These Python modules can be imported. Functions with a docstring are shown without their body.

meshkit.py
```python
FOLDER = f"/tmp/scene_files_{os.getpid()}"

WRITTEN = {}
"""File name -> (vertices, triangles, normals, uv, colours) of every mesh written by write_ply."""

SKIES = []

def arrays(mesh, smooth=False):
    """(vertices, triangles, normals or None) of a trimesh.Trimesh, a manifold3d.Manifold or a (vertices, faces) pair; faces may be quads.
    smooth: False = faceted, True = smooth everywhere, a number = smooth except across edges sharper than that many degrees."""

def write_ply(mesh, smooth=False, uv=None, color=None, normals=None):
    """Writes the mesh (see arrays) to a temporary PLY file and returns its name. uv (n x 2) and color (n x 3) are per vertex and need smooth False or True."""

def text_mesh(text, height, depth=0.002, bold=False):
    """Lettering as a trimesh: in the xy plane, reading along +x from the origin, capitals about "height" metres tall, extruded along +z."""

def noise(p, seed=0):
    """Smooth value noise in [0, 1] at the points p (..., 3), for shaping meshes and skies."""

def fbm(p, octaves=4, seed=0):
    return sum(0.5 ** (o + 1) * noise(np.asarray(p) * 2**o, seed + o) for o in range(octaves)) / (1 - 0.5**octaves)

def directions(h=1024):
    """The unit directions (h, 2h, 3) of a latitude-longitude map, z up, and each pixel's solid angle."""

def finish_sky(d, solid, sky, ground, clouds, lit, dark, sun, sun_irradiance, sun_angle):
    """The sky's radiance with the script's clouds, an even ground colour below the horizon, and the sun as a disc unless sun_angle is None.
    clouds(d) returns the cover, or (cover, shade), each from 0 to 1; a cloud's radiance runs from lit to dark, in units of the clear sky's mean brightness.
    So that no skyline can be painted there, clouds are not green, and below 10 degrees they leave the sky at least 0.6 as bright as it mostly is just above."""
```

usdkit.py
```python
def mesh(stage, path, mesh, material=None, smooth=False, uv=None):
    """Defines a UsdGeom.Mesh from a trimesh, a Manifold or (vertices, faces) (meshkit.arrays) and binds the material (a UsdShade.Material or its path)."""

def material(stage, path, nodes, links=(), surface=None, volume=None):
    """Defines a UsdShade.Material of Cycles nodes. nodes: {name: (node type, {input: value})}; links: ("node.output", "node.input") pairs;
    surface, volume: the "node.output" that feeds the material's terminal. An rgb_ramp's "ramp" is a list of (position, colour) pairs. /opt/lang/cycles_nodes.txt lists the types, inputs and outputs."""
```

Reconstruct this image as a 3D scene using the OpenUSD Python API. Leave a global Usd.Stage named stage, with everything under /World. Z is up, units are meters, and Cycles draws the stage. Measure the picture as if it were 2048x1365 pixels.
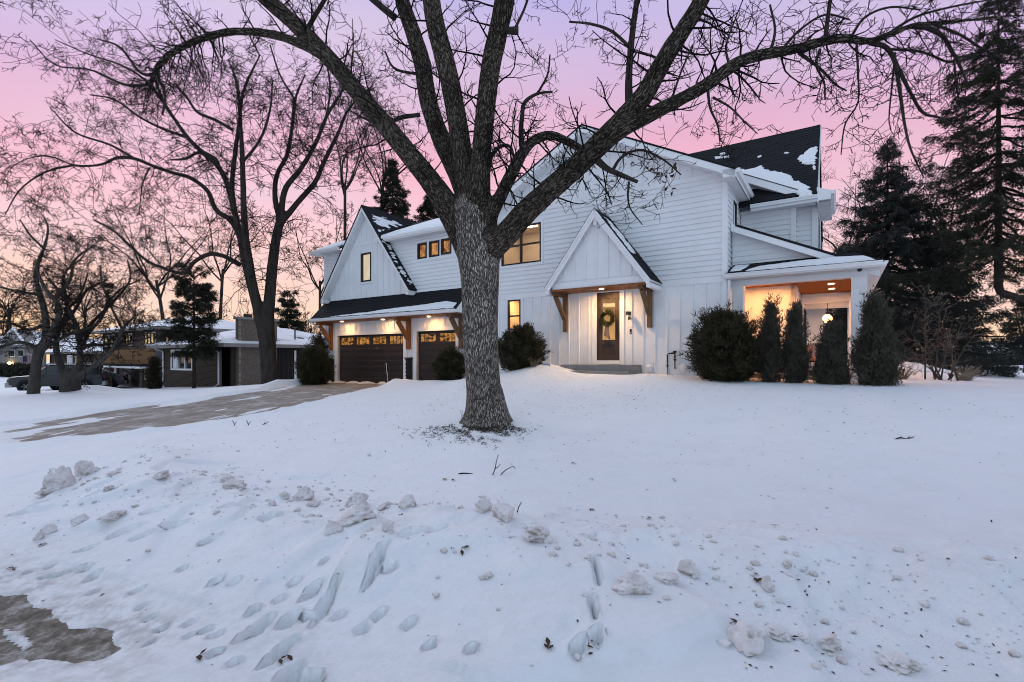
import math, numpy as np, trimesh, usdkit, meshkit
from pxr import Usd, UsdGeom, UsdLux, UsdShade, Sdf, Gf, Vt
from shapely.geometry import Polygon, box as sbox, Point, LineString
from shapely.ops import unary_union
from scipy.interpolate import RBFInterpolator, RegularGridInterpolator
from scipy.spatial import cKDTree

stage = Usd.Stage.CreateInMemory()
UsdGeom.SetStageUpAxis(stage, 'Z'); UsdGeom.SetStageMetersPerUnit(stage, 1.0)
UsdGeom.Xform.Define(stage, '/World'); UsdGeom.Scope.Define(stage, '/World/Looks')
mat = lambda name, nodes, links=(), surface='p.BSDF', volume=None: usdkit.material(stage, '/World/Looks/' + name, nodes, links, surface, volume)
def lin(r, g, b):
    return tuple((c / 255 / 12.92 if c < 10.3 else ((c / 255 + .055) / 1.055) ** 2.4) for c in (r, g, b))

# ---------------------------------------------------------------- camera, sky, exposure
FPX, CX, HY, CZ = 975., 1024., 715., 2.0        # focal length in photo pixels, centre column, horizon row, eye height
cam = UsdGeom.Camera.Define(stage, '/World/camera')
cam.CreateProjectionAttr('perspective'); cam.CreateHorizontalApertureAttr(36.0); cam.CreateVerticalApertureAttr(24.0)
cam.CreateFocalLengthAttr(36 * FPX / 2048); cam.CreateVerticalApertureOffsetAttr(36 * (HY - 682.5) / 2048)
cam.CreateClippingRangeAttr(Gf.Vec2f(.05, 5000)); cam.CreateFStopAttr(0.0); cam.CreateFocusDistanceAttr(12.0)
cam.AddTranslateOp().Set((0, 0, CZ)); cam.AddRotateXOp().Set(90.0)
cam.CreateExposureAttr(0.24)

SUN_EL, SUN_AZ = math.radians(30), math.radians(-35)        # the bright part of the dusk sky, front left behind the trees
sky_ramp = [(0.0, lin(246, 200, 142)), (.05, lin(247, 201, 152)), (.12, lin(247, 198, 166)), (.205, lin(246, 192, 178)), (.26, lin(241, 186, 189)), (.335, lin(232, 172, 187)), (.40, lin(220, 164, 187)), (.45, lin(209, 164, 193)), (.50, lin(195, 165, 202)),
            (.575, lin(178, 167, 212)), (.68, lin(166, 166, 212)), (.85, lin(156, 180, 216)), (1.0, lin(158, 186, 218))]
sky = UsdLux.DomeLight.Define(stage, '/World/sky')
sky.GetPrim().SetCustomDataByKey('kind', 'structure')
skymat = mat('sky_material', {
    't': ('texture_coordinate', {}), 's': ('separate_xyz', {}), 'arch': ('mapping', {'scale': (.55, 1.0, 1.0)}), 'an': ('vector_math', {'math_type': 'normalize'}), 's2': ('separate_xyz', {}), 'r': ('rgb_ramp', {'ramp': sky_ramp}),
    'mp': ('mapping', {'scale': (1.2, 1.2, 5.0)}), 'n': ('noise_texture', {'scale': 1.3, 'detail': 3.0, 'roughness': .55}), 'nr': ('map_range', {'from_min': .38, 'from_max': .68, 'to_min': 0.0, 'to_max': .58, 'clamp': True}),
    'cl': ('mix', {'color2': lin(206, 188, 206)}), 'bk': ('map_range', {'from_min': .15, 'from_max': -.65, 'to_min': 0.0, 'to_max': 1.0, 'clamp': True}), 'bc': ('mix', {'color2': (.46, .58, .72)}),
    'k': ('sky_texture', {'sky_type': 'single_scattering', 'sun_disc': False, 'sun_elevation': SUN_EL, 'sun_rotation': SUN_AZ, 'altitude': 250.0, 'air_density': 1.2, 'aerosol_density': 1.0, 'ozone_density': 3.0}),
    'sc': ('vector_math', {'math_type': 'scale', 'scale': 10.0}), 'mx': ('mix', {'fac': .04}),
    'b': ('background_shader', {'strength': .105})},
    [('t.generated', 's.vector'), ('t.generated', 'arch.vector'), ('arch.vector', 'an.vector1'), ('an.vector', 's2.vector'), ('s2.z', 'r.fac'), ('t.generated', 'mp.vector'), ('mp.vector', 'n.vector'), ('n.fac', 'nr.value'), ('nr.result', 'cl.fac'), ('r.color', 'cl.color1'),
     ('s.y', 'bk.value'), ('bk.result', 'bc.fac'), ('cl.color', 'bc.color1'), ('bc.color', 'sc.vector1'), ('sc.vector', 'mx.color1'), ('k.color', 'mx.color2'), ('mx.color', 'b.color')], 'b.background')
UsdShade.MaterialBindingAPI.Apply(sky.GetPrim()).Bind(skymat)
sun = UsdLux.DistantLight.Define(stage, '/World/dusk_glow')   # the broad soft glow of the sky after sunset
sun.CreateNormalizeAttr(True); sun.CreateIntensityAttr(.30); sun.CreateAngleAttr(50.0); sun.CreateColorAttr(Gf.Vec3f(.90, .93, 1.0))
sun.AddRotateXYZOp().Set((90 - math.degrees(SUN_EL), 0.0, 180 - math.degrees(SUN_AZ)))

# ---------------------------------------------------------------- materials
def plain(name, col, rough=.6, spec=.3, var=.12, scale=3.0, bump=0.0, bscale=60., metal=0.0, isl=0.0, stretch=(1, 1, 1)):
    n = {'g': ('geometry', {}), 'm': ('mapping', {'scale': stretch}), 'n': ('noise_texture', {'scale': scale, 'detail': 4.0, 'roughness': .6}), 'r': ('map_range', {'from_min': .3, 'from_max': .7, 'to_min': 1 - var, 'to_max': 1 + var, 'clamp': True}),
         'i': ('map_range', {'from_min': 0.0, 'from_max': 1.0, 'to_min': 1 - isl, 'to_max': 1 + isl}), 'mu': ('math', {'math_type': 'multiply'}), 'v': ('vector_math', {'math_type': 'scale', 'vector1': col}),
         'p': ('principled_bsdf', {'roughness': rough, 'specular_ior_level': spec, 'metallic': metal})}
    l = [('g.position', 'm.vector'), ('m.vector', 'n.vector'), ('n.fac', 'r.value'), ('g.random_per_island', 'i.value'), ('r.result', 'mu.value1'), ('i.result', 'mu.value2'), ('mu.value', 'v.scale'), ('v.vector', 'p.base_color')]
    if bump:
        n['bn'] = ('noise_texture', {'scale': bscale, 'detail': 3.0}); n['b'] = ('bump', {'strength': bump, 'distance': .01})
        l += [('m.vector', 'bn.vector'), ('bn.fac', 'b.height'), ('b.normal', 'p.normal')]
    return mat(name, n, l)
M = {}
M['siding'] = plain('white_siding', (.77, .785, .80), .6, .25, .05, .9)
M['trim'] = plain('white_trim', (.79, .80, .81), .5, .3, .03, 1.2)
M['soffit'] = plain('white_soffit', (.72, .73, .75), .6, .2, .03, 2.0)
M['shingle'] = plain('dark_shingle', (.024, .025, .030), .9, .15, .35, 30., .4, 120., isl=.35)
M['black'] = plain('black_frame', (.010, .010, .011), .45, .35, .1, 4.)
M['garage'] = plain('brown_garage_door', (.020, .0135, .0125), .5, .3, .12, 2.5)
M['door'] = plain('brown_door', (.050, .032, .026), .5, .3, .1, 4.)
M['wood'] = plain('stained_timber', (.22, .082, .028), .6, .3, .3, 5., .15, 30., stretch=(1, 1, .35))
M['woodpale'] = plain('weathered_timber', (.15, .088, .05), .65, .2, .25, 5., .15, 30., stretch=(1, 1, .35))
M['ceiling'] = plain('cedar_ceiling', (.34, .10, .018), .75, .08, .22, 4., stretch=(1, 6, 1))
M['concrete'] = plain('grey_concrete', (.23, .225, .22), .9, .1, .16, 3., .2, 50.)
M['ledge'] = plain('dark_ledgestone', (.045, .043, .043), .85, .2, .3, 9., .5, 60., isl=.45)
M['metal'] = plain('dark_iron', (.03, .022, .019), .5, .4, .2, 10.)
M['grey'] = plain('grey_plastic', (.42, .42, .43), .5, .3, .05)
M['whiteplastic'] = plain('white_plastic', (.74, .74, .75), .4, .4, .04)
M['bark'] = mat('trunk_bark', {
    'g': ('geometry', {}), 'm': ('mapping', {'scale': (1, 1, .20)}), 'wn': ('noise_texture', {'scale': 5.0, 'detail': 2.0}), 'wv': ('vector_math', {'math_type': 'scale', 'scale': .10}), 'ad': ('vector_math', {'math_type': 'add'}),
    'vo': ('voronoi_texture', {'feature': 'distance_to_edge', 'scale': 30.0}), 'rr': ('map_range', {'from_min': 0.0, 'from_max': .38, 'to_min': 0.0, 'to_max': 1.0, 'clamp': True}),
    'fn': ('noise_texture', {'scale': 70.0, 'detail': 4.0}), 'hm': ('math', {'math_type': 'multiply_add', 'value2': .35}), 
    'c': ('rgb_ramp', {'ramp': [(0., (.010, .008, .007)), (.3, (.034, .029, .025)), (.75, (.125, .112, .098)), (1., (.21, .195, .175))]}),
    'big': ('noise_texture', {'scale': 1.1, 'detail': 3.0}), 'br': ('map_range', {'from_min': .3, 'from_max': .7, 'to_min': .7, 'to_max': 1.2, 'clamp': True}), 'cs': ('vector_math', {'math_type': 'scale'}),
    'b': ('bump', {'strength': 1.0, 'distance': .022}), 'p': ('principled_bsdf', {'roughness': .95, 'specular_ior_level': .1})},
    [('g.position', 'wn.vector'), ('wn.color', 'wv.vector1'), ('g.position', 'ad.vector1'), ('wv.vector', 'ad.vector2'), ('ad.vector', 'm.vector'), ('m.vector', 'vo.vector'), ('vo.distance', 'rr.value'),
     ('g.position', 'fn.vector'), ('fn.fac', 'hm.value1'), ('rr.result', 'hm.value3'), ('rr.result', 'c.fac'), ('g.position', 'big.vector'), ('big.fac', 'br.value'), ('c.color', 'cs.vector1'), ('br.result', 'cs.scale'), ('cs.vector', 'p.base_color'),
     ('hm.value', 'b.height'), ('b.normal', 'p.normal')])
M['bark2'] = plain('dark_bark', (.036, .030, .026), .95, .1, .35, 6., .7, 30., stretch=(1, 1, .25))
M['bark3'] = plain('grey_bark', (.060, .054, .048), .95, .1, .35, 5., .7, 26., stretch=(1, 1, .35))
M['twig'] = plain('twig_bark', (.012, .010, .009), .9, .1, .2, 8.)
M['twiggrey'] = plain('grey_twig', (.13, .11, .092), .9, .1, .2, 8.)
M['twigbrown'] = plain('brown_twig', (.075, .05, .04), .9, .1, .2, 8.)
def foliage(name, col, col2, isl=.5):
    return mat(name, {'g': ('geometry', {}), 'n': ('noise_texture', {'scale': 2.5, 'detail': 3.0}), 'r': ('map_range', {'from_min': .35, 'from_max': .65, 'clamp': True}), 'c': ('mix', {'color1': col, 'color2': col2}),
        'i': ('map_range', {'to_min': 1 - isl, 'to_max': 1 + isl}), 'v': ('vector_math', {'math_type': 'scale'}), 'd': ('principled_bsdf', {'roughness': .7, 'specular_ior_level': .2}), 't': ('translucent_bsdf', {}), 'x': ('mix_closure', {'fac': .18})},
        [('g.position', 'n.vector'), ('n.fac', 'r.value'), ('r.result', 'c.fac'), ('c.color', 'v.vector1'), ('g.random_per_island', 'i.value'), ('i.result', 'v.scale'), ('v.vector', 'd.base_color'), ('v.vector', 't.color'), ('d.BSDF', 'x.closure1'), ('t.BSDF', 'x.closure2')], 'x.closure')
M['spruce'] = foliage('spruce_needles', (.036, .044, .027), (.066, .072, .046))
M['blue'] = foliage('blue_spruce_needles', (.062, .074, .066), (.105, .115, .104))
M['arbor'] = foliage('arborvitae_sprays', (.062, .060, .030), (.115, .10, .055))
M['juniper'] = foliage('juniper_sprays', (.10, .098, .070), (.165, .155, .12))
M['grass'] = foliage('dry_grass', (.36, .27, .18), (.50, .41, .31), .3)
M['leaf'] = foliage('dead_leaves', (.07, .045, .03), (.12, .075, .045), .4)
M['thatch'] = foliage('dull_turf', (.06, .055, .03), (.10, .085, .05), .4)
M['wreath'] = foliage('wreath_greens', (.05, .06, .02), (.10, .10, .04), .5)
# snow: clean snow with a dirtier, browner crust along the ploughed bank and in the wheel tracks, plus painted shade in footprints
def snowmat(name, dirt_shade):
    return mat(name, {'g': ('geometry', {}), 'sx': ('separate_xyz', {}), 'n': ('noise_texture', {'scale': 1.4, 'detail': 9.0, 'roughness': .74}), 'r': ('map_range', {'from_min': .46, 'from_max': .70, 'to_min': 0., 'to_max': dirt_shade, 'clamp': True}),
        'at': ('attribute', {'attribute': 'dirt_shade'}), 'n2': ('noise_texture', {'scale': 9.0, 'detail': 5.0, 'roughness': .7}), 'r2': ('map_range', {'from_min': .40, 'from_max': .62, 'to_min': .05, 'to_max': 1.0, 'clamp': True}), 'mu': ('math', {'math_type': 'multiply'}), 'ad': ('math', {'math_type': 'add', 'use_clamp': True}),
        'c': ('mix', {'color1': (.85, .87, .885), 'color2': (.33, .29, .26)}), 'bn': ('noise_texture', {'scale': 6.0, 'detail': 9.0, 'roughness': .76}), 'b': ('bump', {'strength': .75, 'distance': .07}),
        'p': ('principled_bsdf', {'roughness': .75, 'specular_ior_level': .25, 'subsurface_weight': 0.0})},
        [('g.position', 'n.vector'), ('n.fac', 'r.value'), ('g.position', 'n2.vector'), ('n2.fac', 'r2.value'), ('r2.result', 'mu.value1'), ('at.fac', 'mu.value2'), ('mu.value', 'ad.value1'), ('r.result', 'ad.value2'), ('ad.value', 'c.fac'), ('c.color', 'p.base_color'),
         ('g.position', 'bn.vector'), ('bn.fac', 'b.height'), ('b.normal', 'p.normal')])
M['snow'] = snowmat('snow', .075)
M['snowroof'] = snowmat('roof_snow', .02)
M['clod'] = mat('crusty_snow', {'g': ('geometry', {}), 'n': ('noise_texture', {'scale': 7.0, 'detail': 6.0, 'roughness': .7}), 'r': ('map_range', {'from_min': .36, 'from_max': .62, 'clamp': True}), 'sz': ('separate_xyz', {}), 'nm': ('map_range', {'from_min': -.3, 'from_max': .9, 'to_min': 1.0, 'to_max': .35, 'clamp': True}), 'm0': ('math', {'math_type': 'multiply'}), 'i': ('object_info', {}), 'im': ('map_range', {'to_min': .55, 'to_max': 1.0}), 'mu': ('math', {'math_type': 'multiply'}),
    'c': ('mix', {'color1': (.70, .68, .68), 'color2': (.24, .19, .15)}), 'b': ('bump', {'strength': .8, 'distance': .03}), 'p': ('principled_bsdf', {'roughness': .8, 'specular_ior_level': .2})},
    [('g.position', 'n.vector'), ('n.fac', 'r.value'), ('g.normal', 'sz.vector'), ('sz.z', 'nm.value'), ('i.random', 'im.value'), ('im.result', 'm0.value2'), ('nm.result', 'm0.value1'), ('m0.value', 'mu.value2'), ('r.result', 'mu.value1'), ('mu.value', 'c.fac'), ('c.color', 'p.base_color'), ('n.fac', 'b.height'), ('b.normal', 'p.normal')])  # dirt noise, with paler upward faces painting in light from above
def paving(name, c1, c2, c3, sc=1.6):
    return mat(name, {'g': ('geometry', {}), 'n': ('noise_texture', {'scale': sc, 'detail': 9.0, 'roughness': .78}), 'c': ('rgb_ramp', {'ramp': [(.36, c1), (.50, c2), (.63, c3)]}), 'bn': ('noise_texture', {'scale': 22.0, 'detail': 8.0, 'roughness': .75}), 'b': ('bump', {'strength': .9, 'distance': .03}), 'p': ('principled_bsdf', {'roughness': .75, 'specular_ior_level': .35})},
        [('g.position', 'n.vector'), ('n.fac', 'c.fac'), ('c.color', 'p.base_color'), ('g.position', 'bn.vector'), ('bn.fac', 'b.height'), ('b.normal', 'p.normal')])
M['drive'] = paving('driveway_concrete', (.16, .135, .11), (.25, .215, .18), (.46, .44, .43))
M['street'] = paving('wet_asphalt', (.055, .048, .036), (.17, .15, .115), (.46, .45, .43), 6.0)
def emit(name, col, s):
    return mat(name, {'e': ('emission', {'color': col, 'strength': s})}, [], 'e.emission')
M['lamp'] = emit('warm_lamp', (1.0, .56, .22), 1050.0)
M['globe'] = emit('warm_globe', (1.0, .58, .22), 5.0)
M['roomlamp'] = emit('room_lamp', (1.0, .66, .36), 9.0)
M['farlamp'] = emit('far_porch_lamp', (1.0, .66, .30), 30.0)
M['room'] = plain('warm_room', (.62, .53, .42), .8, .1, .05, 1.)
M['roomwhite'] = plain('pale_room', (.75, .73, .70), .8, .1, .05, 1.)
def litpane(name, c1, c2, s, scale, stretch=(1, 1, 1), lo=.38, hi=.62):
    return mat(name, {'g': ('geometry', {}), 'm': ('mapping', {'scale': stretch}), 'n': ('noise_texture', {'scale': scale, 'detail': 5.0, 'roughness': .65, 'distortion': 1.2}), 'r': ('map_range', {'from_min': lo, 'from_max': hi, 'clamp': True}), 'c': ('mix', {'color1': c1, 'color2': c2}), 'e': ('emission', {'strength': s * .85})},
        [('g.position', 'm.vector'), ('m.vector', 'n.vector'), ('n.fac', 'r.value'), ('r.result', 'c.fac'), ('c.color', 'e.color')], 'e.emission')
M['curtain'] = litpane('warm_painted_reflection', lin(120, 64, 26), lin(228, 164, 96), .9, 2.6, (1, 1, .8))  # emission paints golden sky and tree reflections with indoor warmth, not cloth
M['paleglow'] = litpane('pale_painted_glow', lin(216, 190, 150), lin(240, 226, 200), 1.0, 1.5, (1, 1, .4))  # pale emission; in the dormer it paints a bright reflection
M['garagereflect'] = litpane('garage_painted_reflection', lin(40, 22, 12), lin(205, 140, 66), 1.0, 2.6, (1, 1, 2.2), .40, .56)  # emission paints reflections of warm trees, mixed with indoor glow
M['farglow'] = litpane('far_window_glow', lin(120, 95, 55), lin(240, 215, 160), 1.0, 1.6)
M['glass'] = mat('window_glass', {'f': ('fresnel', {'IOR': 1.35}), 't': ('transparent_bsdf', {'color': (.95, .96, .96)}), 'gl': ('glossy_bsdf', {'color': (1, 1, 1), 'roughness': .02}), 'x': ('mix_closure', {}), 'g': ('geometry', {}), 'iv': ('math', {'math_type': 'subtract', 'value1': 1.0}), 'ml': ('math', {'math_type': 'multiply'})}, [('g.backfacing', 'iv.value2'), ('iv.value', 'ml.value1'), ('f.fac', 'ml.value2'), ('ml.value', 'x.fac'), ('t.BSDF', 'x.closure1'), ('gl.BSDF', 'x.closure2')], 'x.closure')
M['darkglass'] = plain('dark_glass', (.012, .013, .015), .06, .6, .05)

# ---------------------------------------------------------------- scene graph helpers
used = {}
def numbered(path):
    k = used.get(path, -1) + 1; used[path] = k
    return path if k == 0 else f'{path}_{k:03d}'
def tag(prim, label=None, cat=None, group=None, kind=None):
    prim = prim.GetPrim() if hasattr(prim, 'GetPrim') else prim
    for k, v in (('label', label), ('category', cat), ('group', group), ('kind', kind)):
        if v: prim.SetCustomDataByKey(k, v)
    return prim
def thing(name, label, cat, loc=(0, 0, 0), rz=0.0, group=None):
    x = UsdGeom.Xform.Define(stage, numbered('/World/' + name)); x.AddTranslateOp().Set(tuple(map(float, loc))); x.AddRotateZOp().Set(float(rz))
    tag(x, label, cat, group); return str(x.GetPath())
def put(name, m, material, parent=None, smooth=False, **kw):
    p = usdkit.mesh(stage, numbered((parent or '/World') + '/' + name), m, material, smooth); p.CreateDoubleSidedAttr(True)
    if kw: tag(p, **kw)
    return str(p.GetPath())
def copy_of(src, name, loc, rz=0.0, sc=1.0, label=None, group=None, cat=None):
    x = UsdGeom.Xform.Define(stage, numbered('/World/' + name)); x.GetPrim().GetReferences().AddInternalReference(src); x.ClearXformOpOrder()
    x.AddTranslateOp().Set(tuple(map(float, loc))); x.AddRotateZOp().Set(float(rz)); x.AddScaleOp().Set(tuple(np.broadcast_to(sc, 3).astype(float).tolist())); x.GetPrim().SetInstanceable(True)
    tag(x, label, cat, group); return str(x.GetPath())
class MB:
    def __init__(s): s.V, s.F, s.n = [], [], 0
    def add(s, v, f):
        v = np.asarray(v, float); f = np.asarray(f, int)
        if f.shape[1] == 4: f = np.vstack([f[:, [0, 1, 2]], f[:, [0, 2, 3]]])
        s.V.append(v); s.F.append(f + s.n); s.n += len(v); return s
    def box(s, x0, x1, y0, y1, z0, z1):
        v = [(x, y, z) for x in (x0, x1) for y in (y0, y1) for z in (z0, z1)]
        return s.add(v, [(0, 1, 3, 2), (4, 6, 7, 5), (0, 4, 5, 1), (2, 3, 7, 6), (0, 2, 6, 4), (1, 5, 7, 3)])
    def tm(s, m): return s.add(m.vertices, m.faces)
    def tube(s, pts, rad, sides=8, cap=True):
        v, f = tubes([np.asarray(pts, float)], [np.broadcast_to(np.asarray(rad, float), len(pts))], sides); s.add(v, f)
        return s
    def prism(s, quad_bottom, quad_top):   # two n-gons joined
        a, b = np.asarray(quad_bottom, float), np.asarray(quad_top, float); n = len(a)
        f = [(i, (i + 1) % n, n + (i + 1) % n) for i in range(n)] + [(i, n + (i + 1) % n, n + i) for i in range(n)]
        f += [(0, i + 1, i) for i in range(1, n - 1)] + [(n, n + i, n + i + 1) for i in range(1, n - 1)]
        return s.add(np.vstack([a, b]), f)
    def mesh(s): return (np.vstack(s.V), np.vstack(s.F)) if s.V else (np.zeros((0, 3)), np.zeros((0, 3), int))
    def map(s, fn): s.V = [fn(v) for v in s.V]; return s
    def build(s, name, material, parent=None, smooth=False, **kw): return put(name, s.mesh(), material, parent, smooth, **kw)
def tubes(paths, radii, sides=4):
    """All polylines as tapered tubes in one (V, F)."""
    V, F, n = [], [], 0
    ang = np.linspace(0, 2 * np.pi, sides, endpoint=False); ca, sa = np.cos(ang), np.sin(ang)
    for p, r in zip(paths, radii):
        k = len(p); t = np.gradient(p, axis=0); t /= np.linalg.norm(t, axis=1, keepdims=True) + 1e-12
        m = t.mean(0); ref = np.array([0, 0, 1.]) if abs(m[2]) < .8 * np.linalg.norm(m) else np.array([1., 0, 0])
        a = np.cross(t, ref); a /= np.linalg.norm(a, axis=1, keepdims=True) + 1e-12; b = np.cross(t, a)
        V.append((p[:, None] + np.asarray(r)[:, None, None] * (a[:, None] * ca[:, None] + b[:, None] * sa[:, None])).reshape(-1, 3))
        i = np.arange(k - 1)[:, None] * sides; j = np.arange(sides)[None]; j2 = (j + 1) % sides
        q = np.stack([i + j, i + j2, i + sides + j2, i + sides + j], -1).reshape(-1, 4) + n
        F.append(q[:, [0, 1, 2]]); F.append(q[:, [0, 2, 3]])
        c = np.arange(1, sides - 1)
        F.append(np.stack([np.zeros_like(c), c + 1, c], 1) + n); F.append(np.stack([np.zeros_like(c), c, c + 1], 1) + n + (k - 1) * sides)
        n += k * sides
    return np.vstack(V), np.vstack(F)
def smoothpath(pts, n):
    """Catmull-Rom resample of control points (any columns)."""
    P = np.asarray(pts, float); P = np.vstack([2 * P[0] - P[1], P, 2 * P[-1] - P[-2]]); k = len(P) - 3
    u = np.linspace(0, k - 1e-9, n); i = u.astype(int); t = (u - i)[:, None]
    a, b, c, d = P[i], P[i + 1], P[i + 2], P[i + 3]
    return .5 * (2 * b + (c - a) * t + (2 * a - 5 * b + 4 * c - d) * t ** 2 + (3 * b - a - 3 * c + d) * t ** 3)
def at(px, py, d):                      # the point seen at photo pixel (px, py), d metres ahead
    return np.array([(px - CX) / FPX * d, d, CZ + (HY - py) / FPX * d])
# ---------------------------------------------------------------- the main house's frame: x along its front (right, towards us), y back, z up
TH = math.radians(33.8); U2 = np.array([math.cos(TH), -math.sin(TH)]); N2 = np.array([math.sin(TH), math.cos(TH)]); P0 = np.array([.198 * 17.4, 17.4])
def HW(x, y): return P0 + x * U2 + y * N2
def wallpx(px, py, off=0.):             # point of the plane `off` metres in front of the house front seen at a photo pixel -> (x, z)
    r = (px - CX) / FPX; p = P0 - off * N2; t = (r * p[1] - p[0]) / (U2[0] - r * U2[1]); return t, CZ + (HY - py) / FPX * (p + t * U2)[1]
def ss(x, a, b):
    t = np.clip((x - a) / (b - a), 0, 1); return t * t * (3 - 2 * t)

# ---------------------------------------------------------------- terrain
def W3(x, y, z): return (*HW(x, y), z)
ctrl = [W3(-16.5, -.5, .63), W3(-13, -.5, .68), W3(-10, -.5, .70), W3(-8, -.5, .74), W3(-6.3, -1, 1.0), W3(-4, -1, 1.27), W3(-2, -1, 1.40), W3(0, -1.5, 1.40), W3(2, -1, 1.36), W3(4, -.6, 1.28), W3(6, -.6, 1.26), W3(8, -.5, 1.27), W3(11, -2, 1.22),
        W3(-16.5, 8, .65), W3(-8, 8, .75), W3(0, 8, 1.3), W3(8, 8, 1.3), W3(14, 4, 1.15), W3(-1, -3.2, 1.22), W3(2.5, -3.2, 1.13), W3(-4.5, -3.6, .98), W3(5.5, -3.2, 1.12), W3(8.5, -3.5, 1.1),
        (-.5, 10.3, .57), (2.5, 10.3, .66), (6.0, 8.7, .78), (9.0, 7.0, .72), (-3, 11, .54), (-4.5, 14, .62), (-3.6, 18.5, .78),
        (-8.2, 17.2, .50), (-9.1, 12.3, .28), (-10.2, 10.3, .14), (-6.5, 12.3, .40), (-6.6, 22, .68), (-5, 9, .38), (-8, 9, .22), (-11.8, 18.4, .40), (-13.7, 16.2, .25), (-14.4, 13.7, .10), (-9.6, 24.3, .66), (-10.5, 22.5, .62), (-12.2, 23.5, .64),
        (-4.4, 4.2, 0.), (-2.6, 3.3, 0.), (-7, 5.2, 0.), (-12, 8.2, 0.), (0, 0, 0.), (5, -3, 0.), (-6, 0, 0.), (0, -8, 0.), (12, -8, 0.), (-18, 5, 0.), (-30, 12, 0.),
        (-3.4, 6.4, .26), (0, 5.4, .30), (3., 4.2, .28), (6.5, 3.2, .26), (10, 2.0, .25), (14, 8, .75), (18, 14, 1.02),
        (-23, 24.7, .10), (-30, 28, .05), (-19, 28, .14), (-27, 35, -.33), (-33, 33.5, -.40), (-36, 36, -.3), (-22, 31.5, .0), (-45, 45, .2), (-60, 60, .2), (-16, 31, .2), (-13, 33, .35),
        (40, 40, .85), (60, 60, 1.0), (100, 100, .95), (24, 26, 1.02), (0, 60, .8), (0, 120, .7), (-100, 100, .3), (-140, 140, .3), (140, 140, .9), (140, 0, .5), (-140, 0, .1), (-140, -40, 0), (140, -40, .2), (0, -40, 0), (60, 20, .75), (35, 8, .7)]
ctrl = np.array(ctrl); rbf = RBFInterpolator(ctrl[:, :2], ctrl[:, 2], kernel='linear', smoothing=.02, neighbors=None)
EV, NV = np.array([.91, -.414]), np.array([.414, .91])    # along the street and away from it
def axis(lo, hi, a, b, fine, growth):
    mid = np.arange(a, b, fine); up = [b]; st = fine
    while up[-1] < hi: st *= growth; up.append(up[-1] + st)
    dn = [a]; st = fine
    while dn[-1] > lo: st *= growth; dn.append(dn[-1] - st)
    return np.concatenate([dn[:0:-1], mid, up])
gx, gy = axis(-170, 170, -6.6, 4.6, .027, 1.04), axis(-40, 220, 2.0, 7.2, .027, 1.033)
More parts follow.
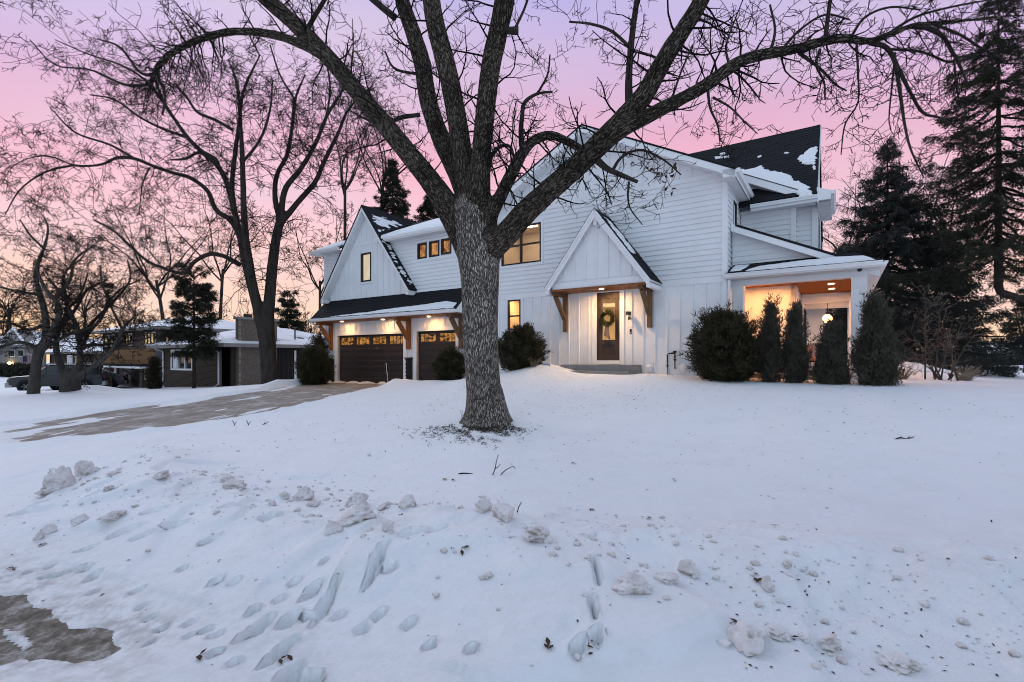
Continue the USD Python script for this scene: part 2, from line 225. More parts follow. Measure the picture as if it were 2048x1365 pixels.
# smooth terrain on a coarser grid, interpolated
cx_, cy_ = axis(-172, 172, -22, 20, .5, 1.12), axis(-42, 222, -4, 34, .5, 1.12)
CXg, CYg = np.meshgrid(cx_, cy_, indexing='ij'); base_c = rbf(np.stack([CXg.ravel(), CYg.ravel()], 1)).reshape(CXg.shape)
from scipy.ndimage import gaussian_filter
base_c = gaussian_filter(base_c, 1.0)
base_i = RegularGridInterpolator((cx_, cy_), base_c, bounds_error=False, fill_value=None)
def base(x, y): return base_i(np.stack([np.ravel(x), np.ravel(y)], 1)).reshape(np.shape(x))
def fbm(x, y, s, o=4, seed=0, z=0.): return meshkit.fbm(np.stack([np.asarray(x) * s, np.asarray(y) * s, np.full(np.shape(x), z + .37)], -1), o, seed) - .5
def nz(x, y, s, seed=0): return meshkit.noise(np.stack([np.asarray(x) * s, np.asarray(y) * s, np.full(np.shape(x), .5)], -1), seed) - .5
def on_ground(px, py, extra=0.03):      # where the view ray of a photo pixel meets the smooth terrain
    d = DEP; x, z = (px - CX) / FPX * d, CZ + (HY - py) / FPX * d; k = np.argmax(z <= base_i(np.stack([x, d], 1)) + extra); return at(px, py, d[k])
DEP = np.concatenate([np.arange(2.2, 12, .02), np.arange(12, 90, .1)])
# the driveway, and the bare patch of street, as outlines on the ground
drive_px = [(40, 893, 10.1), (180, 879, None), (330, 862, None), (440, 846, None), (560, 824, None), (640, 806, None), (735, 783, None)]
near_edge = [at(a, b, c)[:2] if c else on_ground(a, b, 0)[:2] for a, b, c in drive_px]
far_edge = [HW(-9.3, -1.3), HW(-7.0, -.9), HW(-7.0, .05), HW(-15.6, .05), HW(-15.8, -1.2)] + [on_ground(a, b, 0)[:2] for a, b in ((520, 783), (420, 797), (300, 812), (180, 828), (60, 848), (-40, 858))]
drive_poly = Polygon(np.array(near_edge + far_edge)).buffer(.01)
street_poly = Polygon(np.array([on_ground(a, b, 0)[:2] for a, b in ((-160, 1168), (-40, 1172), (60, 1190), (110, 1215), (150, 1250), (215, 1270), (250, 1302), (215, 1326), (140, 1336), (60, 1330), (0, 1345), (-80, 1365), (-160, 1330))]))
street_edge_poly = Polygon(np.array([on_ground(a, b, 0)[:2] for a, b in ((8, 1262), (40, 1265), (66, 1290), (50, 1302), (12, 1284))]))
def poly_sd(poly, x, y):                # signed distance, positive inside
    pts = np.stack([np.ravel(x), np.ravel(y)], 1); ring = np.asarray(poly.exterior.coords); best = np.full(len(pts), 1e9); inside = np.zeros(len(pts), bool)
    for a, b in zip(ring[:-1], ring[1:]):
        ab = b - a; t = np.clip(((pts - a) @ ab) / (ab @ ab + 1e-12), 0, 1); best = np.minimum(best, np.linalg.norm(pts - a - t[:, None] * ab, axis=1))
        c = ((a[1] > pts[:, 1]) != (b[1] > pts[:, 1])); inside ^= c & (pts[:, 0] < (b[0] - a[0]) * (pts[:, 1] - a[1]) / (b[1] - a[1] + 1e-15) + a[0])
    return np.where(inside, best, -best).reshape(np.shape(x))
X, Y = np.meshgrid(gx, gy, indexing='ij')
near = (np.abs(X) < 28) & (Y < 34) & (Y > 0)
Z0 = base(X, Y)
S = np.full(X.shape, .05); DIRT_SHADE = np.zeros(X.shape)
xn, yn = X[near], Y[near]; q = xn * NV[0] + yn * NV[1]; e = xn * EV[0] + yn * EV[1]
s = .05 + .06 * fbm(xn, yn, .35, 3, 1)
s += .020 * fbm(xn * .5, yn * 1.3, 1.6, 5, 2) * ss(yn, 4, 7) + .012 * np.clip(fbm(xn * .7, yn * 1.6, 3.2, 4, 30), -.2, .05) * ss(yn, 4, 7)
# ploughed bank: a lumpy ridge along the street with a smooth drift on its near side
ridge_q = 4.15 + .5 * np.sin(e * .55 + .6) + .7 * nz(e, e * 0, .45, 5)
ridge = np.exp(-((q - ridge_q) / np.where(q < ridge_q, .85, .6)) ** 2)
gate = ss(e, -12, -8) * (1 - ss(e, 7, 10))
amp = .17 + .14 * nz(e, e * 0, .45, 6)
s += gate * ridge * np.clip(amp, .03, .4)
second = np.exp(-((q - 3.2 - .35 * nz(e, q * 0, .6, 9)) / .42) ** 2); s += gate * second * (.05 + .07 * nz(e, q * 0, .5, 11)) * ss(e, -7, -4)
rough = gate * np.exp(-((q - ridge_q + .1) / .75) ** 2)
lump = fbm(xn, yn, 2.6, 4, 7); lump2 = fbm(xn, yn, 7., 3, 8)
wild = np.clip(nz(xn, yn, .8, 21) + .22, 0, 1) * 2
s += rough * wild * (.24 * np.clip(lump + .06, -.05, .4) + .13 * lump2)
stepn = fbm(xn * 1.2, yn * 1.2, 1.1, 3, 33); s += gate * ss(q, 2.2, 3.0) * (1 - ss(q, 4.6, 5.6)) * .05 * ss(stepn, .0, .05)   # broken slab edges in the crust
s += .012 * fbm(xn, yn, 3.0, 3, 12) * gate + .010 * fbm(xn, yn, 9., 3, 13) * gate * (.35 + rough) + .02 * fbm(xn * .8 + yn * .5, yn, 1.0, 3, 14) * gate
dirt_shade = rough * wild * np.clip(.25 + 1.6 * lump + .8 * lump2, 0, 1) * .62
# drift edges: the crust breaks down towards the street along these lines
for pts, hgt in (([(760, 1372), (900, 1340), (1010, 1322), (1200, 1300), (1330, 1290), (1430, 1262), (1475, 1236)], .085), ([(120, 1012), (221, 998), (266, 991), (330, 979)], .07), ([(640, 1140), (740, 1150), (830, 1128), (930, 1118), (1010, 1130)], .06), ([(1010, 1190), (1080, 1172), (1180, 1178), (1260, 1168)], .05), ([(1480, 1215), (1600, 1200), (1720, 1230)], .05), ([(850, 1090), (910, 1070), (960, 1048)], .05)):
    L_ = np.array([on_ground(u_, v_, .15)[:2] for u_, v_ in pts]); L_ = smoothpath(L_, 240); k_ = cKDTree(L_); m = (xn > L_[:, 0].min() - 1) & (xn < L_[:, 0].max() + 1) & (yn > L_[:, 1].min() - 1) & (yn < L_[:, 1].max() + 1.6); qx = np.stack([xn[m] + .10 * nz(xn[m], yn[m], 3., 51), yn[m] + .12 * nz(xn[m], yn[m], 2.4, 52)], 1); dd, ii = k_.query(qx); tt = np.gradient(L_, axis=0)[ii]; sg = np.sign(tt[:, 0] * (qx[:, 1] - L_[ii, 1]) - tt[:, 1] * (qx[:, 0] - L_[ii, 0])); tap = np.minimum(1, np.minimum(ii, 239 - ii) / 42.)
    s[m] += 1.1 * hgt * tap * np.where(sg > 0, np.exp(-(dd / .7) ** 2), np.exp(-(dd / .09) ** 2))
# the slushy strip beside the street
edge = ss(q, 1.0, 2.0) * (1 - ss(q, 2.2, 3.0)); dirt_shade += np.clip(edge * .35 * (fbm(xn, yn, 3., 3, 40) + .45) * (1 - ss(xn, -1.5, .5)), 0, 1)
s += edge * .05 * fbm(xn, yn, 5., 4, 41)
# footprints and small tracks
rng = np.random.default_rng(4)
def dent(px, py, ln, wd, ang, dep, rim=.35, sharp=1.6):
    global s, dirt_shade
    p = on_ground(px, py, .12); dx, dy = xn - p[0], yn - p[1]; m = (np.abs(dx) < 1) & (np.abs(dy) < 1)
    c, sn = math.cos(ang), math.sin(ang); a = (dx[m] * c + dy[m] * sn) / (ln * .78 if ln < .15 else ln * .62); b = (-dx[m] * sn + dy[m] * c) / (wd * .82)
    rr = np.sqrt(a * a + b * b) + .30 * nz(xn[m], yn[m], 16., 3) + .15 * nz(xn[m], yn[m], 37., 4)
    s[m] += -dep * 1.7 * (1 - ss(rr, .72, 1.0)) + dep * rim * np.exp(-((rr - 1.18) / .16) ** 2) * (nz(xn[m], yn[m], 9., 8) + .5)
    dirt_shade[m] = np.maximum(dirt_shade[m], .28 * (1 - ss(rr, .6, .95)))  # brown tint paints the shade inside each print
up_slope = math.radians(84)
for px, py, k in [(432, 1164, 1), (468, 1168, .8), (508, 1214, 1), (560, 1195, .9), (590, 1170, .9), (615, 1225, 1), (677, 1228, 1), (725, 1248, 1), (780, 1167, .9), (650, 1145, .7), (760, 1226, 1), (820, 1248, 1), (862, 1290, 1.1), (943, 1310, 1.1), (330, 1065, .9), (412, 1094, .9), (432, 1255, .8), (365, 1135, .7), (510, 1255, .9), (600, 1340, 1), (380, 1255, .7), (300, 1260, .8), (430, 1290, .9), (188, 1163, .8), (190, 1135, .7), (275, 1167, .8), (280, 1195, .8), (300, 1215, .8), (325, 1235, .9), (382, 1228, .9), (412, 1247, .9), (470, 1310, 1), (430, 1292, 1), (183, 1142, .8), (170, 1125, .7), (160, 1122, .6), (100, 1118, .7), (60, 1125, .6), (90, 1135, .6)]:
    k *= np.interp(py, [1120, 1350], [1.0, .66]); dent(px, py, .078 * k * rng.uniform(.85, 1.2), .062 * k, up_slope + rng.normal(0, .5), .055 * rng.uniform(.8, 1.2))
for px, py, ln, wd, ang, dep in [(752, 1163, .36, .058, 84, .07), (655, 1202, .46, .05, 89, .07), (622, 1186, .17, .06, 80, .08), (578, 1232, .16, .08, 80, .075), (508, 1248, .28, .065, 68, .08), (556, 1294, .26, .065, 72, .08), (580, 1335, .14, .085, 85, .06), (618, 1348, .16, .085, 80, .11),
                                 (350, 1060, .20, .09, 20, .07), (310, 1038, .22, .07, 20, .06), (255, 1068, .22, .10, 30, .07), (235, 1075, .1, .06, 30, .06), (540, 1058, .16, .13, 30, .09), (420, 1092, .15, .08, 40, .07), (285, 1080, .16, .07, 40, .06), (185, 1000, .2, .09, 50, .07), (90, 998, .2, .08, 40, .06), (45, 1018, .2, .09, 40, .07),
                                 (125, 1130, .2, .05, 35, .04), (175, 1090, .16, .06, 40, .05), (475, 1040, .3, .10, 15, .06), (830, 1120, .22, .09, 30, .06), (875, 1115, .16, .07, 30, .06), (1185, 1235, .05, .03, 80, .05), (1190, 1185, .30, .020, 92, .05), (1160, 1315, .07, .06, 50, .06), (1195, 1305, .07, .05, 80, .08), (1192, 1258, .20, .022, 90, .06)]:
    dent(px, py, ln, wd, math.radians(ang), dep)
for px, py in [(1140, 1005), (1158, 1008), (1162, 1044), (1178, 1046), (1122, 1010), (1075, 1090), (1190, 1100), (1165, 1102)]: dent(px, py, .045, .035, 1.2, .02, .2)
# hummocks beside the tree and along the front of the house
t_ = np.hypot(xn + .5, (yn - 10.3)); s += .05 * np.exp(-((t_ - .75) / .4) ** 2) * (nz(xn, yn, 2.2, 4) + .5) - .075 * np.exp(-(t_ / .62) ** 2)
for (px, py, d, h, r) in [(1095, 747, 17.2, .30, .9), (1180, 752, 15.2, .05, 1.0), (1225, 752, 15.0, .03, .9), (960, 762, 17.0, .14, 1.6), (800, 768, 20.6, .28, .7), (845, 770, 19.5, .2, 1.1), (610, 770, 24.0, .22, .8), (560, 776, 22.5, .22, .9), (185, 778, 27.0, .42, .9), (1040, 758, 17.0, .1, .8), (1830, 745, 17.5, .42, 1.2), (1800, 752, 17.0, .2, 1.0), (690, 786, 20.5, .14, .5), (1290, 757, 14.9, .1, .7)]:
    p = at(px, py, d); s += h * np.exp(-(((xn - p[0]) ** 2 + (yn - p[1]) ** 2) / r ** 2)) * (1 + .5 * fbm(xn, yn, 2.0, 3, 15))
# driveway cleared, with ragged windrows on both sides and strips of packed snow left in the middle
sd = poly_sd(drive_poly, xn, yn) + .34 * fbm(xn, yn, 1.3, 5, 16) + .10 * fbm(xn, yn, 6., 3, 27)
along = yn
streak = fbm(xn * 1.7 - yn * .25, yn * .5 + xn * .2, .9, 5, 17) + .06 * fbm(xn, yn, 5., 3, 28)
left_on = streak + .05 - .10 * ss(yn, 17, 21) + .12 * (1 - ss(sd, .0, 1.6)) - .02
clear = np.where(left_on > .12, .004 + .02 * ss(left_on, .12, .2), -.02 + .0 * sd)
wind = .12 * np.exp(-((sd + .25) / .3) ** 2) * (.55 + 1.4 * fbm(xn, yn, 2.2, 4, 18))
s = np.where(sd > 0, clear * ss(sd, 0, .12) + s * (1 - ss(sd, 0, .12)) * .6, s + wind)
dirt_shade += np.where(sd > -.4, .3 * (1 - ss(-sd, 0, .4)), 0) * (fbm(xn, yn, 4., 3, 19) + .5)
sd2 = poly_sd(street_poly, xn, yn) + .20 * fbm(xn, yn, 2.6, 5, 24) + .14 * fbm(xn, yn, 9., 4, 29); is_ = np.maximum(0, poly_sd(street_edge_poly, xn, yn) + .05 * fbm(xn, yn, 5., 3, 25))
s = np.where(sd2 > 0, np.where(is_ > 0, .01, -.02 * ss(sd2, 0, .1) + .01 * (1 - ss(sd2, 0, .1))), np.where(q < 2.4, np.minimum(s, .012 + .10 * np.clip(-sd2, 0, 1)), s)); dirt_shade += .8 * np.exp(-(np.clip(-sd2, 0, 9) / .28) ** 2) * (fbm(xn, yn, 6., 3, 26) + .5)
S[near] = s; DIRT_SHADE[near] = np.clip(dirt_shade, 0, .8)
Zg = Z0 + S
# level the ground under the houses
GI = RegularGridInterpolator((gx, gy), Zg, bounds_error=False, fill_value=None)
def gz(x, y): return float(GI((float(x), float(y))))
idx = np.arange(X.size).reshape(X.shape)
gf = np.stack([idx[:-1, :-1], idx[1:, :-1], idx[1:, 1:], idx[:-1, 1:]], -1).reshape(-1, 4)
g = put('snowy_ground', (np.stack([X.ravel(), Y.ravel(), Zg.ravel()], 1), gf), M['snow'], None, True, kind='structure')
gp = UsdGeom.PrimvarsAPI(stage.GetPrimAtPath(g)); gp.CreatePrimvar('dirt_shade', Sdf.ValueTypeNames.FloatArray, 'vertex').Set(Vt.FloatArray.FromNumpy(DIRT_SHADE.ravel().astype(np.float32)))
def pavement(name, poly, grow, step, m, lift=0.0):
    pb = poly.buffer(grow); x0, y0, x1, y1 = pb.bounds; ax, ay = np.arange(x0, x1 + step, step), np.arange(y0, y1 + step, step); A, B = np.meshgrid(ax, ay, indexing='ij')
    k = poly_sd(poly, A, B) > -grow; z = base(A, B) + lift + .004 * fbm(A, B, 3., 3, 3); ii = np.arange(A.size).reshape(A.shape)
    f = np.stack([ii[:-1, :-1], ii[1:, :-1], ii[1:, 1:], ii[:-1, 1:]], -1)[k[:-1, :-1] & k[1:, 1:] & k[1:, :-1] & k[:-1, 1:]]
    return put(name, (np.stack([A.ravel(), B.ravel(), z.ravel()], 1), f), m, None, True, kind='structure')
pavement('driveway', drive_poly, .35, .12, M['drive'])
pavement('street', street_poly, .25, .05, M['street'])
M['lampg'] = emit('garage_soffit_lamp', (1.0, .50, .16), 360.0); M['lampp'] = emit('porch_lamp', (1.0, .41, .12), 430.0)
# ---------------------------------------------------------------- building kit
class Fr:                               # a wall's frame: a along it, z up, h out of it
    def __init__(s, O, R): s.O, s.R = np.asarray(O, float), np.asarray(R, float); s.N = np.cross(s.R, [0, 0, 1.])
    def p(s, a, z, h): return s.O + np.multiply.outer(a, s.R) + np.multiply.outer(z, [0, 0, 1.]) + np.multiply.outer(h, s.N)
    def map(s, v): return s.p(v[:, 0], v[:, 2], -v[:, 1])     # (a, -h, z) boxes
def geoms(g): return [x for x in getattr(g, 'geoms', [g]) if isinstance(x, Polygon) and x.area > 2e-3]
def slab(mb, fr, poly, h0, h1, hfun=None):
    for g in geoms(poly):
        m = trimesh.creation.extrude_polygon(g, 1.0, engine='earcut'); v = np.array(m.vertices); top = v[:, 2] > .5
        h = np.where(top, hfun(v[:, 1]) if hfun else h1, h0); mb.add(fr.p(v[:, 0], v[:, 1], h), m.faces)
def fbox(mb, fr, a0, a1, z0, z1, h0, h1):
    b = MB().box(a0, a1, -h1, -h0, z0, z1).mesh(); mb.add(fr.map(b[0]), b[1])
def lap(fr, poly, z0, exposure, parent, m, name='siding_board', face=.030):
    x0, _, x1, z1 = poly.bounds; z = z0
    while z < z1:
        g = poly.intersection(sbox(x0 - 1, z + .011, x1 + 1, z + exposure))
        for k in geoms(g):
            mb = MB(); slab(mb, fr, k, -.001, 0, lambda zz, z=z: face - (face - .006) * (zz - z) / exposure); mb.build(name, m, parent)
        z += exposure
def battens(fr, poly, x0, spacing, parent, m, w=.06, back=.012, face=.042):
    mb = MB(); slab(mb, fr, poly, -.001, back); mb.build('board', m, parent)
    a, _, b, _ = poly.bounds; x = x0
    while x > a: x -= spacing
    while x < b:
        for k in geoms(poly.intersection(sbox(x - w / 2, -5, x + w / 2, 50))):
            mb = MB(); slab(mb, fr, k, .011, face); mb.build('batten', m, parent)
        x += spacing
def wall(fr, poly, parent, m, name='wall', t=.14):
    mb = MB(); slab(mb, fr, poly, -t, 0); return mb.build(name, m, parent)
def trimbox(fr, a0, a1, z0, z1, h0, h1, parent, m, name='trim_board'):
    mb = MB(); fbox(mb, fr, a0, a1, z0, z1, h0, h1); return mb.build(name, m, parent)
def window(fr, a0, a1, z0, z1, parent, cols=1, rail=None, frame=.055, casing=.11, room=None, lit=None, glass=True, muntin=(), csm='trim', label=None, out=0.):
    """Black-framed window: casing, frame, sash rails, a pane in each light, and what is behind it (a room with a lamp, or a lit curtain)."""
    c = MB()
    if casing:
        for b in ((a0 - casing, a1 + casing, z1, z1 + casing), (a0 - casing, a1 + casing, z0 - casing, z0), (a0 - casing, a0, z0, z1), (a1, a1 + casing, z0, z1)): fbox(c, fr, *b, -.002, .040)
        c.build('window_casing', M[csm], parent)
    f = MB()
    for b in ((a0, a1, z1 - frame, z1), (a0, a1, z0, z0 + frame), (a0, a0 + frame, z0 + frame, z1 - frame), (a1 - frame, a1, z0 + frame, z1 - frame)): fbox(f, fr, *b, -.06, .052 + .6 * out)
    win = f.build('window', M['black'], parent, label=label)
    w = (a1 - a0 - 2 * frame) / cols
    for i in range(cols):
        l, r = a0 + frame + i * w, a0 + frame + (i + 1) * w
        if i: trimbox(fr, l - .035, l + .035, z0 + frame, z1 - frame, -.05, .048 + .6 * out, win, M['black'], 'mullion')
        l2, r2 = l + (.035 if i else 0), r - (.035 if i < cols - 1 else 0)
        zs = [z0 + frame] + ([rail] if rail else []) + [z1 - frame]
        if rail: trimbox(fr, l2, r2, rail - .03, rail + .03, -.045, .036 + .6 * out, win, M['black'], 'sash_rail')
        for k in range(len(zs) - 1):
            lo, hi = zs[k] + (.03 if k else 0), zs[k + 1] - (.03 if k < len(zs) - 2 else 0)
            for mu in muntin: trimbox(fr, l2 + (r2 - l2) * mu - .012, l2 + (r2 - l2) * mu + .012, lo, hi, -.012, .012, win, M['black'], 'muntin')
            if glass: trimbox(fr, l2, r2, lo, hi, -.022 + out, -.018 + out, win, M['glass'], 'pane')
            if lit: trimbox(fr, l2, r2, lo, hi, -.075 + out, -.070 + out, win, lit, 'curtain')  # emitting sheet stands in for reflections and lit interiors
    if room:                            # a shallow room behind the opening, lit by its own ceiling lamp
        dp, rz, rm, s = room; ra0, ra1, rz0, rz1 = a0 - .25, a1 + .25, rz, z1 + .14
        rb = MB(); fbox(rb, fr, ra0, ra1, rz0, rz1, -dp - .02, -dp); fbox(rb, fr, ra0 - .02, ra0, rz0, rz1, -dp, -.145); fbox(rb, fr, ra1, ra1 + .02, rz0, rz1, -dp, -.145); fbox(rb, fr, ra0, ra1, rz1, rz1 + .02, -dp, -.145); fbox(rb, fr, ra0, ra1, rz0 - .02, rz0, -dp, -.145)
        rb.build('room_wall', rm, parent)
        lb = MB(); am = (ra0 + ra1) / 2; fbox(lb, fr, am - .3, am + .3, rz1 - .035, rz1 - .03, -.75, -.35); lb.build('ceiling_lamp', M['roomlamp' + s], parent)
    return win
M['roomlamp_a'] = emit('room_lamp_soft', (1.0, .70, .42), 26); M['roomlamp_b'] = emit('room_lamp_bright', (1.0, .72, .40), 40.0); M['roomlamp_c'] = emit('room_lamp_amber', (1.0, .60, .27), 30.0)
class Roof:                             # a roof plane: u along the eave, v up the slope, h off it
    def __init__(s, O, eu, ev):
        s.O, s.eu = np.asarray(O, float), np.asarray(eu, float) / np.linalg.norm(eu); s.ev = np.asarray(ev, float) / np.linalg.norm(ev); s.n = np.cross(s.eu, s.ev)
        if s.n[2] < 0: s.n = -s.n
    def p(s, u, v, h): return s.O + np.multiply.outer(u, s.eu) + np.multiply.outer(v, s.ev) + np.multiply.outer(h, s.n)
    def uv(s, P): d = np.asarray(P, float) - s.O; return d @ s.eu, d @ s.ev
CAMH = None
def roofpx(rf, pts):                    # photo pixels -> (u, v) on a roof plane of the farmhouse
    out = []
    for px, py in pts:
        d = at(px, py, 1.0) - (0, 0, CZ); c = np.array([*(RH.T @ (-P0)), CZ]); w = np.array([*(RH.T @ d[:2]), d[2]]); k = ((rf.O - c) @ rf.n) / (w @ rf.n); out.append(rf.uv(c + k * w))
    return Polygon(out).buffer(0)
def roof_slab(rf, poly, parent, m, t=.10, name='roof'):
    mb = MB()
    for g in geoms(poly):
        k = trimesh.creation.extrude_polygon(g, 1.0, engine='earcut'); v = np.array(k.vertices); mb.add(rf.p(v[:, 0], v[:, 1], np.where(v[:, 2] > .5, 0, -t)), k.faces)
    return mb.build(name, m, parent)
def shingles(rf, poly, parent, rng, exp=.145, tab=.33):
    """Courses of shingle tabs, each a thin wedge lapping the one below."""
    mb = MB(); x0, v0, x1, v1 = poly.bounds; v = v0; row = 0
    while v < v1:
        u = x0 - tab * rng.uniform(0, 1)
        while u < x1:
            w = tab * rng.uniform(.75, 1.3); t = .009 + .009 * rng.random(); dv = .015 * rng.random()
            for g in geoms(poly.intersection(sbox(u + .003, v - dv, u + w - .003, v + exp + .03))):
                c = np.asarray(g.exterior.coords)[:-1]
                if not g.exterior.is_ccw: c = c[::-1]
                if len(c) > 8: continue
                h = t + .006 - (t - .001) * np.clip((c[:, 1] - v) / (exp + .03), 0, 1)
                mb.prism(rf.p(c[:, 0], c[:, 1], np.full(len(c), -.004)), rf.p(c[:, 0], c[:, 1], h))
            u += w
        v += exp; row += 1
    return mb.build('shingles', M['shingle'], parent, kind='stuff')
def roof_snow(rf, poly, label, T, thick=.07, step=.045, amp=.14, freq=2.4, seed=0, soft=.18, holes=0.0, parent=None, group=None):
    """Snow lying on a roof plane: thins out to a ragged edge. T maps the house frame to the world."""
    x0, y0, x1, y1 = poly.bounds; u, v = np.arange(x0 - .3, x1 + .3, step), np.arange(y0 - .3, y1 + .3, step); A, B = np.meshgrid(u, v, indexing='ij')
    sd = poly_sd(poly, A, B) + amp * 2 * fbm(A, B * 1.6, freq, 4, seed) - holes * np.clip(fbm(A * .5, B * 2.4, 3.2, 3, seed + 5) + .02, 0, 1)
    h = np.where(sd > 0, thick * np.sqrt(np.clip(sd / soft, 0, 1)) * (1 + .3 * fbm(A, B, 3., 3, seed + 3)) + .014, .014 + np.maximum(sd, -.2) * .5)
    keep = (sd > -.09); ii = np.arange(A.size).reshape(A.shape); f = np.stack([ii[:-1, :-1], ii[1:, :-1], ii[1:, 1:], ii[:-1, 1:]], -1)[keep[:-1, :-1] & keep[1:, 1:] & keep[1:, :-1] & keep[:-1, 1:]]
    if not len(f): return
    V = T(rf.p(A.ravel(), B.ravel(), h.ravel())); lo = np.unique(f); re = np.zeros(len(V), int); re[lo] = np.arange(len(lo)); V, f = V[lo], re[f]
    c = V.mean(0); t = thing('roof_snow', label, 'snow', c, 0, group); put('snow_sheet', (V - c, f), M['snowroof'], t, True)
def beam(mb, p, q, w, h, up=(0, 0, 1)):
    """A squared timber from p to q, w across and h deep."""
    p, q = np.asarray(p, float), np.asarray(q, float); d = (q - p) / np.linalg.norm(q - p); a = np.cross(d, up); a /= np.linalg.norm(a); b = np.cross(a, d)
    k = [(-w / 2, -h / 2), (w / 2, -h / 2), (w / 2, h / 2), (-w / 2, h / 2)]; mb.prism([p + x * a + y * b for x, y in k], [q + x * a + y * b for x, y in k]); return mb
def bracket(parent, x, ytop, ztop, out, drop, m, w=.17, name='bracket', label=None):
    """Timber knee bracket: wall post, top arm and a slanting brace that swells to a foot."""
    mb = MB(); mb.box(x - w / 2, x + w / 2, ytop - .17, ytop - .033, ztop - drop, ztop - .14)
    b = mb.build(name, m, parent, label=label)
    MB().box(x - w / 2 - .01, x + w / 2 + .01, ytop - out, ytop - .033, ztop - .14, ztop).build('arm', m, b)
    k = MB(); beam(k, (x, ytop - out + .16, ztop - .16), (x, ytop - .16, ztop - drop * .66), w * .8, .15, (1, 0, 0)); k.build('brace', m, b)
def fascia(fr_pts, parent, depth, m=None, name='fascia', t=.03):
    """A board along a straight rake or eave: fr_pts = (lower end, upper end), its face towards -y."""
    (x0, y0, z0), (x1, y1, z1) = fr_pts; mb = MB()
    mb.prism([(x0, y0 - t, z0 - depth), (x1, y1 - t, z1 - depth), (x1, y1 - t, z1), (x0, y0 - t, z0)], [(x0, y0, z0 - depth), (x1, y1, z1 - depth), (x1, y1, z1), (x0, y0, z0)]); return mb.build(name, m or M['trim'], parent)
def gutter(p, q, parent, name='gutter', s=.11, m=None):
    """Ogee gutter with its back against the fascia line p-q (house frame, runs along x or y)."""
    p, q = np.asarray(p, float), np.asarray(q, float); d = (q - p) / np.linalg.norm(q - p); o = np.cross(d, (0, 0, 1.))
    prof = [(0, 0), (s * 1.1, 0), (s * 1.15, -s * .15), (s * 1.0, -s * .35), (s * .8, -s * .7), (s * .72, -s), (0, -s)]
    mb = MB(); mb.prism([p + a * o + np.array([0, 0, b]) for a, b in prof][::-1], [q + a * o + np.array([0, 0, b]) for a, b in prof][::-1]); return mb.build(name, m or M['trim'], parent)
def soffit_boards(parent, poly3, along, m, width=.2, name='soffit'):
    mb = MB(); a = [np.asarray(p, float) for p in poly3]; mb.add(a, [(0, 1, 2, 3)]); mb.add([p - (0, 0, .015) for p in a], [(0, 1, 2, 3)]); s = mb.build(name, m, parent)
    n = max(2, int(np.linalg.norm(a[1] - a[0]) / width))
    for i in range(1, n):               # V-grooves drawn as thin proud ribs
        t = i / n; p, q = a[0] + (a[1] - a[0]) * t, a[3] + (a[2] - a[3]) * t; k = MB(); beam(k, p - (0, 0, .018), q - (0, 0, .018), .012, .012, (0, 0, 1.)); k.build('soffit_rib', m, s)
def pot_light(x, y, z, parent, r=.075, lamp='lamp'):
    ring = trimesh.creation.annulus(r_min=r, r_max=r + .03, height=.012, sections=20); ring.apply_translation((x, y, z - .006)); p = put('recessed_light', ring, M['whiteplastic'], parent, 40)
    d = trimesh.creation.cylinder(radius=r, height=.004, sections=20); d.apply_translation((x, y, z - .004)); put('lens', d, M[lamp], p)

# ---------------------------------------------------------------- the white farmhouse
rng = np.random.default_rng(11)
H = thing('farmhouse', 'large white modern farmhouse with dark roofs, timber brackets and warm lit porch', 'house', (*P0, 0), -33.8)
RH = np.array([[U2[0], N2[0]], [U2[1], N2[1]]])
def TW(v): v = np.asarray(v, float); return np.concatenate([v[..., :2] @ RH.T + P0, v[..., 2:]], -1)
front = Fr((0, 0, 0), (1, 0, 0))
APX, APZ, SL = -.8, 10.15, .525         # main gable: apex and slope
XL, XR, ZB = -5.5, 3.9, 1.18            # main block's corners, wall foot
# holes in the front wall
HOLES = {'big': (-4.64, -2.77, 5.72, 7.25), 'low': (-4.33, -3.71, 3.09, 4.31), 'door': (-.44, .43, 1.86, 4.32)}
hole = lambda k, g=0: sbox(HOLES[k][0] - g, HOLES[k][2] - g, HOLES[k][1] + g, HOLES[k][3] + g)
gable = Polygon([(XL, ZB), (XR, ZB), (XR, APZ - SL * (XR - APX)), (APX, APZ), (XL, APZ - SL * (APX - XL))])
fw = wall(front, gable.difference(unary_union([hole(k) for k in HOLES])), H, M['siding'], 'front_wall')
Z1, Z2 = 4.56, 7.68
can = Polygon([(-1.80, 4.2), (1.80, 4.2), (0, 4.2 + 1.80 * 1.34 + .3)])
lap(front, gable.intersection(sbox(XL + .0, Z1, XR - .12, Z2)).difference(unary_union([hole('big', .115), Polygon([(-1.72, 4.56), (1.72, 4.56), (0, 6.85)])])), Z1, .1735, fw, M['siding'])
battens(front, gable.intersection(sbox(XL, Z2 + .15, XR - .12, 12)), APX, .405, fw, M['siding'])
low_poly = sbox(XL, ZB + .16, XR - .12, Z1 - .2).difference(unary_union([hole('low', .115), sbox(-.66, ZB, .66, 4.5)]))
battens(front, low_poly, .86, .405, fw, M['siding'])
for a, b, z0, z1 in ((XL, XR - .12, Z1 - .2, Z1 - .002), (XL, XR - .12, Z2 + .002, Z2 + .15), (XL, XR - .12, ZB, ZB + .16)):
    for k in geoms(sbox(a, z0, b, z1).difference(unary_union([sbox(-.66, 0, .66, 4.47), sbox(-1.45, 0, 1.45, 1.72) if z0 < 2 else sbox(90, 0, 91, 1)])).intersection(gable)):
        mb = MB(); slab(mb, front, k, -.001, .036); mb.build('trim_band', M['trim'], fw)
trimbox(front, XR - .118, XR + .03, ZB, APZ - SL * (XR - APX) - .02, 0, .038, fw, M['trim'], 'corner_board')
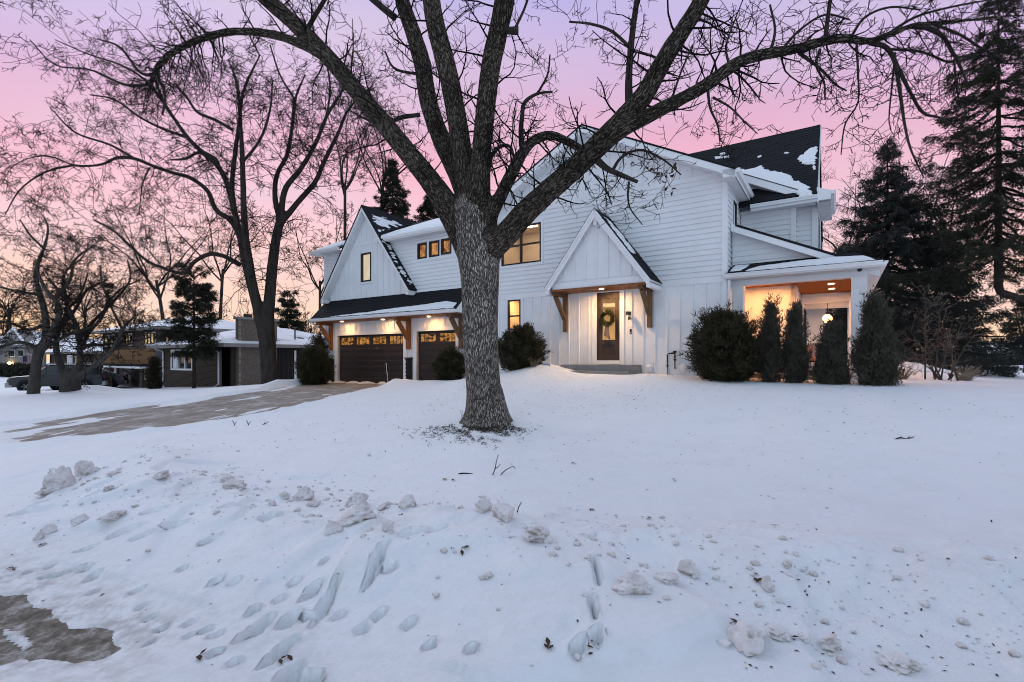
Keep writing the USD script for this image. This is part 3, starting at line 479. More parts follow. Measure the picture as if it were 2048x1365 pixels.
# windows and the interiors behind them
window(front, *HOLES['big'], H, cols=2, rail=6.48, room=(1.7, 5.2, M['room'], '_a'), label='wide black double window, dim warm room behind')
window(front, *HOLES['low'], H, rail=3.66, room=(1.3, 2.6, M['room'], '_c'), label='narrow black sash window beside the round bush')
# front door
D = MB(); a0, a1, z0, z1 = -.40, .39, 1.89, 4.28
fr_ = M['door']
for b in ((a0, a0 + .15, z0, z1), (a1 - .15, a1, z0, z1), (a0 + .15, a1 - .15, z1 - .17, z1), (a0 + .15, a1 - .15, z0, z0 + .20), (a0 + .15, a1 - .15, 2.46, 2.62)): fbox(D, front, *b, -.075, -.02)
door = D.build('front_door', fr_, H, label='brown front door with tall glass light')
trimbox(front, a0 + .15, a1 - .15, z0 + .2, 2.46, -.06, -.038, door, fr_, 'panel')
pm = MB()
for b in ((a0 + .19, a1 - .19, 2.40, 2.415), (a0 + .19, a1 - .19, z0 + .26, z0 + .275), (a0 + .19, a0 + .205, z0 + .275, 2.40), (a1 - .205, a1 - .19, z0 + .275, 2.40)): fbox(pm, front, *b, -.038, -.026)
pm.build('panel_moulding', fr_, door)
trimbox(front, a0 + .15, a1 - .15, 2.62, z1 - .17, -.052, -.046, door, M['glass'], 'pane')
hb = MB(); hb.tube([front.p(.33, z, .035) for z in (2.72, 3.0)], .012, 8); fbox(hb, front, .31, .35, 2.68, 2.72, -.02, .045); fbox(hb, front, .31, .35, 3.0, 3.04, -.02, .045); hb.build('handle', M['black'], door)
jm = MB()
for b in ((HOLES['door'][0], a0, z0, 4.32), (a1, HOLES['door'][1], z0, 4.32), (a0, a1, z1, 4.32)): fbox(jm, front, *b, -.1, .02)
jm.build('door_jamb', M['door'], H)
cs = MB()
for b in ((-.63, HOLES['door'][0], 1.74, 4.32), (HOLES['door'][1], .60, 1.74, 4.32), (-.63, .60, 4.32, 4.46)): fbox(cs, front, *b, -.002, .045)
fbox(cs, front, HOLES['door'][0], HOLES['door'][1], 1.76, 1.89, -.1, .06); cs.build('door_casing', M['trim'], H)
rm = MB(); dp = 3.2          # entry hall seen through the glass: back wall, ceiling, a white post and a picture
for b in ((-1.3, 1.5, 1.85, 4.55, -dp - .02, -dp), (-1.32, -1.3, 1.85, 4.55, -dp, -.145), (1.5, 1.52, 1.85, 4.55, -dp, -.145), (-1.3, 1.5, 4.55, 4.57, -dp, -.145), (-1.3, 1.5, 1.83, 1.85, -dp, -.145)): fbox(rm, front, *b)
rm.build('hall_wall', M['room'], H); trimbox(front, -.62, -.42, 1.85, 4.55, -2.4, -2.2, H, M['roomwhite'], 'hall_post'); trimbox(front, -1.3, 1.5, 4.05, 4.2, -2.45, -2.3, H, M['roomwhite'], 'hall_beam')
lb = MB(); fbox(lb, front, -.45, .65, 4.50, 4.53, -.9, -.3); lb.build('ceiling_lamp', M['roomlamp_b'], H)
# entry canopy: steep little gable on two timber brackets
CF, CZ0, CS = -1.2, 4.42, 1.34          # front plane (y), eave height, slope
cfr = Fr((0, CF + .16, 0), (1, 0, 0)); hw = 1.78
cg = Polygon([(-hw + .01, CZ0 + .06), (hw - .01, CZ0 + .06), (0, CZ0 + .04 + (hw - .01) * CS)])
canopy = wall(cfr, cg, H, M['siding'], 'canopy_gable', .08)
battens(cfr, Polygon([(-hw + .30, CZ0 + .25), (hw - .30, CZ0 + .25), (0, CZ0 + .25 + (hw - .30) * CS)]), 0.0, .405, canopy, M['siding'])
trimbox(cfr, -hw + .1, hw - .1, CZ0 - .02, CZ0 + .2, -.02, .05, canopy, M['trim'], 'frieze_board')
APC = CZ0 + .02 + hw * CS + .16
for sg in (-1, 1):
    low = (sg * (hw + .10), CF, CZ0 + .0 - .0); top = (0, CF, CZ0 + (hw + .10) * CS)
    fascia((low, top) if sg < 0 else (top, low), canopy, .24)
    rf = Roof((sg * (hw + .14), CF - .05, CZ0 + .03), (0, 1, 0), (-sg * 1, 0, CS)); L = math.hypot(hw + .14, (hw + .14) * CS)
    poly = sbox(0, 0, -CF + .02, L); r_ = roof_slab(rf, poly, H, M['trim'], .07, 'canopy_roof'); shingles(rf, poly, r_, rng)
    soffit_boards(canopy, [(sg * (hw + .08), CF + .0, CZ0 - .22 + .2), (sg * .04, CF + .0, CZ0 - .22 + .2 + (hw) * CS), (sg * .04, CF + .17, CZ0 - .02 + hw * CS), (sg * (hw + .08), CF + .17, CZ0 - .02)], 0, M['soffit'], .16, 'rake_soffit')
    ft = MB(); s0, s1 = sorted((sg * (hw - .02), sg * (hw + .13))); ft.box(s0, s1, CF + .0, -.035, CZ0 - .20, CZ0 - .06); ft.build('canopy_eave_trim', M['trim'], canopy)
    if sg > 0: roof_snow(rf, Polygon([(.05, 1.1), (.75, 1.0), (1.0, 1.9), (.9, 2.9), (.25, 3.0)]).buffer(-.08), 'thin broken snow on the entry canopy roof above the front door', TW, .035, .04, .16, 3.0, 71, .12, .9)
MB().box(-hw + .02, hw - .02, CF + .1, -.034, CZ0 - .06, CZ0 - .03).build('canopy_ceiling', M['wood'], canopy)
MB().box(-hw + .06, hw - .06, CF + .06, CF + .20, CZ0 - .09, CZ0 - .022).build('canopy_beam', M['wood'], canopy)
MB().box(-.06, .06, CF + .02, CF + .16, APC - .52, APC - .24).build('king_post', M['trim'], canopy)
pot_light(.05, -.72, CZ0 - .062, canopy)
bracket(H, -1.68, 0, CZ0 - .06, 1.02, 1.42, M['woodpale'], .14, label='weathered timber bracket left of the front door')
bracket(H, 1.52, 0, CZ0 - .06, 1.02, 1.36, M['woodpale'], .14, label='weathered timber bracket right of the front door')
# porch steps
MB().box(-1.32, 1.22, -1.15, -.05, 1.0, 1.74).build('entry_landing', M['concrete'], H); MB().box(-1.38, 1.32, -1.55, -1.152, 1.0, 1.54).build('entry_step', M['concrete'], H)
# basement vent window, sconce, doorbell, dryer vent, gas pipe, meter cover, spigot dome, lights on the wall
sc = MB(); fbox(sc, front, .74, .84, 3.46, 3.58, .02, .06); sc.tube([front.p(.79, 3.52, .06), front.p(.79, 3.56, .14), front.p(.79, 3.58, .19)], .014, 8); w_ = sc.build('wall_sconce', M['black'], H)
for dz, nm in ((3.50, 'lamp_shade'), (3.33, 'lamp_shade')):
    c = trimesh.creation.cone(radius=.075, height=.13, sections=16); c.apply_transform(trimesh.transformations.rotation_matrix(math.radians(-28), (0, 1, 0))); c.apply_translation(front.p(.78 if dz > 3.4 else .86, dz - .02, .19)); put(nm, c, M['black'], w_, 40)
db = MB(); fbox(db, front, .80, .87, 2.80, 2.98, .03, .055); b_ = db.build('doorbell', M['black'], H); trimbox(front, .815, .855, 2.83, 2.87, .055, .060, b_, M['grey'], 'button')
def vent(a, z, nm, label, hood):
    v = MB(); fbox(v, front, a - .15, a + .15, z - .17, z + .17, .012, .042); p = v.build(nm, M['siding'], H, label=label)
    h = MB()
    if hood: h.prism([front.p(a - .09, z - .09, .04), front.p(a + .09, z - .09, .04), front.p(a + .09, z + .09, .04), front.p(a - .09, z + .09, .04)], [front.p(a - .09, z - .10, .15), front.p(a + .09, z - .10, .15), front.p(a + .09, z + .02, .15), front.p(a - .09, z + .02, .15)])
    else:
        k = trimesh.creation.icosphere(2, .13); k.vertices[:, 1] *= .7; k.vertices[:, 2] *= 1.15; k.apply_translation(front.p(a, z - .02, .06)); h.tm(k)
    h.build('hood', M['whiteplastic'], p)
vent(1.48, 1.66, 'dryer_vent', 'square white wall vent with hood', True); vent(2.62, 1.68, 'outlet_cover', 'domed white outlet cover on wall', False)
gp_ = MB(); gp_.tube([front.p(2.12, 1.0, .12), front.p(2.12, 2.08, .12), front.p(2.16, 2.12, .12), front.p(2.36, 2.13, .12)], .022, 8); gp_.tube([front.p(2.36, 2.2, .12), front.p(2.36, 1.64, .12)], .02, 8); gp_.tube([front.p(2.36, 1.64, .12), front.p(2.36, 1.64, .0)], .018, 8)
gpp = gp_.build('gas_pipe', M['metal'], H, smooth=40)
for a, z, r in ((2.27, 2.13, .04), (2.36, 2.18, .06), (2.36, 2.02, .035), (2.36, 1.92, .045), (2.12, 1.72, .035)):
    k = trimesh.creation.cylinder(radius=r, height=.06, sections=12); k.apply_translation(front.p(a, z, .12)); put('fitting', k, M['metal'], gpp, 40)
fb = MB(); fbox(fb, front, 1.98, 2.10, 1.40, 1.56, .03, .12); fb.build('junction_box', M['whiteplastic'], H)
cn = MB(); k = trimesh.creation.icosphere(2, .085); k.apply_translation(front.p(3.32, 1.72, .10)); cn.tm(k); cc = cn.build('security_camera', M['whiteplastic'], H, smooth=True); k = trimesh.creation.cylinder(radius=.045, height=.03, sections=16); k.apply_transform(trimesh.transformations.rotation_matrix(math.pi / 2, (1, 0, 0))); k.apply_translation(front.p(3.30, 1.72, .185)); put('lens', k, M['black'], cc)
trimbox(front, -2.25, -1.60, 1.36, 1.66, -.001, .05, H, M['trim'], 'basement_window_frame'); 
for a in (-2.20, -1.90): trimbox(front, a, a + .25, 1.42, 1.62, .05, .056, H, M['darkglass'], 'basement_pane')
# main gable roof: rakes, soffit and roof slabs (their upper sides face away)
OV = .5
for sg in (-1, 1):
    hwid = 5.05; low = (APX + sg * hwid, -OV, APZ + .16 - SL * hwid); top = (APX, -OV, APZ + .16)
    fascia((low, top) if sg < 0 else (top, low), H, .26, name='rake_board')
    rf = Roof((APX + sg * (hwid + .03), -OV - .04, APZ + .19 - SL * (hwid + .03)), (0, 1, 0), (-sg, 0, SL)); r_ = roof_slab(rf, sbox(0, 0, 9.0 if sg < 0 else 2.7, hwid * math.hypot(1, SL) + .03), H, M['shingle'], .06, 'main_roof')
    soffit_boards(H, [(APX + sg * hwid, -OV, APZ - .08 - SL * hwid), (APX, -OV, APZ - .08), (APX, .0, APZ - .08), (APX + sg * hwid, .0, APZ - .08 - SL * hwid)], 0, M['soffit'], .3, 'rake_soffit')
# right-hand side of the main block, its eave and its window
side = Fr((XR, 0, 0), (0, 1, 0)); zr = APZ - SL * (XR - APX)
sw = wall(side, sbox(.0, ZB, 9.0, zr), H, M['siding'], 'side_wall')
HS = (1.05, 1.65, 6.05, 7.2)
lap(side, sbox(.13, Z1, 2.6, zr).difference(sbox(HS[0] - .1, HS[2] - .1, HS[1] + .1, HS[3] + .1)), Z1, .1735, sw, M['siding'])
trimbox(side, -.02, .12, ZB, zr, 0, .038, sw, M['trim'], 'corner_board'); battens(side, sbox(.14, ZB, .83, 4.4), .45, .4, sw, M['siding'])
window(side, *HS, H, lit=M['paleglow'], label='small dark window on the side wall under the eave')
MB().box(XR, XR + .35, -OV, 2.6, zr - .24, zr - .21).build('eave_soffit', M['soffit'], H); gutter((XR + .36, -OV - .02, zr - .02), (XR + .36, 2.6, zr - .02), H)
MB().box(XR + .33, XR + .36, -OV, 2.6, zr - .24, zr - .02).build('eave_fascia', M['trim'], H)
MB().box(XR - .0, XR + .36, -OV - .03, -OV + .0, zr - .23, zr - .0).build('eave_return', M['trim'], H)

# ---------------------------------------------------------------- garage wing
GL, ZG = -16.4, .66
HG = {'g2': (-15.28, -10.32, .70, 3.14), 'g1': (-9.47, -7.08, .72, 3.20), 'w1': (-9.40, -8.80, 6.54, 7.25), 'w2': (-8.67, -8.03, 6.55, 7.25), 'w3': (-7.94, -7.33, 6.58, 7.27)}
gb = lambda k, g=0: sbox(HG[k][0] - g, HG[k][2] - g, HG[k][1] + g, HG[k][3] + g)
gw = wall(front, sbox(GL, ZG, XL - .002, 7.6).difference(unary_union([gb(k) for k in HG] + [sbox(-13.35, 5.75, -12.47, 7.3)])), H, M['siding'], 'garage_wall')
DX, DZ, DS, DW = -12.78, 9.50, 1.33, 3.3   # dormer apex, slope, half width
dor = Polygon([(DX - 3.05, 5.0), (DX + 3.05, 5.0), (DX + 3.05, DZ - .2 - DS * 3.05), (DX, DZ - .2), (DX - 3.05, DZ - .2 - DS * 3.05)])
lap(front, sbox(GL + .12, 4.98, XL, 7.55).difference(unary_union([sbox(-9.52, 6.42, -7.21, 7.39), Polygon([(DX - 3.4, 4.9), (DX + 3.4, 4.9), (DX, 9.5)])])), 4.98, .1735, gw, M['siding'])
trimbox(front, GL - .03, GL + .118, ZG, 7.6, 0, .038, gw, M['trim'], 'corner_board')
battens(front, sbox(GL + .13, 3.36, XL, 3.86), -12.6, .405, gw, M['siding']); battens(front, sbox(GL + .13, 1.95, -15.5, 3.3), -16.0, .405, gw, M['siding']); battens(front, sbox(-10.08, 2.0, -9.72, 3.3), -9.9, .3, gw, M['siding']); battens(front, sbox(-6.84, .7, XL, 3.34), -6.4, .405, gw, M['siding'])
cs = MB()
for k in ('g2', 'g1'):
    a0, a1, z0, z1 = HG[k]
    for b in ((a0 - .22, a0, ZG, z1), (a1, a1 + .22, ZG, z1), (a0 - .22, a1 + .22, z1, z1 + .2)): fbox(cs, front, *b, -.16, .05)
cs.build('garage_door_casing', M['trim'], H)
for k in ('w1', 'w2', 'w3'): window(front, *HG[k], H, casing=0, lit=M['curtain'], frame=.075, label={'w1': 'left of three small square upper windows', 'w2': 'middle of three small square upper windows', 'w3': 'right of three small square upper windows'}[k])
cs = MB()
for b in ((-9.52, -7.21, 7.275, 7.39), (-9.52, -7.21, 6.42, 6.535), (-9.52, -9.405, 6.535, 7.275), (-7.325, -7.21, 6.535, 7.275), (-8.795, -8.675, 6.535, 7.275), (-8.025, -7.945, 6.535, 7.275)): fbox(cs, front, *b, -.002, .04)
cs.build('window_casing', M['trim'], H)
def garage_door(key, cols, label):
    a0, a1, z0, z1 = HG[key]; d = H + '/' ; rows = 4; hgt = (z1 - z0) / rows; base_ = MB(); fbox(base_, front, a0, a1, z0, z1 - hgt, -.16, -.12); gd = base_.build('garage_door', M['garage'], H, label=label)
    w = (a1 - a0) / cols
    for r in range(rows):
        lo, hi = z0 + r * hgt, z0 + (r + 1) * hgt
        if r < rows - 1:                # two raised long panels stacked in each section, as in stamped steel doors
            for c in range(cols):
                for half in (0, 1):
                    l, rr = a0 + c * w + .07, a0 + (c + 1) * w - .07; zl, zh = lo + .05 + half * hgt / 2, lo + hgt / 2 - .05 + half * hgt / 2
                    k = MB(); i = .035; A = [front.p(x, z, -.122) for x, z in ((l, zl), (rr, zl), (rr, zh), (l, zh))]; B = [front.p(x, z, -.104) for x, z in ((l + i, zl + i), (rr - i, zl + i), (rr - i, zh - i), (l + i, zh - i))]; k.prism(A, B); k.build('door_panel', M['garage'], gd)
            trimbox(front, a0, a1, hi - .008, hi + .006, -.121, -.112, gd, M['black'], 'section_joint')
        else:
            rail = MB(); fbox(rail, front, a0, a1, lo, lo + .13, -.16, -.112); fbox(rail, front, a0, a1, hi - .12, hi, -.16, -.112)
            for c in range(cols + 1):
                x = a0 + c * w; fbox(rail, front, max(a0, x - .12), min(a1, x + .12), lo + .13, hi - .12, -.16, -.112)
            rail.build('window_rail', M['garage'], gd)
            for c in range(cols):
                l, rr = a0 + c * w + .12, a0 + (c + 1) * w - .12
                trimbox(front, l, rr, lo + .13, hi - .12, -.138, -.132, gd, M['glass'], 'pane'); trimbox(front, l, rr, lo + .13, hi - .12, -.158, -.150, gd, M['garagereflect'], 'lit_backing')  # emitting sheet carries the painted reflection pattern
                for q in (.25, .5, .75): trimbox(front, l + (rr - l) * q - .012, l + (rr - l) * q + .012, lo + .13, hi - .12, -.132, -.118, gd, M['black'], 'muntin')
garage_door('g2', 4, 'wide brown double garage door'); garage_door('g1', 2, 'narrower brown single garage door behind the tree')
# ledgestone wainscot
def ledgestone(a0, a1, z0, z1, h, parent, label):
    rng = np.random.default_rng(int(abs(a0) * 100)); core = MB(); fbox(core, front, a0 + .01, a1 - .01, z0, z1, .0, h - .03); p = core.build('stone_pier', M['ledge'], parent, label=label); z = z0
    while z < z1 - .03:
        hh = min(rng.uniform(.055, .10), z1 - z); a = a0
        while a < a1 - .01:
            w = rng.uniform(.16, .42); w = a1 - a if a1 - a - w < .1 else min(w, a1 - a); k = MB(); d = h + rng.uniform(-.018, .03); j = lambda: rng.uniform(.0, .008)
            k.prism([front.p(a + .004, z + .003, .0), front.p(a + w - .004, z + .003, .0), front.p(a + w - .004, z + hh - .004, .0), front.p(a + .004, z + hh - .004, .0)], [front.p(a + .004 + j(), z + .004 + j(), d + j()), front.p(a + w - .004 - j(), z + .004 + j(), d - j()), front.p(a + w - .004 - j(), z + hh - .004 - j(), d + j()), front.p(a + .004 + j(), z + hh - .004 - j(), d - j())]); k.build('stone', M['ledge'], p); a += w
        z += hh
    trimbox(front, a0 - .03, a1 + .03, z1, z1 + .06, .0, h + .05, p, M['ledge'], 'cap_stone')
ledgestone(GL - .06, -15.52, ZG, 1.86, .10, H, 'dark stone pier left of the double garage door'); ledgestone(-10.09, -9.70, ZG, 1.93, .12, H, 'dark stone pier between the two garage doors')
# skirt roof over the garage doors
SKL, SKR, SKO, SZ0, SZ1 = -16.15, -6.25, -1.0, 3.98, 4.97
rf = Roof((SKL, SKO - .03, SZ0 + .02), (1, 0, 0), (0, 1.0, SZ1 - SZ0)); SV = math.hypot(1.03, SZ1 - SZ0)
spoly = Polygon([(0, 0), (SKR - SKL, 0), (SKR - SKL, SV), (-.12, SV)]); r_ = roof_slab(rf, spoly, H, M['shingle'], .06, 'skirt_roof'); shingles(rf, spoly, r_, rng)
roof_snow(rf, Polygon([(1.6, .05), (9.75, .05), (9.75, .34), (9.1, .52), (7.6, .42), (5.4, .30), (3.4, .14), (1.7, .09)]), 'strip of snow along the eave of the roof over the garage doors', TW, .06, .035, .07, 3.5, 31, .10)
fascia(((SKL, SKO, SZ0 + .0), (SKR, SKO, SZ0 + .0)), H, .13); gutter((SKR, SKO - .032, SZ0 + .01), (SKL, SKO - .032, SZ0 + .01), H, s=.115) if False else gutter((SKL, SKO - .032, SZ0 + .01), (SKR, SKO - .032, SZ0 + .01), H, s=.115)
mb = MB(); mb.prism([(SKR, SKO, SZ0 - .12), (SKR, -.04, SZ0 - .12), (SKR, -.04, SZ1 - .05), (SKR, SKO, SZ0 + .0)], [(SKR + .03, SKO, SZ0 - .12), (SKR + .03, -.04, SZ0 - .12), (SKR + .03, -.04, SZ1 - .05), (SKR + .03, SKO, SZ0)]); mb.build('skirt_end_board', M['trim'], H)
MB().box(SKL + .02, SKR - .02, SKO + .02, -.034, SZ0 - .16, SZ0 - .12).build('skirt_soffit', M['wood'], H)
for x in (-14.26, -11.2, -8.22): pot_light(x, -.52, SZ0 - .162, H, .075, 'lampg')
for x, l in ((-15.74, 'timber bracket at the left end of the garage'), (-9.92, 'timber bracket between the garage doors'), (-6.72, 'timber bracket at the right end of the garage')): bracket(H, x, 0, SZ0 - .16, .92, 1.45, M['wood'] if x < -7 else M['woodpale'], .2, label=l)
dsp = MB(); dsp.tube([(SKL + .05, SKO - .06, SZ0 - .1), (SKL + .1, SKO + .1, SZ0 - .26), (SKL - .02, -.12, SZ0 - .55), (SKL - .1, -.05, SZ0 - .8), (SKL - .1, -.05, .75)], .05, 8); dsp.build('downspout', M['trim'], H, smooth=40)
# steep dormer over the garage
dfr = Fr((0, -.06, 0), (1, 0, 0)); HD = (-13.30, -12.52, 5.80, 7.25)
dw = wall(dfr, dor.difference(sbox(*[HD[i] for i in (0, 2, 1, 3)])), H, M['siding'], 'dormer_wall', .2)
inner = dor.buffer(-.0)
battens(dfr, dor.intersection(sbox(-30, 4.9, 0, 7.66)).difference(sbox(HD[0] - .12, HD[2] - .12, HD[1] + .12, HD[3] + .12)), -12.9, .405, dw, M['siding']); battens(dfr, dor.intersection(sbox(-30, 7.80, 0, 12)), -12.9, .405, dw, M['siding'])
for k in geoms(dor.intersection(sbox(-30, 7.662, 0, 7.798))):
    mb = MB(); slab(mb, dfr, k, -.001, .036); mb.build('trim_band', M['trim'], dw)
window(dfr, *HD, H, lit=M['paleglow'], frame=.075, label='tall narrow window in the steep dormer over the garage')
for sg in (-1, 1):
    Y0 = -.45; low = (DX + sg * DW, Y0, DZ - DS * DW); top = (DX, Y0, DZ); fascia((low, top) if sg < 0 else (top, low), H, .26, name='dormer_rake_board')
    rf = Roof((DX + sg * (DW + .03), Y0 - .05, DZ + .04 - DS * (DW + .03)), (0, 1, 0), (-sg, 0, DS)); L = (DW + .03) * math.hypot(1, DS)
    poly = Polygon([(0, 0), (.5, 0), (.5, L * .5), (4.4, L), (0, L)]) if sg > 0 else sbox(0, 0, .46, L); r_ = roof_slab(rf, poly, H, M['shingle'], .06, 'dormer_roof')
    if sg > 0:
        shingles(rf, poly, r_, rng)
        roof_snow(rf, roofpx(rf, [(742, 424), (752, 430), (790, 443), (806, 452), (780, 458), (757, 464), (748, 444)]), 'broken streaks of snow on the steep dormer roof', TW, .022, .022, .16, 4.0, 41, .12, 2.4)
        roof_snow(rf, roofpx(rf, [(772, 486), (778, 484), (800, 530), (826, 568), (820, 572), (796, 538), (780, 508)]).buffer(-.03), 'thin patches of snow at the foot of the dormer roof', TW, .018, .02, .16, 6., 43, .1, 2.6)
    soffit_boards(H, [(DX + sg * DW, Y0, DZ - .24 - DS * DW), (DX, Y0, DZ - .24), (DX, -.06, DZ - .24), (DX + sg * DW, -.06, DZ - .24 - DS * DW)], 0, M['soffit'], .18, 'dormer_soffit')
    ft = MB(); ft.box(*sorted((DX + sg * (DW - .22), DX + sg * (DW + .0))), Y0 - .03, -.06, DZ - DS * DW - .24, DZ - DS * DW - .06); ft.build('dormer_foot', M['trim'], H)
# upper garage roof with its snow
rf = Roof((-16.9, -.5, 7.66), (1, 0, 0), (0, 1, .5)); L = 3.5 * math.hypot(1, .5)
r_ = roof_slab(rf, sbox(0, 0, 11.3, L).difference(sbox(DX + 16.9 - 1.42, -1, DX + 16.9 + 1.42, .62)), H, M['shingle'], .08, 'garage_roof'); mb = MB(); mb.prism([(-16.9, 3, 9.41), (-5.6, 3, 9.41), (-5.6, 8, 6.9), (-16.9, 8, 6.9)], [(-16.9, 3, 9.33), (-5.6, 3, 9.33), (-5.6, 8, 6.82), (-16.9, 8, 6.82)]); mb.build('garage_roof_back', M['shingle'], H)
MB().box(GL, XL, 7.4, 7.5, ZG, 7.0).build('garage_back_wall', M['siding'], H); MB().box(GL - .0, GL + .1, .15, 7.4, ZG, 7.5).build('garage_side_wall', M['siding'], H)
roof_snow(rf, Polygon([(5.0, .03), (11.25, .03), (11.25, L - .02), (8.5, L - .02), (6.8, 2.6), (5.8, 1.6)]), 'smooth sheet of snow on the upper roof over the garage', TW, .12, .07, .10, 1.6, 51, .25)
roof_snow(rf, Polygon([(.1, .1), (1.6, .1), (2.6, 1.7), (.1, 1.9)]), 'snow on the roof corner left of the steep dormer', TW, .08, .07, .10, 1.6, 52, .25)
for a, b in ((-16.9, DX - 1.7), (DX + 1.7, -5.6)): gutter((a, -.53, 7.66), (b, -.53, 7.66), H); MB().box(a, b, -.53, -.5, 7.5, 7.66).build('eave_fascia', M['trim'], H); soffit_boards(H, [(a, -.5, 7.53), (b, -.5, 7.53), (b, .0, 7.53), (a, .0, 7.53)], 0, M['soffit'], .33, 'eave_soffit')
dsp = MB(); dsp.tube([(-11.25, -.5, 7.55), (-11.2, -.3, 7.4), (-11.15, -.12, 7.2), (-11.1, -.1, 7.0)], .045, 8); dsp.build('downspout', M['trim'], H, smooth=40)

# ---------------------------------------------------------------- right wing: upper storey, big steep roof, side porch
wfr = Fr((0, 2.6, 0), (1, 0, 0)); WX1, WX2, ZE = 5.60, 6.20, 7.24
ww = wall(wfr, sbox(XR + .04, ZB, WX1, ZE), H, M['siding'], 'wing_wall'); lap(wfr, sbox(XR + .04, 4.6, WX1 - .13, ZE - .1), 4.6, .1735, ww, M['siding']); trimbox(wfr, WX1 - .128, WX1 + .03, 4.6, ZE, 0, .038, ww, M['trim'], 'corner_board')
battens(wfr, sbox(XR + .04, ZB, WX1 - .13, 4.5), 4.3, .405, ww, M['siding'])
wf2 = Fr((0, 3.1, 0), (1, 0, 0)); w2 = wall(wf2, sbox(WX1 - .1, 4.5, WX2, ZE), H, M['siding'], 'wing_wall'); lap(wf2, sbox(WX1, 4.6, WX2 - .13, ZE - .1), 4.6, .1735, w2, M['siding']); trimbox(wf2, WX2 - .128, WX2 + .03, 4.6, ZE, 0, .038, w2, M['trim'], 'corner_board')
ws = Fr((WX1, 2.6, 0), (0, 1, 0)); k = wall(ws, sbox(.0, ZB, 9.0, 4.56), H, M['siding'], 'porch_side_wall'); lap(ws, sbox(0, 4.6, .5, ZE - .1), 4.6, .1735, k, M['siding'])
battens(ws, sbox(.1, ZB, 1.1, 4.5), .5, .405, k, M['siding'])
for a0, a1 in ((1.4, 3.0), (4.2, 5.8)): window(ws, a0, a1, 1.75, 4.05, H, cols=2, frame=.08, lit=M['paleglow'], label='tall dark patio door inside the porch')
w3 = Fr((WX2, 3.1, 0), (0, 1, 0)); k = wall(w3, sbox(.14, 4.5, 7.0, ZE), H, M['siding'], 'wing_side_wall'); lap(w3, sbox(.14, 4.6, 7.0, ZE - .1).difference(unary_union([sbox(.5, 5.2, 1.6, 7.0), sbox(3.2, 5.2, 4.3, 7.0)])), 4.6, .1735, k, M['siding'])
for a0 in (.62, 3.3): window(w3, a0, a0 + .9, 5.3, 6.9, H, lit=M['paleglow'], label='dark window on the wing side wall')
# big steep roof and its gable end
RX, RY, RZ = 6.25, 5.5, 10.82
rf = Roof((-2.2, 2.15, 7.30), (1, 0, 0), (0, RY - 2.15, RZ - 7.30)); L = math.hypot(RY - 2.15, RZ - 7.30); W = RX + 2.2
poly = Polygon([(6.2, 0), (W, 0), (W, L), (0, L), (0, 1.2)]); r_ = roof_slab(rf, poly, H, M['shingle'], .10, 'steep_roof'); shingles(rf, poly, r_, rng)
mb = MB(); mb.prism([(-2.2, RY, RZ), (RX, RY, RZ), (RX, 9.3, 7.2), (-2.2, 9.3, 7.2)], [(-2.2, RY, RZ - .1), (RX, RY, RZ - .1), (RX, 9.3, 7.1), (-2.2, 9.3, 7.1)]); mb.build('steep_roof_back', M['shingle'], H)
mb = MB(); mb.prism([(RX + .002, 2.15, 7.24), (RX + .002, RY, RZ - .03), (RX + .002, RY, RZ - .30), (RX + .002, 2.15, 6.98)], [(RX + .035, 2.15, 7.24), (RX + .035, RY, RZ - .03), (RX + .035, RY, RZ - .30), (RX + .035, 2.15, 6.98)]); mb.build('rake_board', M['trim'], H)
mb = MB(); mb.prism([(WX2 - .1, 3.0, ZE), (WX2 - .1, 8.2, ZE), (WX2 - .1, RY, RZ - .3)], [(WX2, 3.0, ZE), (WX2, 8.2, ZE), (WX2, RY, RZ - .3)]); mb.build('gable_end_wall', M['siding'], H)
# its projecting side eave at the right with soffit
mb = MB(); mb.prism([(WX2 + .42, 2.2, 7.06), (WX2 + .04, 2.2, 7.06), (WX2 + .04, 2.2, 7.50), (WX2 + .42, 2.2, 7.34)], [(WX2 + .42, 5.0, 7.06), (WX2 + .04, 5.0, 7.06), (WX2 + .04, 5.0, 7.50), (WX2 + .42, 5.0, 7.34)]); mb.build('side_eave', M['trim'], H)
soffit_boards(H, [(WX2 + .04, 2.3, 7.045), (WX2 + .04, 5.0, 7.045), (WX2 + .40, 5.0, 7.045), (WX2 + .40, 2.3, 7.045)], 0, M['soffit'], .25, 'eave_soffit'); gutter((WX2 + .425, 2.2, 7.33), (WX2 + .425, 5.0, 7.33), H)
for i, (pts, lab, th) in enumerate((
    ([(1466, 350), (1478, 341), (1500, 340), (1522, 333), (1530, 340), (1552, 345), (1575, 349), (1590, 362), (1612, 372), (1624, 384), (1618, 392), (1560, 385)], 'large patch of snow low on the steep dark roof', .06),
    ([(1633, 294), (1630, 340), (1624, 332), (1612, 332), (1602, 326), (1594, 318), (1606, 310), (1618, 299)], 'ragged snow patch at the edge of the steep dark roof', .04),
    ([(1440, 308), (1450, 306), (1450, 310), (1441, 312)], 'small snow scrap highest on the steep roof near the branch tip', .03), ([(1430, 315), (1444, 314), (1446, 317), (1432, 319)], 'small snow scrap just below the highest one on the steep roof', .03), ([(1448, 314), (1458, 313), (1458, 316), (1449, 317)], 'small snow scrap to the right of the highest one on the steep roof', .03),
    ([(1515, 314), (1523, 311), (1522, 315), (1516, 317)], 'lone snow scrap midway along the steep roof', .03), ([(1568, 307), (1574, 305), (1579, 307), (1572, 309)], 'small snow scrap nearest the ragged patch on the steep roof', .03))):
    g_ = roofpx(rf, pts); roof_snow(rf, g_.buffer((.0, .0, .01, .01, .01, .0, .0)[i]), lab, TW, th, .035 if i < 2 else .015, .16 if i < 2 else .012, 4.5, 61 + i, .15 if i < 2 else .05)
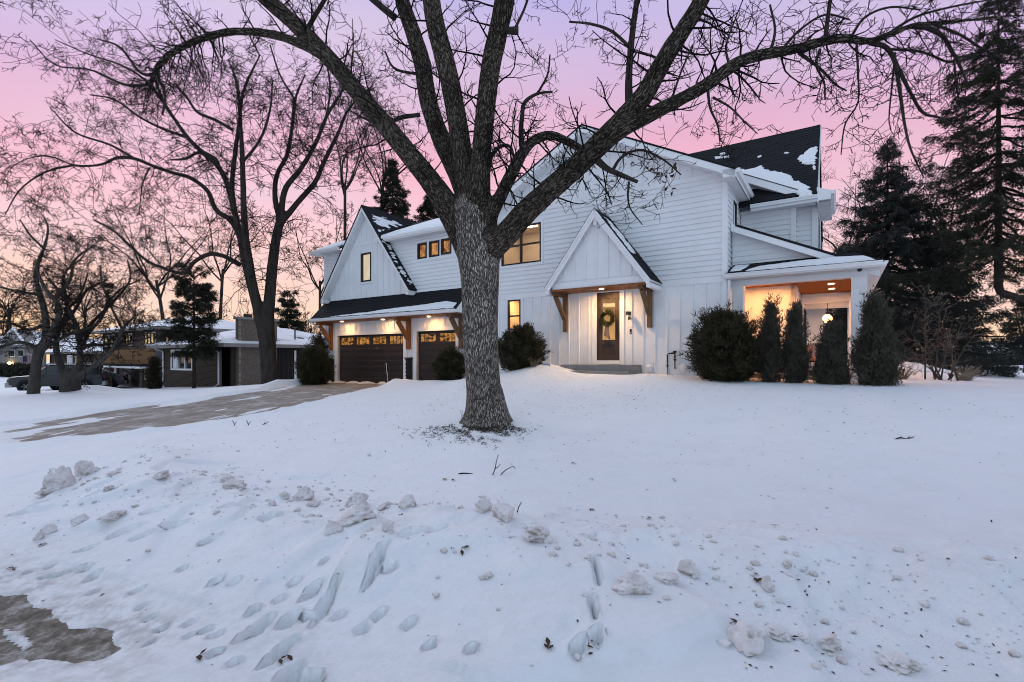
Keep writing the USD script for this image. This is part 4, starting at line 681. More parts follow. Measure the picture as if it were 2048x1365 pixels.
# second gable (its rake shows above the wing eave), wing eave and the strip of roof under it
Y2 = 2.32
fascia(((3.3, Y2, 8.80), (6.02, Y2, 7.36)), H, .25, name='rake_board'); mb = MB(); mb.prism([(3.3, Y2 + .0, 8.55), (6.02, Y2, 7.11), (6.02, Y2 + .5, 7.11), (3.3, Y2 + .5, 8.55)], [(3.3, Y2, 8.58), (6.02, Y2, 7.14), (6.02, Y2 + .5, 7.14), (3.3, Y2 + .5, 8.58)]); mb.build('rake_soffit', M['soffit'], H)
mb = MB(); mb.prism([(3.2, Y2 + .45, 7.2), (5.9, Y2 + .45, 7.2), (3.2, Y2 + .45, 8.7)], [(3.2, Y2 + .5, 7.2), (5.9, Y2 + .5, 7.2), (3.2, Y2 + .5, 8.7)]); mb.build('gable_panel', M['siding'], H)
mb = MB(); mb.prism([(3.3, Y2 - .04, 8.83), (6.06, Y2 - .04, 7.37), (6.06, 2.36, 7.37), (3.3, 3.62, 8.83)], [(3.3, Y2 - .04, 8.80), (6.06, Y2 - .04, 7.34), (6.06, 2.36, 7.34), (3.3, 3.62, 8.80)]); mb.build('gable_roof', M['shingle'], H)
mb = MB(); mb.prism([(XR + .05, 2.14, 7.25), (6.2, 2.14, 7.25), (6.0, 2.75, 7.62), (XR + .05, 2.75, 7.95)], [(XR + .05, 2.14, 7.2), (6.2, 2.14, 7.2), (6.0, 2.75, 7.57), (XR + .05, 2.75, 7.9)]); mb.build('eave_roof', M['shingle'], H)
MB().box(XR + .4, WX2 + .05, 2.16, 2.19, 7.03, 7.22).build('eave_fascia', M['trim'], H); gutter((XR + .4, 2.155, 7.23), (WX2 + .06, 2.155, 7.23), H); soffit_boards(H, [(XR + .05, 2.19, 7.06), (WX2, 2.19, 7.06), (WX2, 2.6, 7.06), (XR + .05, 2.6, 7.06)], 0, M['soffit'], .25, 'eave_soffit')
# side porch: gable infill wall, shed roof falling to the right, front strip roof, beams, columns, cedar ceiling
PY, PX, PZ = .83, 7.55, 4.56
pz = lambda x: 6.36 - .474 * (x - 3.8)
pfr = Fr((0, PY, 0), (1, 0, 0)); pw = wall(pfr, Polygon([(XR + .04, 4.5), (PX - .2, 4.5), (PX - .2, pz(PX - .2) - .05), (XR + .04, pz(XR) - .1)]), H, M['siding'], 'porch_gable'); lap(pfr, Polygon([(XR + .05, 4.9), (6.9, 4.9), (XR + .05, pz(XR) - .2)]), 4.9, .1735, pw, M['siding'])
fascia(((XR + .05, PY - .28, pz(XR + .05)), (PX + .22, PY - .28, pz(PX + .22))), H, .24, name='porch_rake_board')
rf = Roof((PX + .25, PY - .32, pz(PX + .25) + .03), (0, 1, 0), (-1, 0, .474)); r_ = roof_slab(rf, sbox(0, 0, 10., 3.7 * math.hypot(1, .474)), H, M['shingle'], .07, 'porch_roof')
rf = Roof((XR - .02, -.12, PZ + .02), (1, 0, 0), (0, .95, .42)); pl = Polygon([(0, 0), (PX - XR + .30, 0), (PX - XR - .35, 1.0), (.12, 1.0)]); r_ = roof_slab(rf, pl, H, M['shingle'], .06, 'porch_front_roof'); shingles(rf, pl, r_, rng)
roof_snow(rf, Polygon([(.55, .10), (PX - XR + .1, .06), (PX - XR - .1, .5), (3.0, .62), (2.0, .60), (.9, .42)]), 'long strip of snow on the low roof at the porch front', TW, .07, .04, .07, 2.6, 66, .12)
roof_snow(rf, Polygon([(.12, .16), (.42, .2), (.62, .85), (.16, .92)]), 'small three-cornered snow patch at the left end of the porch roof', TW, .03, .03, .04, 4., 67, .1)
fascia(((XR - .0, -.1, PZ), (PX + .22, -.1, PZ)), H, .14, name='porch_fascia'); gutter((XR - .05, -.132, PZ + .01), (PX + .25, -.132, PZ + .01), H)
gutter((PX + .25, -.1, PZ + .01), (PX + .25, 9.5, PZ + .01), H); MB().box(PX + .22, PX + .25, -.1, 9.5, PZ - .14, PZ).build('porch_fascia', M['trim'], H)
soffit_boards(H, [(XR, -.1, PZ - .13), (PX + .22, -.1, PZ - .13), (PX + .22, .26, PZ - .13), (XR, .26, PZ - .13)], 0, M['soffit'], .25, 'porch_soffit'); soffit_boards(H, [(PX - .06, .26, PZ - .13), (PX - .06, 9.5, PZ - .13), (PX + .22, 9.5, PZ - .13), (PX + .22, .26, PZ - .13)], 0, M['soffit'], .3, 'porch_soffit')
MB().box(XR + .04, PX - .06, .30, .56, 4.24, PZ - .132).build('porch_beam', M['trim'], H); MB().box(PX - .32, PX - .06, .56, 9.5, 4.24, PZ - .132).build('porch_side_beam', M['trim'], H)
for y in (5.6, 8.2): MB().box(WX1 + .045, PX - .32, y, y + .26, 4.08, PZ - .132).build('porch_cross_beam', M['trim'], H)
ceil = MB().box(XR + .04, PX - .32, .56, 9.5, 4.44, 4.47).build('porch_ceiling', M['ceiling'], H)
for i in range(1, 36):
    x = XR + .06 + i * .0925; MB().box(x - .004, x + .004, .56, 9.5, 4.434, 4.4398).build('ceiling_joint', M['wood'], ceil)
for y in (2.9, 4.3, 7.0): pot_light(6.62, y, 4.436, H, .085, 'lampp')
for x in (4.5, 5.4): pot_light(x, 1.75, 4.436, H, .085, 'lampp')
def column(x0, x1, y0, y1, zt, label=None):
    b = MB().box(x0, x1, y0, y1, 1.2, zt).build('porch_column', M['trim'], H, label=label)
    for (a0, a1) in ((x0, x0 + .06), (x1 - .06, x1)): MB().box(a0, a1, y0 - .02, y0, 1.9, zt - .28).build('column_stile', M['trim'], b)
    MB().box(x0, x1, y0 - .022, y0, zt - .28, zt).build('column_head', M['trim'], b); MB().box(x0 - .02, x1 + .02, y0 - .03, y1 + .02, 1.2, 1.9).build('column_base', M['trim'], b)
column(7.12, 7.48, .26, .60, 4.242, 'right corner porch column'); column(4.02, 4.36, .26, .60, 4.242, 'left porch column beside the house corner'); column(7.15, 7.45, 5.5, 5.8, 4.242); column(7.15, 7.45, 9.1, 9.4, 4.242)
MB().box(XR + .03, PX, .25, 9.5, .95, 1.42).build('porch_floor', M['concrete'], H)
MB().box(WX1 + .05, 6.35, 9.2, 9.3, 1.42, 4.4).build('porch_end_wall', M['siding'], H)
cv = MB(); cv.tube([(XR + .10, -.06, 4.40), (XR + .10, -.06, 1.25)], .045, 8); cv.build('downspout', M['trim'], H, smooth=40)
dm = trimesh.creation.icosphere(2, .06); dm.apply_translation((7.30, -.0, PZ - .16)); put('dome_camera', dm, M['black'], H, True)
# pendant lamp over the porch
pe = MB(); pe.tube([(6.45, 6.9, 4.43), (6.45, 6.9, 3.72)], .012, 6); pl_ = pe.build('pendant_lamp', M['black'], H); k = trimesh.creation.icosphere(3, .17); k.apply_translation((6.45, 6.9, 3.55)); put('globe', k, M['globe'], pl_, True); k = trimesh.creation.cylinder(radius=.05, height=.06, sections=12); k.apply_translation((6.45, 6.9, 3.74)); put('cap', k, M['black'], pl_, 40)
# ---------------------------------------------------------------- trees: a smooth blended skeleton for the thick wood, tubes for the thin
def skeleton(limbs, cell, blend, pad=.25):
    """limbs: [(n x 3 points, n radii)] -> (V, F, limb index per face): the smooth union of tapered limbs, by surface nets."""
    lo = np.min([p.min(0) - r.max() for p, r in limbs], 0) - pad; hi = np.max([p.max(0) + r.max() for p, r in limbs], 0) + pad
    n = np.ceil((hi - lo) / cell).astype(int) + 1; D = np.full(n, 9., np.float32); G = [lo[k] + np.arange(n[k]) * cell for k in range(3)]
    for p, r in limbs:
        R = r.max() + blend + 2.5 * cell; a0 = np.maximum(((p.min(0) - R - lo) / cell).astype(int), 0); a1 = np.minimum(((p.max(0) + R - lo) / cell).astype(int) + 2, n); L = np.full(a1 - a0, 9., np.float32)
        for a, b, ra, rb in zip(p[:-1], p[1:], r[:-1], r[1:]):
            R = max(ra, rb) + blend + 2.5 * cell; i0 = np.maximum(((np.minimum(a, b) - R - lo) / cell).astype(int), a0); i1 = np.minimum(((np.maximum(a, b) + R - lo) / cell).astype(int) + 2, a1)
            x, y, z = (G[k][i0[k]:i1[k]] for k in range(3)); ab = b - a; dx, dy, dz = x[:, None, None] - a[0], y[None, :, None] - a[1], z[None, None, :] - a[2]
            t = np.clip((dx * ab[0] + dy * ab[1] + dz * ab[2]) / (ab @ ab + 1e-12), 0, 1); q = L[tuple(slice(u - w, v - w) for u, v, w in zip(i0, i1, a0))]
            np.minimum(q, np.sqrt((dx - t * ab[0]) ** 2 + (dy - t * ab[1]) ** 2 + (dz - t * ab[2]) ** 2) - (ra + (rb - ra) * t), out=q)
        o = D[tuple(slice(u, v) for u, v in zip(a0, a1))]; h = np.clip(1 - np.abs(o - L) / blend, 0, 1); o[...] = np.minimum(o, L) - blend * .25 * h * h
    inside = D < 0; c = np.zeros(np.array(n) - 1, np.int8)
    for dx in (0, 1):
        for dy in (0, 1):
            for dz in (0, 1): c += inside[dx:n[0] - 1 + dx, dy:n[1] - 1 + dy, dz:n[2] - 1 + dz]
    act = np.argwhere((c > 0) & (c < 8)); vid = -np.ones(c.shape, np.int64); vid[tuple(act.T)] = np.arange(len(act))
    acc, cnt = np.zeros((len(act), 3)), np.zeros(len(act)); offs = [(0, 0, 0), (1, 0, 0), (0, 1, 0), (1, 1, 0), (0, 0, 1), (1, 0, 1), (0, 1, 1), (1, 1, 1)]
    for i in range(8):
        for j in range(i + 1, 8):
            if sum(abs(u - v) for u, v in zip(offs[i], offs[j])) != 1: continue
            A, B = act + offs[i], act + offs[j]; da, db = D[tuple(A.T)], D[tuple(B.T)]; k = (da < 0) != (db < 0); t = np.where(k, da / np.where(k, da - db, 1), 0)[:, None]
            acc += np.where(k[:, None], A + t * (B - A), 0); cnt += k
    V = lo + acc / cnt[:, None] * cell; F = []
    for ax in range(3):
        u, v = (ax + 1) % 3, (ax + 2) % 3; sl = [slice(None)] * 3; sl2 = list(sl); sl[ax] = slice(0, n[ax] - 1); sl2[ax] = slice(1, n[ax]); a, b = inside[tuple(sl)], inside[tuple(sl2)]
        E = np.argwhere(a != b); ok = (E[:, u] > 0) & (E[:, v] > 0) & (E[:, u] < n[u] - 1) & (E[:, v] < n[v] - 1); E = E[ok]; q = []
        for du, dv in ((-1, -1), (0, -1), (0, 0), (-1, 0)):
            e_ = E.copy(); e_[:, u] += du; e_[:, v] += dv; q.append(vid[tuple(e_.T)])
        q = np.stack(q, 1); flip = ~a[tuple(E.T)]; q[flip] = q[flip][:, ::-1]; F.append(q)
    F = np.vstack(F); F = F[(F >= 0).all(1)]; F = np.vstack([F[:, [0, 1, 2]], F[:, [0, 2, 3]]])
    cen = V[F].mean(1); pts = np.vstack([p for p, _ in limbs]); own = np.concatenate([np.full(len(p), i) for i, (p, _) in enumerate(limbs)]); rad = np.concatenate([r for _, r in limbs])
    dd, ii = cKDTree(pts).query(cen, k=8); best = np.argmin(np.abs(dd - rad[ii]) + .0 * dd + .6 * dd / np.maximum(rad[ii], .02) * .05, 1); return V, F, own[ii[np.arange(len(cen)), best]]
def bark_coords(p, V):
    t = np.gradient(p, axis=0); t /= np.linalg.norm(t, axis=1, keepdims=True); a = np.zeros_like(p); a0 = np.cross(t[0], (.3, 1., .2)); a[0] = a0 / np.linalg.norm(a0)
    for i in range(1, len(p)): k = a[i - 1] - t[i] * (a[i - 1] @ t[i]); a[i] = k / np.linalg.norm(k)
    b = np.cross(t, a); s = np.concatenate([[0], np.cumsum(np.linalg.norm(np.diff(p, axis=0), axis=1))]); _, i = cKDTree(p).query(V); d = V - p[i]
    return np.stack([(d * a[i]).sum(1), (d * b[i]).sum(1), s[i] + (d * t[i]).sum(1)], 1)
def normals_of(V, F):
    n = np.zeros_like(V); f = np.cross(V[F[:, 1]] - V[F[:, 0]], V[F[:, 2]] - V[F[:, 0]])
    for k in range(3): np.add.at(n, F[:, k], f)
    return n / (np.linalg.norm(n, axis=1, keepdims=True) + 1e-12)
def woody(parent, limbs, names, labels, cell, blend, m, base_pt, relief=.012):
    """The thick wood as one part per limb, with coordinates that follow each limb for its bark."""
    V, F, own = skeleton(limbs, cell, blend)
    nrm = normals_of(V, F); big = meshkit.fbm(V * (5, 5, 2.2), 3, 5) - .5; V = V + nrm * (big * relief * 2.2)[:, None]; nrm = normals_of(V, F)
    for i, (p, r) in enumerate(limbs):
        f = F[own == i]
        if not len(f): continue
        u, inv = np.unique(f, return_inverse=True); v = V[u]; path = put(names[i], (v - base_pt, inv.reshape(f.shape)), m[names[i]] if isinstance(m, dict) else m, parent, False, **({'label': labels[i]} if labels and labels[i] else {}))
        me = UsdGeom.Mesh(stage.GetPrimAtPath(path)); me.CreateNormalsAttr(Vt.Vec3fArray.FromNumpy(nrm[u].astype(np.float32))); me.SetNormalsInterpolation('vertex')
        UsdGeom.PrimvarsAPI(me).CreatePrimvar('barkco', Sdf.ValueTypeNames.Vector3fArray, 'vertex').Set(Vt.Vec3fArray.FromNumpy(bark_coords(p, v).astype(np.float32)))
def traced(rows, n, rmul=.5):
    """Control points (px, py, depth, width in px) -> resampled world points and radii."""
    a = np.array([[*at(x, y, d), w * d / FPX * rmul] for x, y, d, w in rows]); k = smoothpath(a, n); return k[:, :3], np.maximum(k[:, 3], .004)
class Twigs:
    """Branching twigs grown from points of thicker wood."""
    def __init__(s, seed, rmin=.0045): s.rmin = rmin; s.rng = np.random.default_rng(seed); s.P, s.R = [[], [], []], [[], [], []]
    def unit(s): v = s.rng.normal(size=3); return v / np.linalg.norm(v)
    def grow(s, p, d, L, r, level, kids=(5, 4, 3), wander=.25, grav=0.0, spread=.9, ratio=.5, hook=0.0, kink=0.0, cls=None):
        rng = s.rng; n = 5 if level == 0 else (7 if L > .8 else 6); st = L / (n - 1); pts = [np.asarray(p, float)]; d = np.asarray(d, float) / np.linalg.norm(d)
        sgn = 1
        for i in range(n - 1):
            d = d + s.unit() * wander + np.array([0, 0, grav + hook * (i / n)]); 
            if kink: perp = np.cross(d, (0, 1, .3)); d = d + sgn * kink * perp / (np.linalg.norm(perp) + 1e-9); sgn = -sgn
            d /= np.linalg.norm(d); pts.append(pts[-1] + d * st)
        pts = np.array(pts); c = min(2, level) if cls is None else cls; s.P[c].append(pts); s.R[c].append(np.linspace(max(r, s.rmin * 1.15), max(r * .35, s.rmin), n))
        if level > 0:
            k = max(1, int(round(kids[min(level, len(kids)) - 1] * L / max(L, .4) * rng.uniform(.7, 1.3))))
            for _ in range(k):
                t = rng.uniform(.22, 1.0); i = min(int(t * (n - 1)), n - 2); q = pts[i] + (pts[i + 1] - pts[i]) * (t * (n - 1) - i); dd = pts[i + 1] - pts[i]; dd /= np.linalg.norm(dd); o = s.unit(); o -= dd * (o @ dd); o /= np.linalg.norm(o) + 1e-9
                s.grow(q, dd * (1 - spread * .6) + o * spread, L * ratio * rng.uniform(.55, 1.25) * (1.15 - .5 * t), r * rng.uniform(.42, .6) * (1.1 - .4 * t), level - 1, kids, wander, grav, spread, ratio, hook, kink)
    def along(s, pts, rad, every, L, level, start=.1, end=1.0, updown=0., rfrac=.22, **kw):
        seg = np.linalg.norm(np.diff(pts, axis=0), axis=1); cum = np.concatenate([[0], np.cumsum(seg)]); x = cum[-1] * start
        while x < cum[-1] * end:
            i = min(np.searchsorted(cum, x) - 1, len(seg) - 1); i = max(i, 0); t = (x - cum[i]) / max(seg[i], 1e-6); p = pts[i] + (pts[i + 1] - pts[i]) * t; d = (pts[i + 1] - pts[i]) / max(seg[i], 1e-6); o = s.unit(); o[2] += updown; o -= d * (o @ d) * .8; o /= np.linalg.norm(o) + 1e-9
            r0 = min(rad[i] * .5, max(.005, rad[i] * rfrac)); s.grow(p, o + d * .35, L * s.rng.uniform(.45, 1.3), min(r0, .022), level, **kw); x += every * s.rng.uniform(.5, 1.5)
    def build(s, parent, base_pt, m, m0=None, sides=(3, 4, 5), names=('twigs', 'branchlets', 'small_branches')):
        for c in range(3):
            if s.P[c]:
                v, f = tubes(s.P[c], s.R[c], sides[c]); put(names[c], (v - base_pt, f), m if c or not m0 else m0, parent, True, kind='stuff')
def bark_material(name, cols): return mat(name, {
    'at': ('attribute', {'attribute': 'barkco'}), 'wn': ('noise_texture', {'scale': 6.0, 'detail': 2.0}), 'wv': ('vector_math', {'math_type': 'scale', 'scale': .11}), 'ad': ('vector_math', {'math_type': 'add'}), 'm': ('mapping', {'scale': (1, 1, .14)}),
    'vo': ('voronoi_texture', {'feature': 'distance_to_edge', 'scale': 33.0}), 'rr': ('map_range', {'from_min': 0.02, 'from_max': .24, 'clamp': True}), 'fn': ('noise_texture', {'scale': 60.0, 'detail': 4.0, 'roughness': .7}), 'hm': ('math', {'math_type': 'multiply_add', 'value2': .45}),
    'fr': ('map_range', {'from_min': .3, 'from_max': .7, 'to_min': .55, 'to_max': 1.35, 'clamp': True}),
    'c': ('rgb_ramp', {'ramp': cols}),
    'geo': ('geometry', {}), 'big': ('noise_texture', {'scale': 1.3, 'detail': 4.0}), 'br': ('map_range', {'from_min': .3, 'from_max': .7, 'to_min': .65, 'to_max': 1.2, 'clamp': True}), 'mm': ('math', {'math_type': 'multiply'}), 'cs': ('vector_math', {'math_type': 'scale'}),
    'b': ('bump', {'strength': 1.0, 'distance': .03}), 'p': ('principled_bsdf', {'roughness': .95, 'specular_ior_level': .08})},
    [('at.vector', 'wn.vector'), ('wn.color', 'wv.vector1'), ('at.vector', 'ad.vector1'), ('wv.vector', 'ad.vector2'), ('ad.vector', 'm.vector'), ('m.vector', 'vo.vector'), ('vo.distance', 'rr.value'), ('at.vector', 'fn.vector'), ('fn.fac', 'hm.value1'), ('rr.result', 'hm.value3'), ('rr.result', 'c.fac'),
     ('fn.fac', 'fr.value'), ('geo.position', 'big.vector'), ('big.fac', 'br.value'), ('br.result', 'mm.value1'), ('fr.result', 'mm.value2'), ('c.color', 'cs.vector1'), ('mm.value', 'cs.scale'), ('cs.vector', 'p.base_color'), ('hm.value', 'b.height'), ('b.normal', 'p.normal')])

M['bark'] = bark_material('ridged_trunk_bark', [(0., (.05, .042, .034)), (.3, (.14, .122, .102)), (.7, (.29, .26, .225)), (1., (.42, .385, .34))])
M['barkdark'] = bark_material('ridged_limb_bark', [(0., (.018, .014, .011)), (.3, (.045, .036, .028)), (.7, (.098, .080, .062)), (1., (.155, .13, .105))])

# ---- the big tree in front of the house
TD = 10.3
big = [  # (name, label, rows of px, py, depth, width px)
 ('trunk', None, [(974, 872, TD, 112), (974, 850, TD, 96), (971, 825, TD, 83), (967, 780, TD, 76), (962, 700, TD, 76), (960, 620, TD, 79), (960, 560, TD, 84), (957, 510, TD, 92), (953, 465, TD, 96), (950, 425, TD, 88)]),
 ('limb', 'long limb leaning up to the left', [(940, 490, TD, 70), (905, 430, TD + .1, 58), (868, 372, TD + .2, 48), (820, 312, TD + .3, 43), (765, 244, TD + .35, 40), (712, 182, TD + .4, 37), (664, 124, TD + .4, 35), (610, 68, TD + .4, 33), (556, 18, TD + .3, 32), (505, -25, TD + .2, 30), (450, -70, TD, 26)]),
 ('limb', None, [(945, 450, TD, 60), (925, 372, TD + .5, 44), (885, 285, TD + .8, 40), (857, 205, TD + 1.0, 38), (845, 130, TD + 1.1, 37), (826, 65, TD + 1.2, 34), (808, 15, TD + 1.2, 32), (795, -40, TD + 1.3, 28)]),
 ('limb', None, [(950, 440, TD, 60), (938, 372, TD, 50), (924, 300, TD + .1, 44), (914, 240, TD + .2, 43), (900, 165, TD + .3, 43), (884, 100, TD + .3, 42), (868, 35, TD + .4, 40), (858, -40, TD + .4, 36)]),
 ('limb', None, [(952, 450, TD, 64), (956, 400, TD - .2, 56), (961, 330, TD - .3, 44), (966, 270, TD - .4, 42), (973, 200, TD - .5, 42), (983, 125, TD - .5, 43), (997, 60, TD - .6, 43), (1010, 0, TD - .7, 44), (1016, -45, TD - .7, 42)]),
 ('limb', 'arching limb that bends over to the right', [(960, 480, TD, 46), (978, 438, TD - .2, 34), (1000, 395, TD - .3, 29), (1025, 345, TD - .4, 27), (1046, 305, TD - .4, 24), (1068, 281, TD - .4, 20), (1100, 271, TD - .3, 19), (1132, 282, TD - .2, 17), (1165, 300, TD + .1, 15)]),
 ('limb', 'thick limb reaching up to the right', [(955, 515, TD, 66), (990, 490, TD - .2, 56), (1020, 462, TD - .4, 53), (1052, 424, TD - .6, 50), (1102, 378, TD - .9, 48), (1165, 322, TD - 1.2, 47), (1215, 273, TD - 1.4, 48), (1252, 233, TD - 1.5, 47), (1288, 192, TD - 1.6, 43), (1312, 150, TD - 1.6, 40), (1340, 100, TD - 1.7, 38), (1370, 55, TD - 1.7, 36), (1396, 14, TD - 1.8, 34), (1420, -35, TD - 1.8, 31)]),
 ('limb', 'long low limb sweeping out to the right', [(1240, 258, TD - 1.5, 38), (1275, 243, TD - 1.7, 33), (1324, 218, TD - 1.9, 29), (1374, 192, TD - 2.0, 27), (1415, 169, TD - 2.1, 26), (1457, 138, TD - 2.2, 26), (1490, 119, TD - 2.2, 24), (1539, 107, TD - 2.3, 22), (1593, 98, TD - 2.3, 20), (1640, 85, TD - 2.4, 19), (1688, 77, TD - 2.4, 18), (1735, 83, TD - 2.4, 15), (1780, 70, TD - 2.5, 12), (1821, 53, TD - 2.5, 11), (1871, 47, TD - 2.6, 9), (1937, 41, TD - 2.6, 7), (2000, 34, TD - 2.7, 6), (2080, 28, TD - 2.7, 4)]),
 ('limb', 'limb curving over to the left', [(632, 100, TD + .4, 24), (600, 88, TD + .6, 19), (560, 73, TD + .8, 17), (508, 64, TD + .9, 16), (455, 65, TD + 1.0, 15), (400, 79, TD + 1.1, 14), (352, 101, TD + 1.2, 13), (322, 126, TD + 1.2, 12), (307, 152, TD + 1.3, 10), (298, 185, TD + 1.3, 6)]),
]
TB = at(974, 850, TD); TB[2] = gz(TB[0], TB[1]) - .05
tr = thing('shade_tree', 'huge bare tree with furrowed bark standing in the snowy front lawn', 'tree', TB)
limbs = [traced(r, max(14, 3 * len(r)), .455) for _, _, r in big]
pt_, rt_ = limbs[0]; roots = []
for a in np.linspace(0, 2 * np.pi, 7, endpoint=False) + .3:   # root flare
    c_, s_ = math.cos(a), math.sin(a); b0 = np.array([pt_[3][0], TD, TB[2]]); roots.append((np.array([b0 + (c_ * .20, s_ * .20, .75), b0 + (c_ * .34, s_ * .34, .25), b0 + (c_ * .52, s_ * .52, .0), b0 + (c_ * .72, s_ * .72, -.15)]), np.array([.13, .15, .13, .09])))
woody(tr, limbs + roots, [n for n, _, _ in big] + ['root'] * 7, [l for _, l, _ in big] + [None] * 7, .030, .12, {'trunk': M['bark'], 'limb': M['barkdark'], 'root': M['bark']}, TB)
br = [  # thinner branches traced from the photo, grown by tubes
 [(1738, 83, 7.9, 10), (1775, 98, 7.9, 9), (1796, 137, 7.8, 8), (1821, 186, 7.8, 6), (1846, 226, 7.8, 5.5), (1879, 236, 7.8, 4.5), (1912, 254, 7.7, 3)], [(1790, 122, 7.8, 7), (1803, 207, 7.7, 6), (1809, 248, 7.7, 5), (1821, 298, 7.7, 4), (1848, 356, 7.6, 2)],
 [(1821, 54, 7.8, 9), (1862, 58, 7.7, 8), (1887, 75, 7.7, 7), (1904, 104, 7.7, 7), (1914, 120, 7.7, 6), (1935, 168, 7.6, 4)], [(1908, 118, 7.7, 4), (1912, 165, 7.7, 3.5), (1920, 215, 7.7, 2.5)], [(1713, 84, 7.9, 5), (1716, 150, 7.9, 4), (1716, 205, 7.9, 3), (1690, 250, 7.9, 3), (1682, 310, 7.9, 2)], [(1775, 99, 7.9, 5), (1830, 102, 7.9, 5), (1865, 112, 7.9, 4.5), (1895, 124, 7.9, 4.5), (1932, 120, 7.9, 4)],
 [(1597, 106, 8., 7), (1639, 137, 8., 5.5), (1672, 170, 7.9, 4), (1693, 182, 7.9, 3)], [(1651, 80, 7.9, 9), (1655, 41, 7.9, 8), (1662, -10, 7.8, 7)], [(1790, 105, 7.8, 4), (1785, 160, 7.8, 3.5), (1778, 235, 7.8, 2.5), (1782, 260, 7.8, 2)],
 [(1258, 205, 8.8, 17), (1257, 165, 8.8, 15), (1260, 115, 8.8, 13), (1266, 55, 8.8, 12), (1276, -15, 8.7, 11)], [(1257, 92, 8.8, 7), (1222, 62, 8.8, 6), (1180, 48, 8.8, 5), (1138, 44, 8.8, 3.5)], [(1195, 322, 9.0, 15), (1215, 338, 8.9, 12), (1242, 350, 8.8, 10), (1275, 364, 8.7, 7)], [(1225, 342, 8.9, 7), (1240, 318, 8.8, 6), (1262, 304, 8.8, 5), (1290, 302, 8.7, 5), (1330, 322, 8.7, 4), (1362, 350, 8.6, 2.5)],
 [(1258, 364, 8.8, 5), (1256, 395, 8.8, 4), (1262, 420, 8.8, 3), (1285, 450, 8.7, 2)], [(1046, 305, 9.9, 14), (1042, 270, 9.9, 11), (1044, 235, 9.8, 9), (1050, 205, 9.8, 8), (1075, 188, 9.8, 6), (1105, 184, 9.7, 4)], [(1075, 188, 9.8, 5), (1095, 150, 9.8, 4), (1100, 110, 9.8, 3)], [(975, 345, 10., 9), (985, 310, 9.9, 8), (1005, 292, 9.8, 7), (1022, 296, 9.8, 6), (1028, 320, 9.8, 4)],
 [(845, 150, 11.3, 6), (790, 138, 11.2, 5), (770, 103, 11.2, 3)], [(840, 230, 11.2, 8), (800, 236, 11.2, 9), (770, 250, 11.3, 7), (735, 240, 11.4, 5), (700, 222, 11.5, 3)], [(790, 36, 11.4, 14), (770, 20, 11.4, 13), (740, -5, 11.4, 12)], [(1006, 62, 9.6, 12), (1034, 62, 9.6, 16), (1037, 62, 9.6, 15)], [(1030, 58, 9.6, 6), (1048, 20, 9.6, 5), (1060, -15, 9.6, 5)], [(605, 75, 10.8, 11), (628, 35, 10.8, 9), (655, -10, 10.8, 8)],
 [(1462, 140, 8.1, 6), (1452, 95, 8.1, 4.5), (1470, 40, 8.1, 3), (1490, -10, 8.1, 2)], [(1540, 108, 8., 7), (1550, 60, 8., 5), (1540, 10, 8., 4)], [(1560, 104, 8., 6), (1600, 60, 8., 5), (1650, 30, 8., 4), (1700, 40, 8., 3)], [(1700, 78, 7.9, 6), (1730, 35, 7.9, 5), (1780, 15, 7.9, 4), (1840, 20, 7.9, 3)], [(1415, 170, 8.2, 6), (1420, 215, 8.2, 5), (1435, 250, 8.2, 4), (1440, 285, 8.2, 2.5)], [(1425, 195, 8.2, 5), (1460, 215, 8.2, 4), (1490, 245, 8.2, 3), (1515, 268, 8.2, 2)], [(1340, 210, 8.5, 5), (1360, 150, 8.5, 4), (1385, 90, 8.5, 3)],
 [(307, 150, 11.6, 7), (280, 145, 11.6, 5), (240, 95, 11.5, 4), (200, 80, 11.5, 2.5)], [(310, 140, 11.6, 6), (330, 190, 11.6, 5), (325, 230, 11.6, 4)], [(300, 170, 11.6, 6), (250, 170, 11.6, 5), (180, 140, 11.5, 3.5), (110, 130, 11.5, 2.5), (60, 80, 11.4, 2)],
 [(1640, 100, 7.9, 6), (1632, 130, 7.9, 5), (1648, 165, 7.9, 4), (1650, 200, 7.9, 3)], [(1870, 50, 7.7, 6), (1920, 70, 7.7, 5), (1960, 95, 7.7, 4), (2010, 120, 7.7, 3)], [(1770, 72, 7.8, 7), (1830, 35, 7.8, 5), (1900, 15, 7.8, 4), (1980, 0, 7.8, 3)],
]
brs = [traced(r, 4 * len(r), .5) for r in br]
v, f = tubes([p for p, _ in brs], [r for _, r in brs], 7); 
for p, r in brs:
    v, f = tubes([p], [r], 7); put('branch', (v - TB, f), M['bark2'], tr, True)
tw = Twigs(5)
for i, (p, r) in enumerate(limbs[1:]):
    hookup = dict(kids=(3, 4, 5), wander=.30, grav=.04, spread=.95, ratio=.5, hook=.10)
    tw.along(p, r, .20 if i in (0, 6, 7) else .30, 1.15 if i < 6 else .9, 2, start=.2, updown=.25, **hookup)
for p, r in brs: tw.along(p, r, .12, .62, 2, start=.12, updown=-.1, kids=(3, 4, 4), wander=.34, grav=-.01, spread=1.0, ratio=.5, hook=.08)
for p, r in ((limbs[6]), (limbs[5]), (limbs[7])): tw.along(p, r, .24, .85, 2, start=.25, updown=-1.0, kids=(4, 4, 4), wander=.32, grav=-.10, spread=.9, ratio=.5, hook=.16)
p, r = limbs[8]; tw.along(p[-16:], r[-16:], .05, 1.2, 2, start=0, updown=-.2, kids=(4, 4, 4), wander=.32, grav=-.05, spread=.9, ratio=.55, kink=.1)
tw.build(tr, TB, M['twig'])
